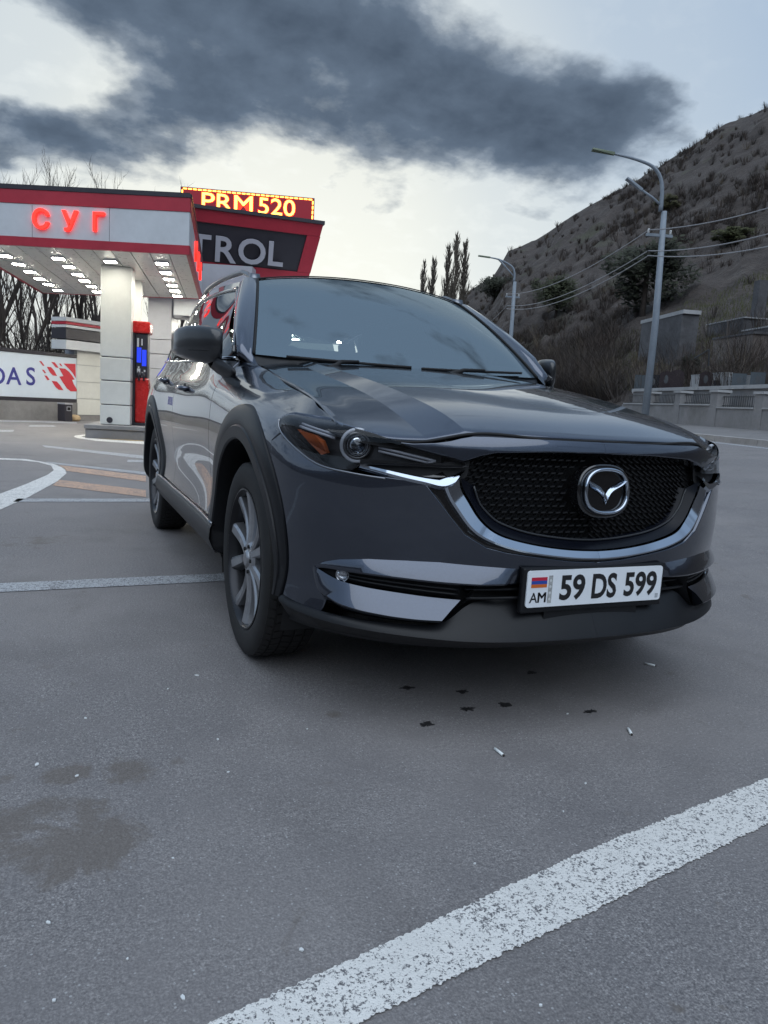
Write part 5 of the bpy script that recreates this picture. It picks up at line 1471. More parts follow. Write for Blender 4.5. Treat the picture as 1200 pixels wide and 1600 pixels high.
# tail: hatch lower body
def tail():
    a0 = float(W.aS(3.46)); a1 = float(W.ha[-1])
    A = np.linspace(a0, a1, 24); Z = np.linspace(.40, 1.17, 16)
    ga, gz = np.meshgrid(A, Z); V = W.pos(ga.ravel(), gz.ravel()); N = W.nrm(ga.ravel(), gz.ravel())
    V[:, 2] = gz.ravel()
    F = [(j*24+i, j*24+i+1, (j+1)*24+i+1, (j+1)*24+i) for j in range(15) for i in range(23)]
    F = orient(V, F, lambda c: np.array([c[0], 1.0, 0]))
    n = len(V)
    mesh('tailgate', np.concatenate([V*[-1, 1, 1], V]), [f[::-1] for f in F]+[tuple(i+n for i in f) for f in F], PAINT, car, True)
tail()
# dark shell behind the skin so that the panel gaps read black
def shell():
    V = []; F = []
    A = np.concatenate([np.linspace(0.0, float(W.aS(3.5)), 150)])
    Zf = np.linspace(0, 1, 14)
    top = np.interp(A, [0, float(W.aN(.44)), float(W.aN(.60)), float(W.aN(.765)), float(W.aS(-.3)), float(W.aS(.5)), float(W.aS(3.5))], [.52, .52, .74, .76, .93, 1.08, 1.13])
    bot = np.interp(A, [0, float(W.aN(.44)), float(W.aN(.50)), float(W.aS(-.4)), float(W.aS(3.5))], [.515, .515, .36, .36, .42])
    ga = np.repeat(A, 14); gz = (bot[:, None]+(top-bot)[:, None]*Zf[None, :]).ravel()
    P = W.pos(ga, gz)-W.nrm(ga, gz)*.02
    P[:, 2] = np.minimum(P[:, 2], gz)
    for i in range(len(A)-1):
        for j in range(13):
            f = (i*14+j, i*14+j+1, (i+1)*14+j+1, (i+1)*14+j)
            c = P[list(f)].mean(0)
            if math.hypot(c[1], c[2]-.365) < .50 or math.hypot(c[1]-2.7, c[2]-.365) < .50: continue
            F.append(f)
    both('body_shell', P, F, MATBLACK, car)
shell()

# ---------------------------------------------------------------- bonnet
HC = [  # columns from the centre line to the shut line, front edge to rear
 [(0, -.882, .908), (0, -.80, .944), (0, -.6, .998), (0, -.3, 1.051), (0, 0, 1.093), (0, .34, 1.138)],
 [(.25, -.872, .9085), (.25, -.79, .9435), (.26, -.59, .997), (.27, -.29, 1.0505), (.28, .02, 1.0925), (.30, .38, 1.1375)],
 [(.449, -.832, .909), (.455, -.75, .940), (.47, -.55, .991), (.49, -.25, 1.0455), (.51, .09, 1.0905), (.53, .45, 1.135)],
 [(.545, -.770, .881), (.548, -.68, .910), (.552, -.50, .962), (.560, -.21, 1.0215), (.570, .12, 1.0725), (.578, .47, 1.125)],
 [(.66, -.692, .880), (.66, -.61, .911), (.662, -.44, .960), (.66, -.17, 1.0175), (.655, .14, 1.065), (.648, .49, 1.118)],
 [(.757, -.592, .909), (.755, -.53, .9275), (.751, -.39, .968), (.745, -.18, 1.005), (.731, .12, 1.045), (.712, .50, 1.104)],
]
def bonnet():
    nb = 44
    C = [curve(c, nb) for c in HC]
    # lateral parameter: creases at columns 2 and 3
    lat = []
    for b in range(nb):
        P = np.array([c[b] for c in C])
        inner = np.concatenate([P[2:0:-1]*[-1, 1, 1], P[:3]])
        q = curve(inner, 41)[20:]                    # centre to first crease
        mid = np.array([P[2]+(P[3]-P[2])*t for t in np.linspace(0, 1, 7)])[1:]
        out = curve(P[3:], 13)[1:]
        lat.append(np.concatenate([q, mid, out]))
    # round the two creases a little
    G = np.array(lat)                                # nb x m x 3
    for _ in range(0):
        H = G.copy()
        for k in (20, 26):
            H[:, k] = .25*G[:, k-1]+.5*G[:, k]+.25*G[:, k+1]
        G = H
    m_ = G.shape[1]
    full = np.concatenate([G[:, :0:-1]*[-1, 1, 1], G], axis=1)
    M_ = full.shape[1]
    # rolled edges all round
    edge = []
    F = [(b*M_+i, b*M_+i+1, (b+1)*M_+i+1, (b+1)*M_+i) for b in range(nb-1) for i in range(M_-1)]
    V = full.reshape(-1, 3)
    V = np.array(V); F = orient(V, F, lambda c: np.array([0, 0, 1.]))
    loop = [i for i in range(M_)] + [b*M_+M_-1 for b in range(1, nb)] + [(nb-1)*M_+i for i in range(M_-2, -1, -1)] + [b*M_ for b in range(nb-2, 0, -1)]
    L = V[loop]; ctr = np.array([0, -.2, 0])
    T = np.roll(L, -1, 0)-np.roll(L, 1, 0); S = np.stack([T[:, 1], -T[:, 0], 0*T[:, 0]], 1); S /= np.linalg.norm(S, axis=1)[:, None]+1e-9
    S *= np.sign((S*(L-ctr)).sum(1))[:, None]
    o = len(V); n = len(loop)
    r1 = L+S*.0022-np.array([0, 0, .003]); r2_ = L+S*.001-np.array([0, 0, .011])
    V = np.concatenate([V, r1, r2_])
    idx = [loop, list(range(o, o+n)), list(range(o+n, o+2*n))]
    for k in range(2):
        for i in range(n):
            j = (i+1) % n
            f = (idx[k][i], idx[k][j], idx[k+1][j], idx[k+1][i])
            P = V[list(f)]; nn = np.cross(P[1]-P[0], P[3]-P[0])
            F.append(f if np.dot(nn, S[i]+np.array([0, 0, .3])) > 0 else f[::-1])
    ob = mesh('bonnet', V, F, PAINT, car, True)
    smooth_by_angle(ob, 50)
    # keep the two pressed creases sharp
    mid = m_-1
    want = set()
    for b in range(nb-1):
        for c_ in (20, 26):
            for sg in (-1, 1):
                want.add((b*M_+mid+sg*c_, (b+1)*M_+mid+sg*c_))
    for e in ob.data.edges:
        k_ = tuple(sorted(e.vertices))
        if k_ in want: e.use_edge_sharp = True
    sl = [np.array(c[0])+np.array([0, -.001, -.0085]) for c in HC]
    sl = curve(np.array([q*[-1, 1, 1] for q in sl[:0:-1]]+sl), 60)
    mb = MB(); mb.tube(sl, .0048, 6); mb.build('bonnet_gap_shade', MATBLACK, car, True)  # added dark strip that stands for the shaded shut gap along the front edge
    # dark tray below the shut lines
    tr = full[:, ::4]; k = tr.shape[1]
    B = tr.reshape(-1, 3)-np.array([0, 0, .03]); B[:, 0] *= 1.03; B[:, 1] = B[:, 1]*1.0-.008
    mesh('engine_bay_tray', B, [(b*k+i, b*k+i+1, (b+1)*k+i+1, (b+1)*k+i) for b in range(nb-1) for i in range(k-1)], MATBLACK, car)
bonnet()

# ---------------------------------------------------------------- windscreen, roof, pillars, glass
def ws(s, t):
    """s 0 centre .. 1 side, t 0 bottom .. 1 top"""
    ub = .745*s; ut = .590*s
    b = np.array([ub, .305+.245*s**2.2, 1.128+.022*s**2]); p = np.array([ut, 1.10+.055*s**2, 1.606-.050*s**2.2])
    x = b+(p-b)*t
    x[2] += .030*4*t*(1-t)*(1-.4*s*s); x[1] -= .012*4*t*(1-t)
    return x
def windscreen():
    m_, k = 17, 14
    V = [ws(abs(i)/m_, j/k)*np.array([1 if i >= 0 else -1, 1, 1]) for j in range(k+1) for i in range(-m_, m_+1)]
    w_ = 2*m_+1
    F = [(j*w_+i, j*w_+i+1, (j+1)*w_+i+1, (j+1)*w_+i) for j in range(k) for i in range(w_-1)]
    V = np.array(V); F = orient(V, F, lambda c: np.array([0, -1, .6]))
    g = mesh('windscreen', V, F, GLASS_W, car, True)
    # black printed border just inside the glass
    def ring(s0, t0, d):
        pts = []
        for s in np.linspace(-s0, s0, 30): pts.append(ws(abs(s), t0[0])*np.array([np.sign(s) or 1, 1, 1]))
        for t in np.linspace(t0[0], t0[1], 14)[1:]: pts.append(ws(s0, t))
        for s in np.linspace(s0, -s0, 30)[1:]: pts.append(ws(abs(s), t0[1])*np.array([np.sign(s) or 1, 1, 1]))
        for t in np.linspace(t0[1], t0[0], 14)[1:-1]: pts.append(ws(s0, t)*np.array([-1, 1, 1]))
        return np.array(pts)+np.array([0, .6, -.6])*d
    A = ring(1.0, (0, 1), .006); B = ring(.93, (.10, .95), .006); n = len(A)
    F2 = [(i, (i+1) % n, n+(i+1) % n, n+i) for i in range(n)]
    mesh('screen_border', np.concatenate([A, B]), F2, MATBLACK, g)
    sd_ = [ws(1, t)*np.array([-1, 1, 1])+np.array([.004, -.004, .002]) for t in np.linspace(0, 1, 14)]+[ws(abs(q), 1)*np.array([np.sign(q) or 1, 1, 1])+np.array([0, -.002, .004]) for q in np.linspace(-1, 1, 24)[1:-1]]+[ws(1, t)+np.array([-.004, -.004, .002]) for t in np.linspace(1, 0, 14)]
    mb = MB(); mb.tube(sd_, [.0065]*14+[.003]*22+[.0065]*14, 6); mb.build('screen_seal', MATBLACK, g, True)
    # mirror base and sensor pod seen through the glass
    pod = MB(); c = ws(0, .86); pod.hexa([(-.11, c[1]+.03, c[2]-.07), (.11, c[1]+.03, c[2]-.07), (.06, c[1]+.10, c[2]-.08), (-.06, c[1]+.10, c[2]-.08),
                                        (-.16, c[1]+.09, c[2]+.02), (.16, c[1]+.09, c[2]+.02), (.10, c[1]+.15, c[2]), (-.10, c[1]+.15, c[2])])
    pod.build('sensor_pod', INTERIOR, g)
windscreen()
def roof():
    m_, k = 12, 26
    Vs = []
    for j in range(k+1):
        t = j/k
        for i in range(-m_, m_+1):
            s = abs(i)/m_
            u = (.590+.035*math.sin(math.pi*min(1, t*1.3)) - .05*max(0, t-.75))*s
            y = (1.10+.055*s**2)*(1-t)+(3.28-.05*s*s)*t
            z0 = 1.606-.050*s**2.2
            z = z0+.040*math.sin(math.pi*t**.8)*(1-.25*s*s)-.10*max(0, t-.55)**1.3/.45*1.1
            Vs.append((u if i >= 0 else -u, y, z))
    w_ = 2*m_+1
    F = [(j*w_+i, j*w_+i+1, (j+1)*w_+i+1, (j+1)*w_+i) for j in range(k) for i in range(w_-1)]
    V = np.array(Vs); F = orient(V, F, lambda c: np.array([0, 0, 1.]))
    mesh('roof', V, F, PAINT, car, True)
    return V.reshape(k+1, w_, 3)
RV = roof()
RE = RV[:, -1]                                                # roof edge, far side u>0
def roof_edge(y): return np.array([np.interp(y, RE[:, 1], RE[:, 0]), y, np.interp(y, RE[:, 1], RE[:, 2])])
def cant(y):
    """top line of the side glass"""
    y2 = np.clip(y, 1.18, 3.2)
    e = roof_edge(y2)
    return np.array([e[0]+.062, y, e[2]-.055])
def belt(y):
    p = W.pos(W.aS(y), np.interp(y, [.3, .6, 1.2, 1.7, 2.2, 2.65, 3.2], [1.135, 1.122, 1.128, 1.134, 1.142, 1.155, 1.166]))[0]
    return p+np.array([-.004, 0, .002])
A_LO = np.array([.818, .53, 1.150]); A_HI = np.array([.655, 1.24, 1.515])
def apillar():
    n = 16
    I = np.array([ws(1, t) for t in np.linspace(0, 1, n)])+np.array([.003, 0, .002])
    O = np.array([A_LO+(A_HI-A_LO)*t+np.array([.016, 0, .012])*math.sin(math.pi*t) for t in np.linspace(0, 1, n)])
    bl = np.array([.40+.60*min(1, t*5) for t in np.linspace(0, 1, n)])[:, None]
    Mi = (I*.55+O*.45)+np.array([.030, -.030, .020])*bl; M2 = (I*.82+O*.18)+np.array([.014, -.020, .012])*bl; M3 = (I*.2+O*.8)+np.array([.022, -.012, .014])*bl
    I2 = I-np.array([.0, -.02, .02])
    # the pillar foot runs out onto the top of the wing
    C0 = np.array([(.737, .425, 1.091), (.753, .475, 1.101), (.770, .522, 1.1085), (.789, .572, 1.116), (.806, .62, 1.1205)])-np.array([0, 0, .002])
    def ext(col, c): return np.concatenate([[c-np.array([0, 0, .02]), c, c*.62+col[0]*.38+np.array([.002, -.002, -.004])], col])
    cols = [ext(I2, C0[0]+np.array([-.012, .02, -.02])), ext(I, C0[0]), ext(M2, C0[1]), ext(Mi, C0[2]), ext(M3, C0[3]), ext(O, C0[4]), ext(O-np.array([.03, -.02, .0]), C0[4]-np.array([.03, -.02, 0]))]
    V, F = loft(cols)
    F = orient(V, F, lambda c: np.array([1, -1, .6]))
    both('windscreen_pillar', V, F, PAINT, car, None, True)
apillar()
def cant_rail():
    ys = np.concatenate([[1.16], np.linspace(1.24, 3.2, 24)])
    E_ = np.array([roof_edge(y) for y in ys]); Cn = np.array([cant(y) for y in ys]); Cn[0] = A_HI+np.array([-.004, -.06, -.02])
    Md = (E_+Cn)/2+np.array([.014, 0, .014])
    V, F = loft([E_, Md, Cn, Cn-np.array([.03, 0, .0])])
    F = orient(V, F, lambda c: np.array([1, 0, .6]))
    both('roof_side_rail', V, F, PAINT, car, None, True)
cant_rail()
def side_glass():
    def pt(y, t):
        b = belt(y); c = cant(y); p = b+(c-b)*t; p[0] += .020*4*t*(1-t); return p
    def pane(name, yb0, yb1, yt0, yt1, m_):
        V = []; k = 10
        for j in range(k+1):
            t = j/k
            for i in range(k+1):
                s = i/k; y = (yb0+(yb1-yb0)*s)*(1-t)+(yt0+(yt1-yt0)*s)*t
                V.append(pt(y, t))
        V = np.array(V)
        F = [(j*(k+1)+i, j*(k+1)+i+1, (j+1)*(k+1)+i+1, (j+1)*(k+1)+i) for j in range(k) for i in range(k)]
        F = orient(V, F, lambda c: np.array([1., 0, .2]))
        both(name, V, F, m_, car, None, True)
    pane('front_side_window', .56, 1.66, 1.27, 1.74, GLASS_S)
    pane('window_pillar', 1.66, 1.80, 1.74, 1.86, GLOSSBLACK)
    pane('rear_side_window', 1.80, 2.68, 1.86, 2.52, GLASS_S)
    pane('quarter_window', 2.68, 3.12, 2.52, 2.95, GLASS_S)
    # bright lower and black upper trim
    ys = np.linspace(.60, 3.1, 30)
    mb = MB(); mb.tube([belt(y)+np.array([.004, 0, .006]) for y in ys], .007, 6); both('belt_trim', mb.v, mb.f, CHROME, car, None, True)
    mb = MB(); mb.tube([A_LO+(A_HI-A_LO)*t+np.array([.012, .012, .0]) for t in np.linspace(0, 1, 10)]+[cant(y)+np.array([.004, 0, .0]) for y in np.linspace(1.32, 3.1, 20)], .009, 6)
    both('window_frame', mb.v, mb.f, GLOSSBLACK, car, None, True)
    # rear pillar and hatch glass
    V = []
    for t in np.linspace(0, 1, 8):
        for y0, y1 in ((3.12, 2.95), (3.30, 3.10), (3.44, 3.26)):
            y = y0*(1-t)+y1*t; b = belt(min(y, 3.3)); b[1] = y0; c = cant(min(y1, 3.2)); c[1] = y1
            p = b*(1-t)+c*t; p[0] -= .08*(y-3.1)*(y > 3.1); V.append(p)
    V = np.array(V); F = [(j*3+i, j*3+i+1, (j+1)*3+i+1, (j+1)*3+i) for j in range(7) for i in range(2)]
    both('rear_pillar', V, orient(V, F, lambda c: np.array([1., .2, .2])), PAINT, car, None, True)
    hg = MB(); hg.add([(-.74, 3.46, 1.16), (.74, 3.46, 1.16), (.56, 3.26, 1.50), (-.56, 3.26, 1.50)], [(0, 1, 2, 3)]); hg.build('rear_window', GLASS_S, car)
side_glass()
def rails():
    ys = np.linspace(1.16, 2.95, 26)
    pts = []
    for y in ys:
        e = roof_edge(y); t = (y-1.16)/1.79
        pts.append(e+np.array([.004, 0, -.006+.052*min(1, t*9)*min(1, (1-t)*9)]))
    mb = MB(); n = 10; V = []
    for p in pts:
        V += [p+np.array([math.cos(a)*.016, 0, math.sin(a)*.013]) for a in np.linspace(0, 2*math.pi, n, endpoint=False)]
    F = [(j*n+i, j*n+(i+1) % n, (j+1)*n+(i+1) % n, (j+1)*n+i) for j in range(len(pts)-1) for i in range(n)]+[tuple(range(n)), tuple((len(pts)-1)*n+i for i in range(n))[::-1]]
    # broad foot in front and behind
    for q, s in ((pts[0], 1), (pts[-1], -1)):
        o = len(V); yy = q[1]
        for dy, dz, hw in ((-.020*s, -.034, .026), (.012*s, .036, .022)):
            V += [q+np.array([sx*hw, dy, dz]) for sx in (-1, 1)]
        for dy, dz, hw in ((.13*s, -.024, .022), (.11*s, .050, .017)):
            V += [q+np.array([sx*hw, dy, dz]) for sx in (-1, 1)]
        F += [(o, o+1, o+3, o+2), (o+2, o+3, o+7, o+6), (o, o+2, o+6, o+4), (o+1, o+5, o+7, o+3), (o+4, o+6, o+7, o+5), (o, o+4, o+5, o+1)]
    both('roof_rail', V, F, SILVER_TRIM, car, None, True)
SILVER_TRIM = mat('satin_trim', (0.22, 0.23, 0.25), 0.32, metal=1.0)
rails()

# ---------------------------------------------------------------- lower cladding, arches, sills
def cladding(cy, t0, t1, name):
    prof = [(-.06, -.10), (-.02, .006), (.03, .012), (.36, .014), (.40, .009), (.44, .0105), (.93, .009), (.985, .006), (1.0, -.012)]
    T = np.linspace(t0, t1, 72); cols = []
    ri = np.interp(T, [-10, 90, 150, 190], [.440, .450, .432, .422]); ro = np.interp(T, [-10, 60, 100, 135, 157, 183], [.545, .572, .580, .548, .507, .460])
    if cy > 1: ro = np.interp(T, [-10, 60, 100, 190], [.55, .565, .565, .55])
    for r_, d in prof:
        rad = ri+(ro-ri)*r_
        y = cy+rad*np.cos(np.radians(T)); z = .365+rad*np.sin(np.radians(T))
        z = np.maximum(z, .262)
        a = W.aS(y); p = W.pos(a, z); n = W.nrm(a, z); n[:, 2] = 0; n /= np.linalg.norm(n, axis=1)[:, None]
        q = p+n*d; q[:, 2] = z
        cols.append(q)
    V, F = loft(cols)
    F = orient(V, F, lambda c: np.array([1., 0, 0]))
    obs = both(name, V, F, PLASTIC, car, None, True)
    for o in obs: smooth_by_angle(o, 40)
    # wheel well liner
    mb = []
    V = []
    for t in np.linspace(-20, 200, 30):
        for u in (.885, .60):
            V.append((u if u < .8 else W.pos(W.aS(cy+.44*math.cos(R(t))), max(.3, .365+.44*math.sin(R(t))))[0][0]-.02, cy+.445*math.cos(R(t)), .365+.445*math.sin(R(t))))
    F = [(2*i, 2*i+1, 2*i+3, 2*i+2) for i in range(29)]
    o = len(V); V += [(.60, cy+.445*math.cos(R(t)), .365+.445*math.sin(R(t))) for t in np.linspace(-20, 200, 30)]
    F.append(tuple(range(o, o+30)))
    both('wheel_well', V, F, MATBLACK, car)
cladding(0, 183, -9, 'front_arch_cladding')
cladding(2.7, 190, -8, 'rear_arch_cladding')
def sill():
    ys = np.linspace(.42, 2.27, 30)
    rows = []
    for z, d in ((.425, .000), (.420, .012), (.405, .018), (.36, .020), (.31, .012), (.285, -.010), (.275, -.12)):
        p = W.pos(W.aS(ys), np.full(30, z)); p[:, 0] += d; p[:, 2] = z; rows.append(p)
    V, F = loft(rows)
    both('sill_cladding', V, orient(V, F, lambda c: np.array([1., 0, -.2])), PLASTIC, car, None, True)
    mb = MB(); mb.tube([W.pos(W.aS(y), .425)[0]+np.array([.012, 0, 0]) for y in ys], .0075, 6); both('sill_moulding', mb.v, mb.f, SILVER_TRIM, car, None, True)
sill()
def lip():
    n = 60
    top = [(.868, .350, .0), (.85, .341, .004), (.79, .335, .006), (.70, .333, .006), (.60, .334, .004), (.52, .337, .000), (.475, .352, -.004), (.43, .392, -.012), (.395, .408, -.02), (.33, .412, -.03), (.15, .412, -.035), (0, .412, -.035)]
    edge = [(.870, .336, .010), (.85, .328, .016), (.79, .320, .018), (.70, .316, .020), (.60, .313, .022), (.52, .311, .024), (.44, .308, .026), (.35, .307, .028), (.25, .306, .028), (.15, .306, .028), (.07, .306, .028), (0, .306, .028)]
    low = [(.870, .262, .010), (.85, .252, .012), (.79, .250, .014), (.70, .256, .016), (.60, .262, .018), (.52, .267, .019), (.44, .271, .020), (.35, .273, .021), (.25, .275, .022), (.15, .276, .022), (.07, .276, .022), (0, .276, .022)]
    und = [(u, z-.004, d-.16) for u, z, d in low]
    def C(pts):
        q = lin_n([(i, *p) for i, p in enumerate(pts)], n)[:, 1:]
        for _ in range(3): q[1:-1] = .25*q[:-2]+.5*q[1:-1]+.25*q[2:]
        return nose_pt(q[:, 0], q[:, 1], q[:, 2])
    T, E_, L, U = C(top), C(edge), C(low), C(und)
    r = .004
    E1 = E_+np.array([0, .004, .002]); E2 = E_+np.array([0, 0, -.006])
    back = T+np.array([0, .03, -.004])
    V, F = loft([back, T, T*.5+E_*.5+np.array([0, 0, .004]), E1, E2, L+np.array([0, 0, .008]), L+np.array([0, .006, -.002]), U])
    F = orient(V, F, lambda c: np.array([c[0]*.4, -1, .2]))
    n_ = len(V)
    o = mesh('bumper_lip', np.concatenate([V*[-1, 1, 1], V]), [f[::-1] for f in F]+[tuple(i+n_ for i in f) for f in F], PLASTIC, car, True)
    smooth_by_angle(o, 35)
lip()
# ledge above the slots, blades below them, slots, fog lamps, lower opening
def lower_face():
    n = 48
    A = nose_curve([(.812, .468, -.001), (.795, .486, -.001), (.76, .503, -.001), (.692, .518, -.001), (.60, .525, -.001), (.513, .528, -.001), (.40, .522, -.001), (.30, .516, -.001), (.15, .512, -.001), (0, .511, -.001)], n, False)
    B = nose_curve([(.810, .466, .001), (.79, .474, .005), (.76, .477, .013), (.692, .479, .021), (.60, .478, .025), (.513, .475, .027), (.40, .472, .028), (.32, .473, .022), (.27, .474, .002), (0, .474, -.012)], n, False)
    Mid = (A+B)/2+np.array([0, -.002, .004])
    Bk = B+np.array([0, .05, -.006]); Br = B+np.array([0, .003, -.005])
    V, F = loft([A, Mid, B, Br, Bk]); F = orient(V, F, lambda c: np.array([c[0]*.5, -1, .4]))
    k = len(V)
    o = mesh('bumper_ledge', np.concatenate([V*[-1, 1, 1], V]), [f[::-1] for f in F]+[tuple(i+k for i in f) for f in F], PAINT, car, True)
    smooth_by_angle(o, 40)
    # blade under the slot
    n = 40
    C_ = nose_curve([(.812, .466, .002), (.793, .456, .004), (.772, .445, .006), (.744, .437, .008), (.69, .431, .008), (.62, .427, .008), (.54, .422, .008), (.446, .418, .008)], n, False)
    D_ = nose_curve([(.815, .462, .002), (.805, .428, .012), (.792, .402, .022), (.744, .378, .036), (.69, .369, .040), (.62, .364, .042), (.56, .362, .042), (.497, .363, .042)], n, False)
    for q in (C_, D_):
        for _ in range(2): q[1:-1] = .25*q[:-2]+.5*q[1:-1]+.25*q[2:]
    Mid = (C_+D_)/2+np.array([.0, -.003, .004])
    Un = nose_curve([(.815, .455, .0), (.803, .415, .0), (.79, .375, .0), (.744, .350, .0), (.69, .344, .0), (.62, .342, .0), (.56, .342, .0), (.505, .343, .0)], n, False)
    V, F = loft([C_+np.array([0, .04, .002]), C_, Mid, D_, D_+np.array([0, .004, -.005]), Un]); F = orient(V, F, lambda c: np.array([c[0]*.5, -1, .3]))
    # close the inner end
    e = [j*n+n-1 for j in range(6)]
    F = list(F)+[tuple(e)]
    obs = both('bumper_blade', V, F, PAINT, car, None, True)
    for o in obs: smooth_by_angle(o, 40)
    # slot backing with slats
    Bs = nose_curve([(.80, .472, -.03), (.76, .480, -.03), (.60, .480, -.03), (.44, .476, -.03)], 24, False); Cs = nose_curve([(.80, .440, -.035), (.744, .430, -.035), (.60, .42, -.035), (.44, .41, -.035)], 24, False)
    V, F = loft([Bs, Cs]); both('slot_backing', V, orient(V, F, lambda c: np.array([c[0], -1, 0])), MATBLACK, car)
    for fz in (.22, .45, .68):
        pts = Bs*(1-fz)+Cs*fz
        mb = MB(); mb.tube([p+np.array([.006, -.030, 0]) for p in pts[3:-1]], .0045, 5); both('slot_slat', mb.v, mb.f, PLASTIC, car, None, True)
    c = nose_pt(.752, .455, -.012)[0]
    M_ = Matrix.Translation(Vector(c)) @ Vector((.62, -.78, .05)).to_track_quat('Z', 'Y').to_matrix().to_4x4()
    mb = MB(); mb.lathe([(.0, .0), (.010, .0), (.016, .004), (.019, .012), (.021, .012), (.022, -.02)], 20, M_); lamps = both('fog_lamp', mb.v, mb.f, SILVER, car, None, True)
    mb = MB(); mb.lathe([(.0, .020), (.010, .018), (.017, .011)], 20, M_)
    for o, s in zip(lamps, (-1, 1)):
        V = np.array(mb.v); V[:, 0] *= s
        mesh('fog_lens', V, [f[::s] for f in mb.f], LENS, o, True)
    # lower opening: dark box with two bars
    mb = MB(); mb.box((0, -.80, .44), (.92, .05, .14)); mb.build('lower_grille_backing', MATBLACK, car)
    for z, d in ((.448, -.02), (.425, -.005)):
        P = nose_curve([(.43, z-.004, d), (.2, z, d), (0, z, d)], 16, False)
        P = np.concatenate([P*[-1, 1, 1], P[::-1]])
        mb = MB(); mb.tube(P, .0055, 6); mb.build('lower_grille_bar', PLASTIC, car, True)
    # black cheeks at the ends of the opening
    V, F = loft([nose_curve([(.41, .466, .020), (.44, .42, .006), (.50, .345, .0)], 10, False), nose_curve([(.37, .464, -.05), (.40, .42, -.05), (.42, .40, -.05)], 10, False)])
    both('opening_cheek', V, orient(V, F, lambda c: np.array([-1, -1., .2])), PLASTIC, car, None, True)
lower_face()

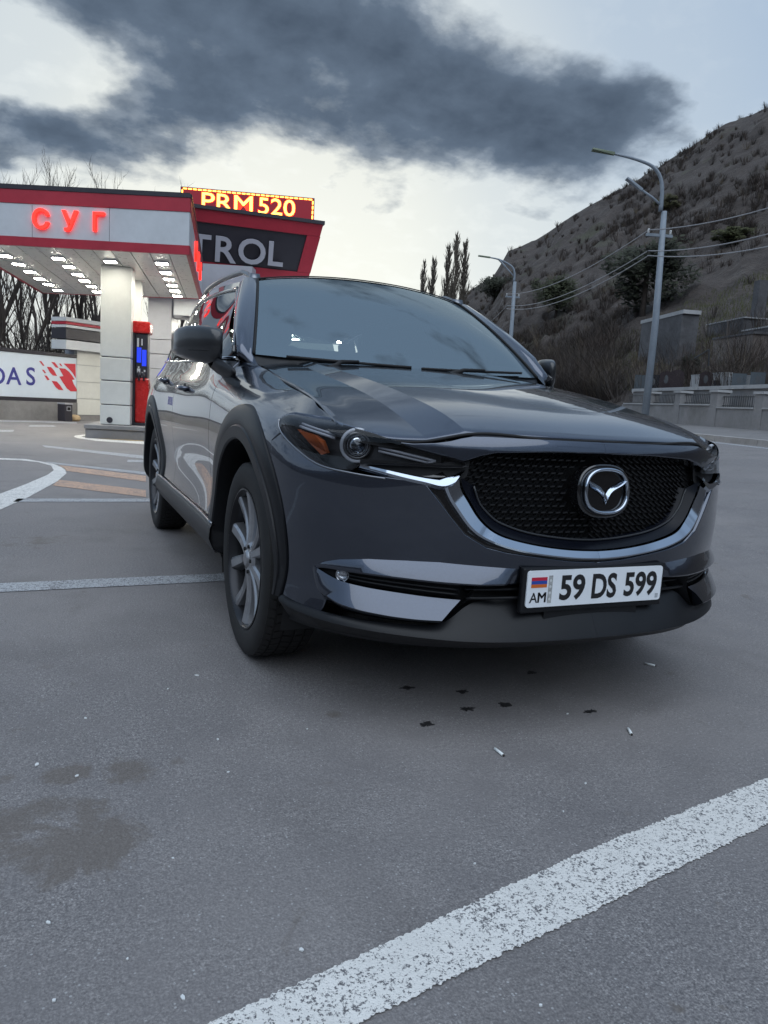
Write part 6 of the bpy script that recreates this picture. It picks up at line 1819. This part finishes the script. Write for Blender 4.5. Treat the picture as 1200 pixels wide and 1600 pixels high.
# ---------------------------------------------------------------- grille
def grille():
    # surround: black field from bumper edge inward, slightly recessed
    outer = [(0, .520, -.014), (.22, .540, -.014), (.40, .575, -.014), (.46, .612, -.014), (.505, .663, -.014), (.545, .716, -.014), (.57, .752, -.014), (.62, .775, -.02)]
    inner = [(0, .548, -.010), (.18, .558, -.010), (.37, .600, -.010), (.425, .628, -.010), (.468, .682, -.010), (.50, .735, -.010), (.505, .765, -.012), (.52, .79, -.02)]
    n = 40
    V, F = loft([nose_curve(outer, n, False), nose_curve(inner, n, False), nose_curve([(u*.93, z+.01, d-.05) for u, z, d in inner], n, False)])
    F = orient(V, F, lambda c: np.array([c[0]*.5, -1, .4])); k = len(V)
    mesh('grille_surround', np.concatenate([V*[-1, 1, 1], V]), [f[::-1] for f in F]+[tuple(i+k for i in f) for f in F], GLOSSBLACK, car, True)
    # chrome wing: lower sweep
    o_ = [(.512, .745, -.004), (.498, .715, -.002), (.474, .680, -.001), (.445, .642, .0), (.415, .615, .001), (.375, .595, .003), (.305, .573, .004), (.18, .553, .005), (.07, .543, .005), (0, .5405, .005)]
    i_ = [(.474, .772, -.010), (.468, .745, -.012), (.448, .712, -.014), (.418, .668, -.014), (.392, .641, -.014), (.362, .620, -.010), (.298, .598, -.008), (.176, .576, -.007), (.07, .566, -.007), (0, .5635, -.007)]
    n = 44
    def Cv(p):
        q = curve(p, n); return nose_pt(q[:, 0], q[:, 1], q[:, 2])
    Oc, Ic = Cv(o_), Cv(i_)
    ridge = (Oc*.85+Ic*.15)+np.array([0, -.0035, .001])
    V, F = loft([Oc+np.array([0, .02, 0]), Oc, ridge, Ic, Ic+np.array([0, .03, .004])]); F = orient(V, F, lambda c: np.array([c[0]*.5, -1, .5])); k = len(V)
    w_ = mesh('grille_chrome_wing', np.concatenate([V*[-1, 1, 1], V]), [f[::-1] for f in F]+[tuple(i+k for i in f) for f in F], CHROME, car, True)
    smooth_by_angle(w_, 25)
    # wing tips running under the head lamps
    lo = [(.722, .7905, .003), (.66, .778, .006), (.60, .766, .008), (.55, .757, .008), (.512, .752, .006), (.485, .765, .004)]
    hi = [(.722, .7935, .0), (.66, .786, .0), (.60, .778, -.002), (.55, .7725, -.004), (.50, .778, -.008), (.458, .798, -.014)]
    n = 26
    L_, H_ = Cv(lo)[:0], None
    def Cn(p, n_=26):
        q = curve(p, n_); return nose_pt(q[:, 0], q[:, 1], q[:, 2])
    L_, H_ = Cn(lo), Cn(hi)
    V, F = loft([L_+np.array([0, .012, -.012]), L_, (L_+H_)/2+np.array([0, -.002, .003]), H_, H_+np.array([0, .03, .0])])
    for ob in both('chrome_tip', V, orient(V, F, lambda c: np.array([c[0]*.5, -1, .6])), CHROME, car, None, True): smooth_by_angle(ob, 30)
    # dark pocket between tip and lamp
    V, F = loft([Cn([(.73, .785, -.02), (.6, .76, -.02), (.50, .75, -.02), (.45, .78, -.025)]), Cn([(.73, .81, -.02), (.6, .81, -.02), (.50, .82, -.02), (.44, .845, -.025)])])
    both('lamp_pocket', V, orient(V, F, lambda c: np.array([c[0]*.5, -1, .4])), MATBLACK, car)
    # gloss black tray below the mesh
    bo = [(p[0]*.985, p[1]+.004, -.016) for p in i_]; bi = [(.425, .752, -.040), (.418, .735, -.042), (.402, .700, -.042), (.378, .675, -.042), (.355, .656, -.042), (.32, .640, -.042), (.26, .622, -.042), (.15, .604, -.042), (.06, .596, -.042), (0, .594, -.042)]
    V, F = loft([Cv(bo), Cv(bi), Cv([(u*.98, z+.003, d-.02) for u, z, d in bi])]); F = orient(V, F, lambda c: np.array([0, -1, .6])); k = len(V)
    mesh('grille_tray', np.concatenate([V*[-1, 1, 1], V]), [f[::-1] for f in F]+[tuple(i+k for i in f) for f in F], mat('tray_black', (.004, .005, .009), .25, spec=.18), car, True)
    rim_ = Cv([(u, z, d+.004) for u, z, d in bi]); rim_ = np.concatenate([rim_*[-1, 1, 1], rim_[::-1]])
    mb = MB(); mb.tube(rim_, .0035, 6); mb.build('mesh_rim', mat('rim_satin', (.03, .032, .036), .3), car, True)
    # dark lintel under the bridge
    tp = Cn([(.47, .828, -.004), (.42, .844, -.004), (.375, .855, -.004), (.2, .865, -.004), (0, .867, -.004)], 30); tb = Cn([(.46, .815, -.035), (.41, .832, -.035), (.37, .842, -.035), (.2, .850, -.035), (0, .852, -.035)], 30)
    V, F = loft([tp, tb]); F = orient(V, F, lambda c: np.array([0, -1, -.5])); k = len(V)
    mesh('grille_lintel', np.concatenate([V*[-1, 1, 1], V]), [f[::-1] for f in F]+[tuple(i+k for i in f) for f in F], GLOSSBLACK, car, True)
    # backing and mesh
    mb = MB(); mb.box((0, -.795, .70), (1.0, .02, .36)); mb.build('grille_backing', MATBLACK, car)
    poly = np.array([(0, .588), (.15, .598), (.30, .626), (.385, .650), (.445, .70), (.475, .76), (.475, .80), (.46, .845), (.36, .86), (0, .868)])
    poly = np.concatenate([poly, poly[::-1]*[-1, 1]])
    bm_ = MB(); px_, pz = .027, .0200
    rows = int(.30/pz)
    for j in range(rows):
        for i in range(-20, 21):
            u = i*px_+(j % 2)*px_/2; z = .578+j*pz
            if not inpoly(poly, np.array([[u, z]]))[0]: continue
            if (abs(u)/.105)**2.4+(abs(z-.752)/.088)**2.4 < 1: continue
            s = 1 if u >= 0 else -1
            a = abs(u)
            p = nose_pt(a, z, -.050)[0]; p[0] *= s
            q = nose_pt(max(0, a-px_*.5), z+pz*.55, -.058)[0]; q[0] *= s
            q2 = nose_pt(a+px_*.5, z-pz*.10, -.055)[0]; q2[0] *= s
            w1 = .0032
            # short shining lower ledge and the slanting web above it
            for (A_, B_, h_, dpt) in ((p, q2, .0021, .016), (p, q, .0019, .012)):
                up_ = np.array([0, 0, 1.])*h_; bk = np.array([0, dpt, 0])
                bm_.hexa([A_-up_, B_-up_, B_-up_+bk, A_-up_+bk, A_+up_, B_+up_, B_+up_+bk, A_+up_+bk])
    g = bm_.build('grille_mesh', mat('grille_satin', (0.007, 0.0075, 0.009), 0.38), car)
    g['kind'] = 'stuff'
    # emblem
    N = nose_pt(0, .752, 0)[0]
    O = Vector((0, N[1]-.004, .752))
    Mx = frame(O, (1, 0, 0), (0, .10, 1))
    def sup(a, b, p, n=48): 
        out = []
        for k in range(n):
            t = 2*math.pi*k/n; c, s = math.cos(t), math.sin(t)
            out.append((math.copysign(abs(c)**(2/p), c)*a, math.copysign(abs(s)**(2/p), s)*b))
        return out
    em = MB(); em.prism(sup(.100, .083, 2.5), -.05, -.002, Mx); plate = em.build('emblem', GLOSSBLACK, car); smooth_by_angle(beveled(plate, .006, 3), 35)
    # ring with round section
    base_ = sup(.079, .066, 2.5, 64); n = 64; V = []; m_ = 8
    for k in range(n):
        x, y_ = base_[k]; L = math.hypot(x, y_); nx, ny = x/L, y_/L
        wd = .0058
        for q in range(m_):
            a = 2*math.pi*q/m_
            V.append(Mx @ Vector((x+nx*wd*math.cos(a), y_+ny*wd*math.cos(a), .006+.008*math.sin(a))))
    F = [(k*m_+q, k*m_+(q+1) % m_, ((k+1) % n)*m_+(q+1) % m_, ((k+1) % n)*m_+q) for k in range(n) for q in range(m_)]
    mesh('emblem_ring', V, F, CHROME, plate, True)
    hi_ = curve([(0, -.010), (.012, .006), (.035, .0185), (.058, .030), (.073, .041)], 14); lo_ = curve([(0, -.040), (.010, -.018), (.030, -.002), (.052, .008), (.073, .024)], 14)
    V = []; F = []
    for s in (-1, 1):
        for hv, lv in zip(hi_, lo_):
            mid = (hv+lv)/2
            o = len(V)
            V += [Mx @ Vector((s*hv[0], hv[1], .002)), Mx @ Vector((s*mid[0], mid[1], .013)), Mx @ Vector((s*lv[0], lv[1], .002))]
        o = 0 if s < 0 else 42
        for i in range(13):
            for q in (0, 1):
                f = (o+i*3+q, o+i*3+q+1, o+(i+1)*3+q+1, o+(i+1)*3+q)
                F.append(f if s > 0 else f[::-1])
    V = np.array([tuple(v) for v in V]); F = orient(V, F, lambda c: np.array([0, -1, 0]))
    mesh('emblem_wings', V, F, CHROME, plate)
grille()

# ---------------------------------------------------------------- head lamps
def headlamps():
    poly = NZ((.8905, .885), (.8915, .905), (.885, .922), (.879, .9245), (.83, .916), (.772, .906), (.70, .888), (.640, .869), (.60, .857), (.54, .843), (.50, .834), (.462, .824), (.452, .812), (.47, .806), (.52, .803), (.58, .803), (.64, .800), (.70, .797), (.725, .790), (.74, .775), (.757, .769), (.805, .779), (.845, .806), (.872, .839), (.885, .864))
    V, F, N = panel_geo(poly, wpos, wnrm, h=.02, gap=.001, skirt=.0, push=.0015)
    lens = both('head_lamp', V, F, LENS, car, N)
    P = np.array(poly); P = poly_resample(np.concatenate([P, P[:1]]), .012)[:-1]
    X = W.pos(P[:, 0], P[:, 1]); Nn = W.nrm(P[:, 0], P[:, 1])
    Vb, Fb = cdt_fill(P, .03)
    ctr = P.mean(0)
    def back(d):   # housing: rim on the surface, floor set back
        Q = inset(P, .006)
        return W.pos(Q[:, 0], Q[:, 1])-W.nrm(Q[:, 0], Q[:, 1])*d
    # rim of satin trim along the lower and outer edge
    for li, s in zip(lens, (-1, 1)):
        S = np.array([s, 1, 1])
        rim = [X[i]-Nn[i]*.003 for i in range(len(P))]
        r0 = np.array(rim)*S; r1 = (back(.008)+0)*S; r2_ = back(.05)*S; n = len(P)
        V = np.concatenate([r0, r1, r2_]); F = [(k*n+i, k*n+(i+1) % n, (k+1)*n+(i+1) % n, (k+1)*n+i) for k in range(2) for i in range(n)]
        mesh('lamp_bezel', V, F, DARKGREY, li, True)
        Xb = (W.pos(Vb[:, 0], Vb[:, 1])-W.nrm(Vb[:, 0], Vb[:, 1])*.050)*S
        mesh('lamp_housing', Xb, [tuple(f) for f in Fb], DARKGREY, li, True)
        # satin line along the outer lower edge
        low = [(.8915, .905), (.8905, .885), (.885, .864), (.872, .839), (.845, .806), (.805, .779), (.757, .769), (.715, .764), (.66, .760)]
        C = curve(low, 40); q = nose_pt(C[:, 0], C[:, 1], .0015)*S
        mb = MB(); mb.tube(q, .0035, 6); mb.build('lamp_edge_trim', SILVER_TRIM, li, True)
        # projector
        c = nose_pt(.742, .846, -.028)[0]*S
        ax = Vector((.42*s, -.9, .02)).normalized()
        M_ = Matrix.Translation(Vector(c)) @ ax.to_track_quat('Z', 'Y').to_matrix().to_4x4()
        mb = MB(); mb.lathe([(.0, .016), (.012, .0145), (.022, .009), (.029, .001), (.031, -.006)], 28, M_)
        mesh('projector_lens', mb.v, mb.f, glass_mat('projector_glass', (.25, .27, .3), 1.7), li, True)
        mb = MB(); mb.lathe([(.0, -.016), (.014, -.013), (.026, -.004), (.031, -.002)], 28, M_); mesh('projector_bowl', mb.v, mb.f, SILVER, li, True)
        mb = MB(); mb.lathe([(.031, -.012), (.033, .006), (.038, .010), (.043, .004), (.044, -.03)], 32, M_); mesh('projector_ring', mb.v, mb.f, mat('ring_gloss', (.03, .03, .033), .15, coat=1), li, True)
        # day light signature: ring arc, and a bar to each side
        pts = [M_ @ Vector((.047*math.cos(t), .047*math.sin(t), .0)) for t in np.linspace(R(70), R(290), 24)] if s < 0 else [M_ @ Vector((.047*math.cos(t), .047*math.sin(t), .0)) for t in np.linspace(R(-110), R(110), 24)]
        mb = MB(); mb.tube(pts, .0062, 8); mb.build('signature_ring', mat('signature_white', (.46, .48, .52), .3), li, True)
        for k, (a_, b_, rr) in enumerate((((.79, .862), (.862, .888), .005), ((.79, .872), (.858, .897), .004), ((.69, .846), (.54, .818), .0045), ((.69, .835), (.56, .812), .004), ((.56, .812), (.54, .818), .004))):
            q = [nose_pt(a_[0]+(b_[0]-a_[0])*t, a_[1]+(b_[1]-a_[1])*t, -.028)[0]*S for t in np.linspace(0, 1, 10)]
            mb = MB(); mb.tube(q, rr, 6); mb.build('signature_bar', mat('signature_grey', (.26, .27, .30), .25), li, True)
        # amber side marker
        am = [(.866, .878), (.828, .866), (.815, .852), (.806, .816), (.818, .808), (.846, .842)]
        o = [nose_pt(u, z, -.022)[0]*S for u, z in am]; i2 = [nose_pt(u, z, -.034)[0]*S for u, z in am]
        k = len(am)
        mesh('side_marker', o+i2, [tuple(range(k))]+[(a, (a+1) % k, (a+1) % k+k, a+k) for a in range(k)], AMBER, li)
headlamps()

# ---------------------------------------------------------------- number plate
def number_plate():
    yp = -.928
    c = Vector((0, yp+.004, .457))
    mb = MB(); mb.box((0, yp+.014, .451), (.545, .022, .140)); fr = mb.build('plate_holder', PLASTIC, car); beveled(fr, .006, 2)
    mb = MB(); mb.box((0, yp+.030, .372), (.36, .035, .030)); mb.box((-.02, yp+.04, .385), (.30, .02, .03)); mb.build('plate_bracket', PLASTIC, car)
    def rr(w_, h_, r_, n=5):
        out = []
        for cx_, cy_, a0 in ((w_/2-r_, h_/2-r_, 0), (-w_/2+r_, h_/2-r_, 90), (-w_/2+r_, -h_/2+r_, 180), (w_/2-r_, -h_/2+r_, 270)):
            out += [(cx_+r_*math.cos(R(a0+90*k/n)), cy_+r_*math.sin(R(a0+90*k/n))) for k in range(n+1)]
        return out
    Mx = frame((0, yp, .457), (1, 0, 0), (0, 0, 1))
    mb = MB(); mb.prism(rr(.520, .112, .010), -.002, .0025, Mx); pl = mb.build('number_plate', grainy('plate_white', (.78, .82, .86), .05, 20, .35), fr)
    ink = mat('plate_black', (.012, .012, .014), .4)
    def put(txt, x, z, h, wd, m_, bold=.0):
        me, (w_, hh) = text_data(txt, 1.0, .0, bold, 1.0)
        ob = link('plate_lettering', me, m_, fr)
        ob.matrix_basis = Mx @ Matrix.Translation((x, z, .0032)) @ Matrix.Diagonal((wd/w_, h/hh, 1, 1))
    put('59', -.094, 0, .080, .094, ink, .030); put('DS', .028, 0, .080, .096, ink, .030); put('599', .173, 0, .080, .132, ink, .030)
    put('A', -.2345, -.026, .031, .029, ink, .010); put('M', -.2055, -.026, .031, .028, ink, .0); put('M', -.2033, -.026, .0308, .028, ink, .0)
    for k, cc in enumerate(((.50, .02, .05), (.02, .07, .36), (.62, .14, .02))):
        mb = MB(); mb.prism([(-.246, .036-.0105*k-.0105), (-.190, .036-.0105*k-.0105), (-.190, .036-.0105*k), (-.246, .036-.0105*k)], .0030, .0034, Mx); mb.build('flag_stripe', mat('flag_%d' % k, cc, .4), fr)
    mb = MB(); mb.prism([(-.184, -.044), (-.170, -.044), (-.170, .040), (-.184, .040)], .0030, .0034, Mx); mb.build('security_strip', grainy('strip_silver', (.36, .37, .37), .5, 90, .3), fr)
    for k in range(4):
        mb = MB(); mb.prism([(-.177+.0045*math.cos(t), .025-.019*k+.0045*math.sin(t)) for t in np.linspace(0, 6.283, 12, endpoint=False)], .0035, .0037, Mx); mb.build('security_mark', mat('strip_light', (.6, .62, .62), .4), fr)
    mb = MB(); mb.prism([(.238, -.048), (.250, -.048), (.250, -.034), (.238, -.034)], .0030, .0034, Mx); mb.build('hologram', mat('holo', (.42, .45, .48), .3), fr)
number_plate()

# ---------------------------------------------------------------- wheels
def wheel(cy, steer=0.0):
    obs = []
    # local frame: axis z outward
    tp = [(.258, .082), (.264, .092), (.280, .098), (.308, .102), (.330, .101), (.345, .097), (.356, .090), (.3605, .085), (.3605, -.085), (.356, -.095), (.33, -.112), (.29, -.108), (.262, -.09)]
    rp = [(.230, -.09), (.240, -.085), (.246, -.03), (.247, .06), (.252, .088), (.259, .0965), (.264, .0955), (.265, .084)]
    for s in (-1, 1):
        ax = Vector((s, 0, 0))
        M_ = Matrix.Translation((s*.792, cy, .365)) @ Matrix.Rotation(steer, 4, 'Z') @ Matrix.Rotation(math.pi/2*s, 4, 'Y')
        w_ = empty('wheel'); w_.parent = car
        mb = MB(); mb.lathe(tp, 72, M_); t = mb.build('tyre', RUBBER, w_, True); smooth_by_angle(t, 50)
        # tread blocks in five ribs
        mb = MB()
        for r_, (h0, h1, nb, off) in enumerate(((.088, .062, 62, 0), (.054, .024, 58, .5), (.017, -.017, 60, .2), (-.024, -.054, 58, .7), (-.062, -.088, 62, .3))):
            for k in range(nb):
                a0 = 2*math.pi*(k+off)/nb; a1 = a0+2*math.pi/nb*.80
                sk = .018*(1 if r_ % 2 else -1)
                def P(rad, a, h): return M_ @ Vector((rad*math.cos(a), rad*math.sin(a), h))
                ro0 = .366 if abs(h0) < .08 else .360; ro1 = .366 if abs(h1) < .08 else .360
                mb.hexa([P(.357, a0, h0), P(.357, a1, h0), P(.357, a1+sk, h1), P(.357, a0+sk, h1), P(ro0, a0, h0), P(ro0, a1, h0), P(ro1, a1+sk, h1), P(ro1, a0+sk, h1)])
        tr = mb.build('tread', RUBBER, w_); tr['kind'] = 'stuff'
        mb = MB(); mb.lathe(rp, 72, M_); rim = mb.build('rim', ALLOY_D, w_, True); smooth_by_angle(rim, 40)
        # spokes: five pairs of folded blades
        for k in range(5):
            for d in (-1, 1):
                a_in = 2*math.pi*k/5+d*R(12)+R(18); a_out = 2*math.pi*k/5+d*R(17.5)+R(18)
                V = []; nq = 8
                for t in np.linspace(0, 1, nq):
                    rad = .040+(.250-.040)*t; a = a_in+(a_out-a_in)*t
                    h = .082-.012*math.sin(math.pi*t)+.006*t
                    w1 = .016+.013*t
                    c_, s_ = math.cos(a), math.sin(a); tx, ty = -s_, c_
                    for o, dz in ((-w1, -.040), (-w1*.92, -.006), (-w1*.55, .0), (w1*.50, -.003), (w1*.78, -.012), (w1, -.042)):
                        V.append(M_ @ Vector((rad*c_+tx*o*d, rad*s_+ty*o*d, h+dz)))
                F = [(q*6+j, q*6+j+1, (q+1)*6+j+1, (q+1)*6+j) for q in range(nq-1) for j in range(5)]
                V = np.array([tuple(v) for v in V]); F = orient(V, F, lambda c, s=s: np.array([s, 0, 0]))
                mesh('spoke', V, F, ALLOY, w_)
        mb = MB(); mb.lathe([(.0, .090), (.026, .089), (.031, .085), (.034, .080), (.058, .078), (.068, .066), (.072, -.02)], 30, M_); h_ = mb.build('hub', ALLOY, w_, True); smooth_by_angle(h_, 35)
        for k in range(5):
            a = 2*math.pi*k/5+R(54)
            mb = MB(); mb.lathe([(.0, .010), (.007, .010), (.008, -.01)], 8, M_ @ Matrix.Translation((.050*math.cos(a), .050*math.sin(a), .074))); mb.build('wheel_nut', MATBLACK, w_)
        mb = MB(); mb.lathe([(.08, .0), (.150, .0), (.152, -.01), (.08, -.012)], 40, M_); mb.build('brake_disc', mat('brake_steel', (.20, .19, .18), .4, metal=1.0), w_)
        mb = MB(); mb.lathe([(.0, -.06), (.235, -.06)], 40, M_); mb.build('wheel_back', MATBLACK, w_)
wheel(0.0); wheel(2.70)

# ---------------------------------------------------------------- mirrors, handles, wipers, vents
def mirrors():
    # head: sections across u
    secs = [(.864, .665, 1.182, .055, .060), (.878, .680, 1.182, .085, .070), (.915, .725, 1.186, .098, .077), (.955, .785, 1.192, .098, .075), (.992, .850, 1.197, .092, .068), (1.018, .905, 1.199, .080, .056), (1.030, .935, 1.199, .055, .040)]
    n = 24; V = []
    for u, y, z, ry, rz in secs:
        for k in range(n):
            t = 2*math.pi*k/n; c, s = math.cos(t), math.sin(t)
            p = 3.6
            V.append((u, y+math.copysign(abs(c)**(2/p), c)*ry, z+math.copysign(abs(s)**(2/p), s)*rz*(1.0 if s > 0 else 1.12)))
    F = [(j*n+k, j*n+(k+1) % n, (j+1)*n+(k+1) % n, (j+1)*n+k) for j in range(len(secs)-1) for k in range(n)]+[tuple(range(n)), tuple((len(secs)-1)*n+k for k in range(n))]
    V = np.array(V); cen = V.mean(0); F = orient(V, F, lambda c: c-cen)
    obs = both('door_mirror', V, F, PAINT_DARK, car, None, True)
    foot = [(.838, .53, 1.060, .085, .024), (.852, .57, 1.070, .080, .030), (.874, .63, 1.088, .072, .034), (.898, .70, 1.115, .062, .032), (.920, .745, 1.150, .05, .022)]
    n = 16; V = []
    for u, y, z, ry, rz in foot:
        for k in range(n):
            t = 2*math.pi*k/n; V.append((u, y+math.cos(t)*ry, z+math.sin(t)*rz))
    F = [(j*n+k, j*n+(k+1) % n, (j+1)*n+(k+1) % n, (j+1)*n+k) for j in range(len(foot)-1) for k in range(n)]+[tuple(range(n)), tuple((len(foot)-1)*n+k for k in range(n))]
    V = np.array(V)
    for o, s in zip(obs, (-1, 1)):
        VV = V*[s, 1, 1]; cc = VV.mean(0)
        mesh('mirror_foot', VV, orient(VV, F, lambda c: (c-cc)*[.2, 1, 1]), PLASTIC, o, True)
        mb = MB(); mb.tube([Vector((s*u, y-.092+dz*0, 1.155)) for u, y, dz in ((.90, .712, 0), (.93, .738, 0), (.955, .780, 0), (.985, .84, 0))], .003, 5); mb.build('mirror_seam', MATBLACK, o)
PAINT_DARK = mat('mirror_shell', (.008, .009, .011), .30, coat=.6, coat_rough=.12)
mirrors()
def handles():
    for y, z in ((1.40, .985), (2.30, 1.03)):
        p = W.pos(W.aS(y), z)[0]
        mb = MB(); mb.tube([p+np.array(q) for q in ((.0, -.10, 0), (.026, -.085, 0), (.032, -.04, .001), (.032, .04, .001), (.026, .085, 0), (.0, .10, 0))], [.010, .013, .014, .014, .013, .010], 10); both('door_handle', mb.v, mb.f, PAINT, car, None, True)
        mb = MB(); c = p+np.array([-.004, 0, -.008]); mb.lathe([(.0, .0), (.06, .0)], 20, Matrix.Translation(Vector(c)) @ Matrix.Rotation(math.pi/2, 4, 'Y') @ Matrix.Diagonal((.6, 1, 1, 1))); mb.v = [tuple(np.array(v)+[.006, 0, 0]) for v in mb.v]
        both('handle_recess', mb.v, mb.f, MATBLACK, car)
handles()
def wipers():
    for pts, piv in (([(-.62, -.028), (-.40, .01), (-.10, .02)], 0), ([(-.05, .0), (.20, .02), (.58, .05)], 1)):
        q = []
        for t in np.linspace(0, 1, 12):
            x = pts[0][0]+(pts[-1][0]-pts[0][0])*t
            s = abs(x)/.745
            tt = (-.014+.010*t) if piv == 0 else (-.006+.026*t)
            p = ws(s, tt); p[0] = math.copysign(abs(p[0]), x); q.append(p+np.array([0, -.010, .010]))
        mb = MB(); mb.tube(q, .006, 6); w_ = mb.build('wiper', MATBLACK, car, True)
        arm = MB(); b0 = q[0 if piv == 0 else 0]; mid = q[6]
        base = np.array([mid[0]-(.25 if piv else .18), mid[1]-.07, mid[2]-.045])
        arm.tube([base, base+np.array([.06, .02, .022]), (base+mid)/2+np.array([0, 0, .02]), mid+np.array([0, -.004, .006])], [.014, .013, .009, .006], 8); arm.build('wiper_arm', MATBLACK, w_, True)
    # cowl: black plastic between bonnet and glass
    C0 = np.array([(0, .300, 1.108), (.3, .34, 1.108), (.53, .41, 1.108), (.66, .46, 1.10), (.73, .50, 1.10)]); C1 = np.array([(0, .335, 1.132), (.3, .36, 1.133), (.53, .43, 1.14), (.66, .51, 1.145), (.745, .56, 1.15)])
    V, F = loft([curve(C0, 20), curve(C1, 20)]); both('cowl_panel', V, orient(V, F, lambda c: np.array([0, -.3, 1.])), PLASTIC, car)
wipers()
# ---------------------------------------------------------------- cabin and underbody
def cabin():
    mb = MB(); mb.box((0, 1.6, .40), (1.30, 4.2, .16)); mb.build('underbody', MATBLACK, car)
    mb = MB(); mb.box((0, -.12, .62), (1.10, 1.1, .50)); mb.build('engine_block', MATBLACK, car)
    mb = MB(); mb.box((0, 1.95, .62), (1.62, 2.9, .30)); mb.build('cabin_floor', INTERIOR, car)
    mb = MB(); mb.hexa([(-.72, .42, .80), (.72, .42, .80), (.70, .95, .80), (-.70, .95, .80), (-.70, .50, 1.085), (.70, .50, 1.085), (.68, .88, 1.09), (-.68, .88, 1.09)]); mb.build('dashboard', INTERIOR, car); 
    for x in (-.36, .36):
        mb = MB(); mb.hexa([(x-.24, 1.45, .75), (x+.24, 1.45, .75), (x+.24, 1.65, .75), (x-.24, 1.65, .75), (x-.20, 1.68, 1.28), (x+.20, 1.68, 1.28), (x+.19, 1.78, 1.28), (x-.19, 1.78, 1.28)])
        s = mb.build('seat', INTERIOR, car); beveled(s, .05, 3)
        mb = MB(); mb.box((x, 1.72, 1.36), (.26, .09, .17)); h_ = mb.build('headrest', INTERIOR, s); beveled(h_, .035, 3)
    mb = MB(); mb.hexa([(-.64, 2.45, .75), (.64, 2.45, .75), (.64, 2.65, .75), (-.64, 2.65, .75), (-.60, 2.68, 1.22), (.60, 2.68, 1.22), (.58, 2.78, 1.22), (-.58, 2.78, 1.22)]); s = mb.build('rear_bench', INTERIOR, car); beveled(s, .05, 3)
    M_ = Matrix.Translation((.36, 1.02, 1.02)) @ Matrix.Rotation(R(-65), 4, 'X')
    mb = MB(); mb.tube([M_ @ Vector((.18*math.cos(t), .18*math.sin(t), 0)) for t in np.linspace(0, 6.2832, 33)], .015, 8); mb.build('steering_wheel', INTERIOR, car, True)
    # headlining
    V = RV[:, ::4]-np.array([0, 0, .035]); k = V.shape[1]; n = V.shape[0]
    mesh('headlining', V.reshape(-1, 3), [(j*k+i, j*k+i+1, (j+1)*k+i+1, (j+1)*k+i) for j in range(n-1) for i in range(k-1)], INTERIOR, car)
cabin()
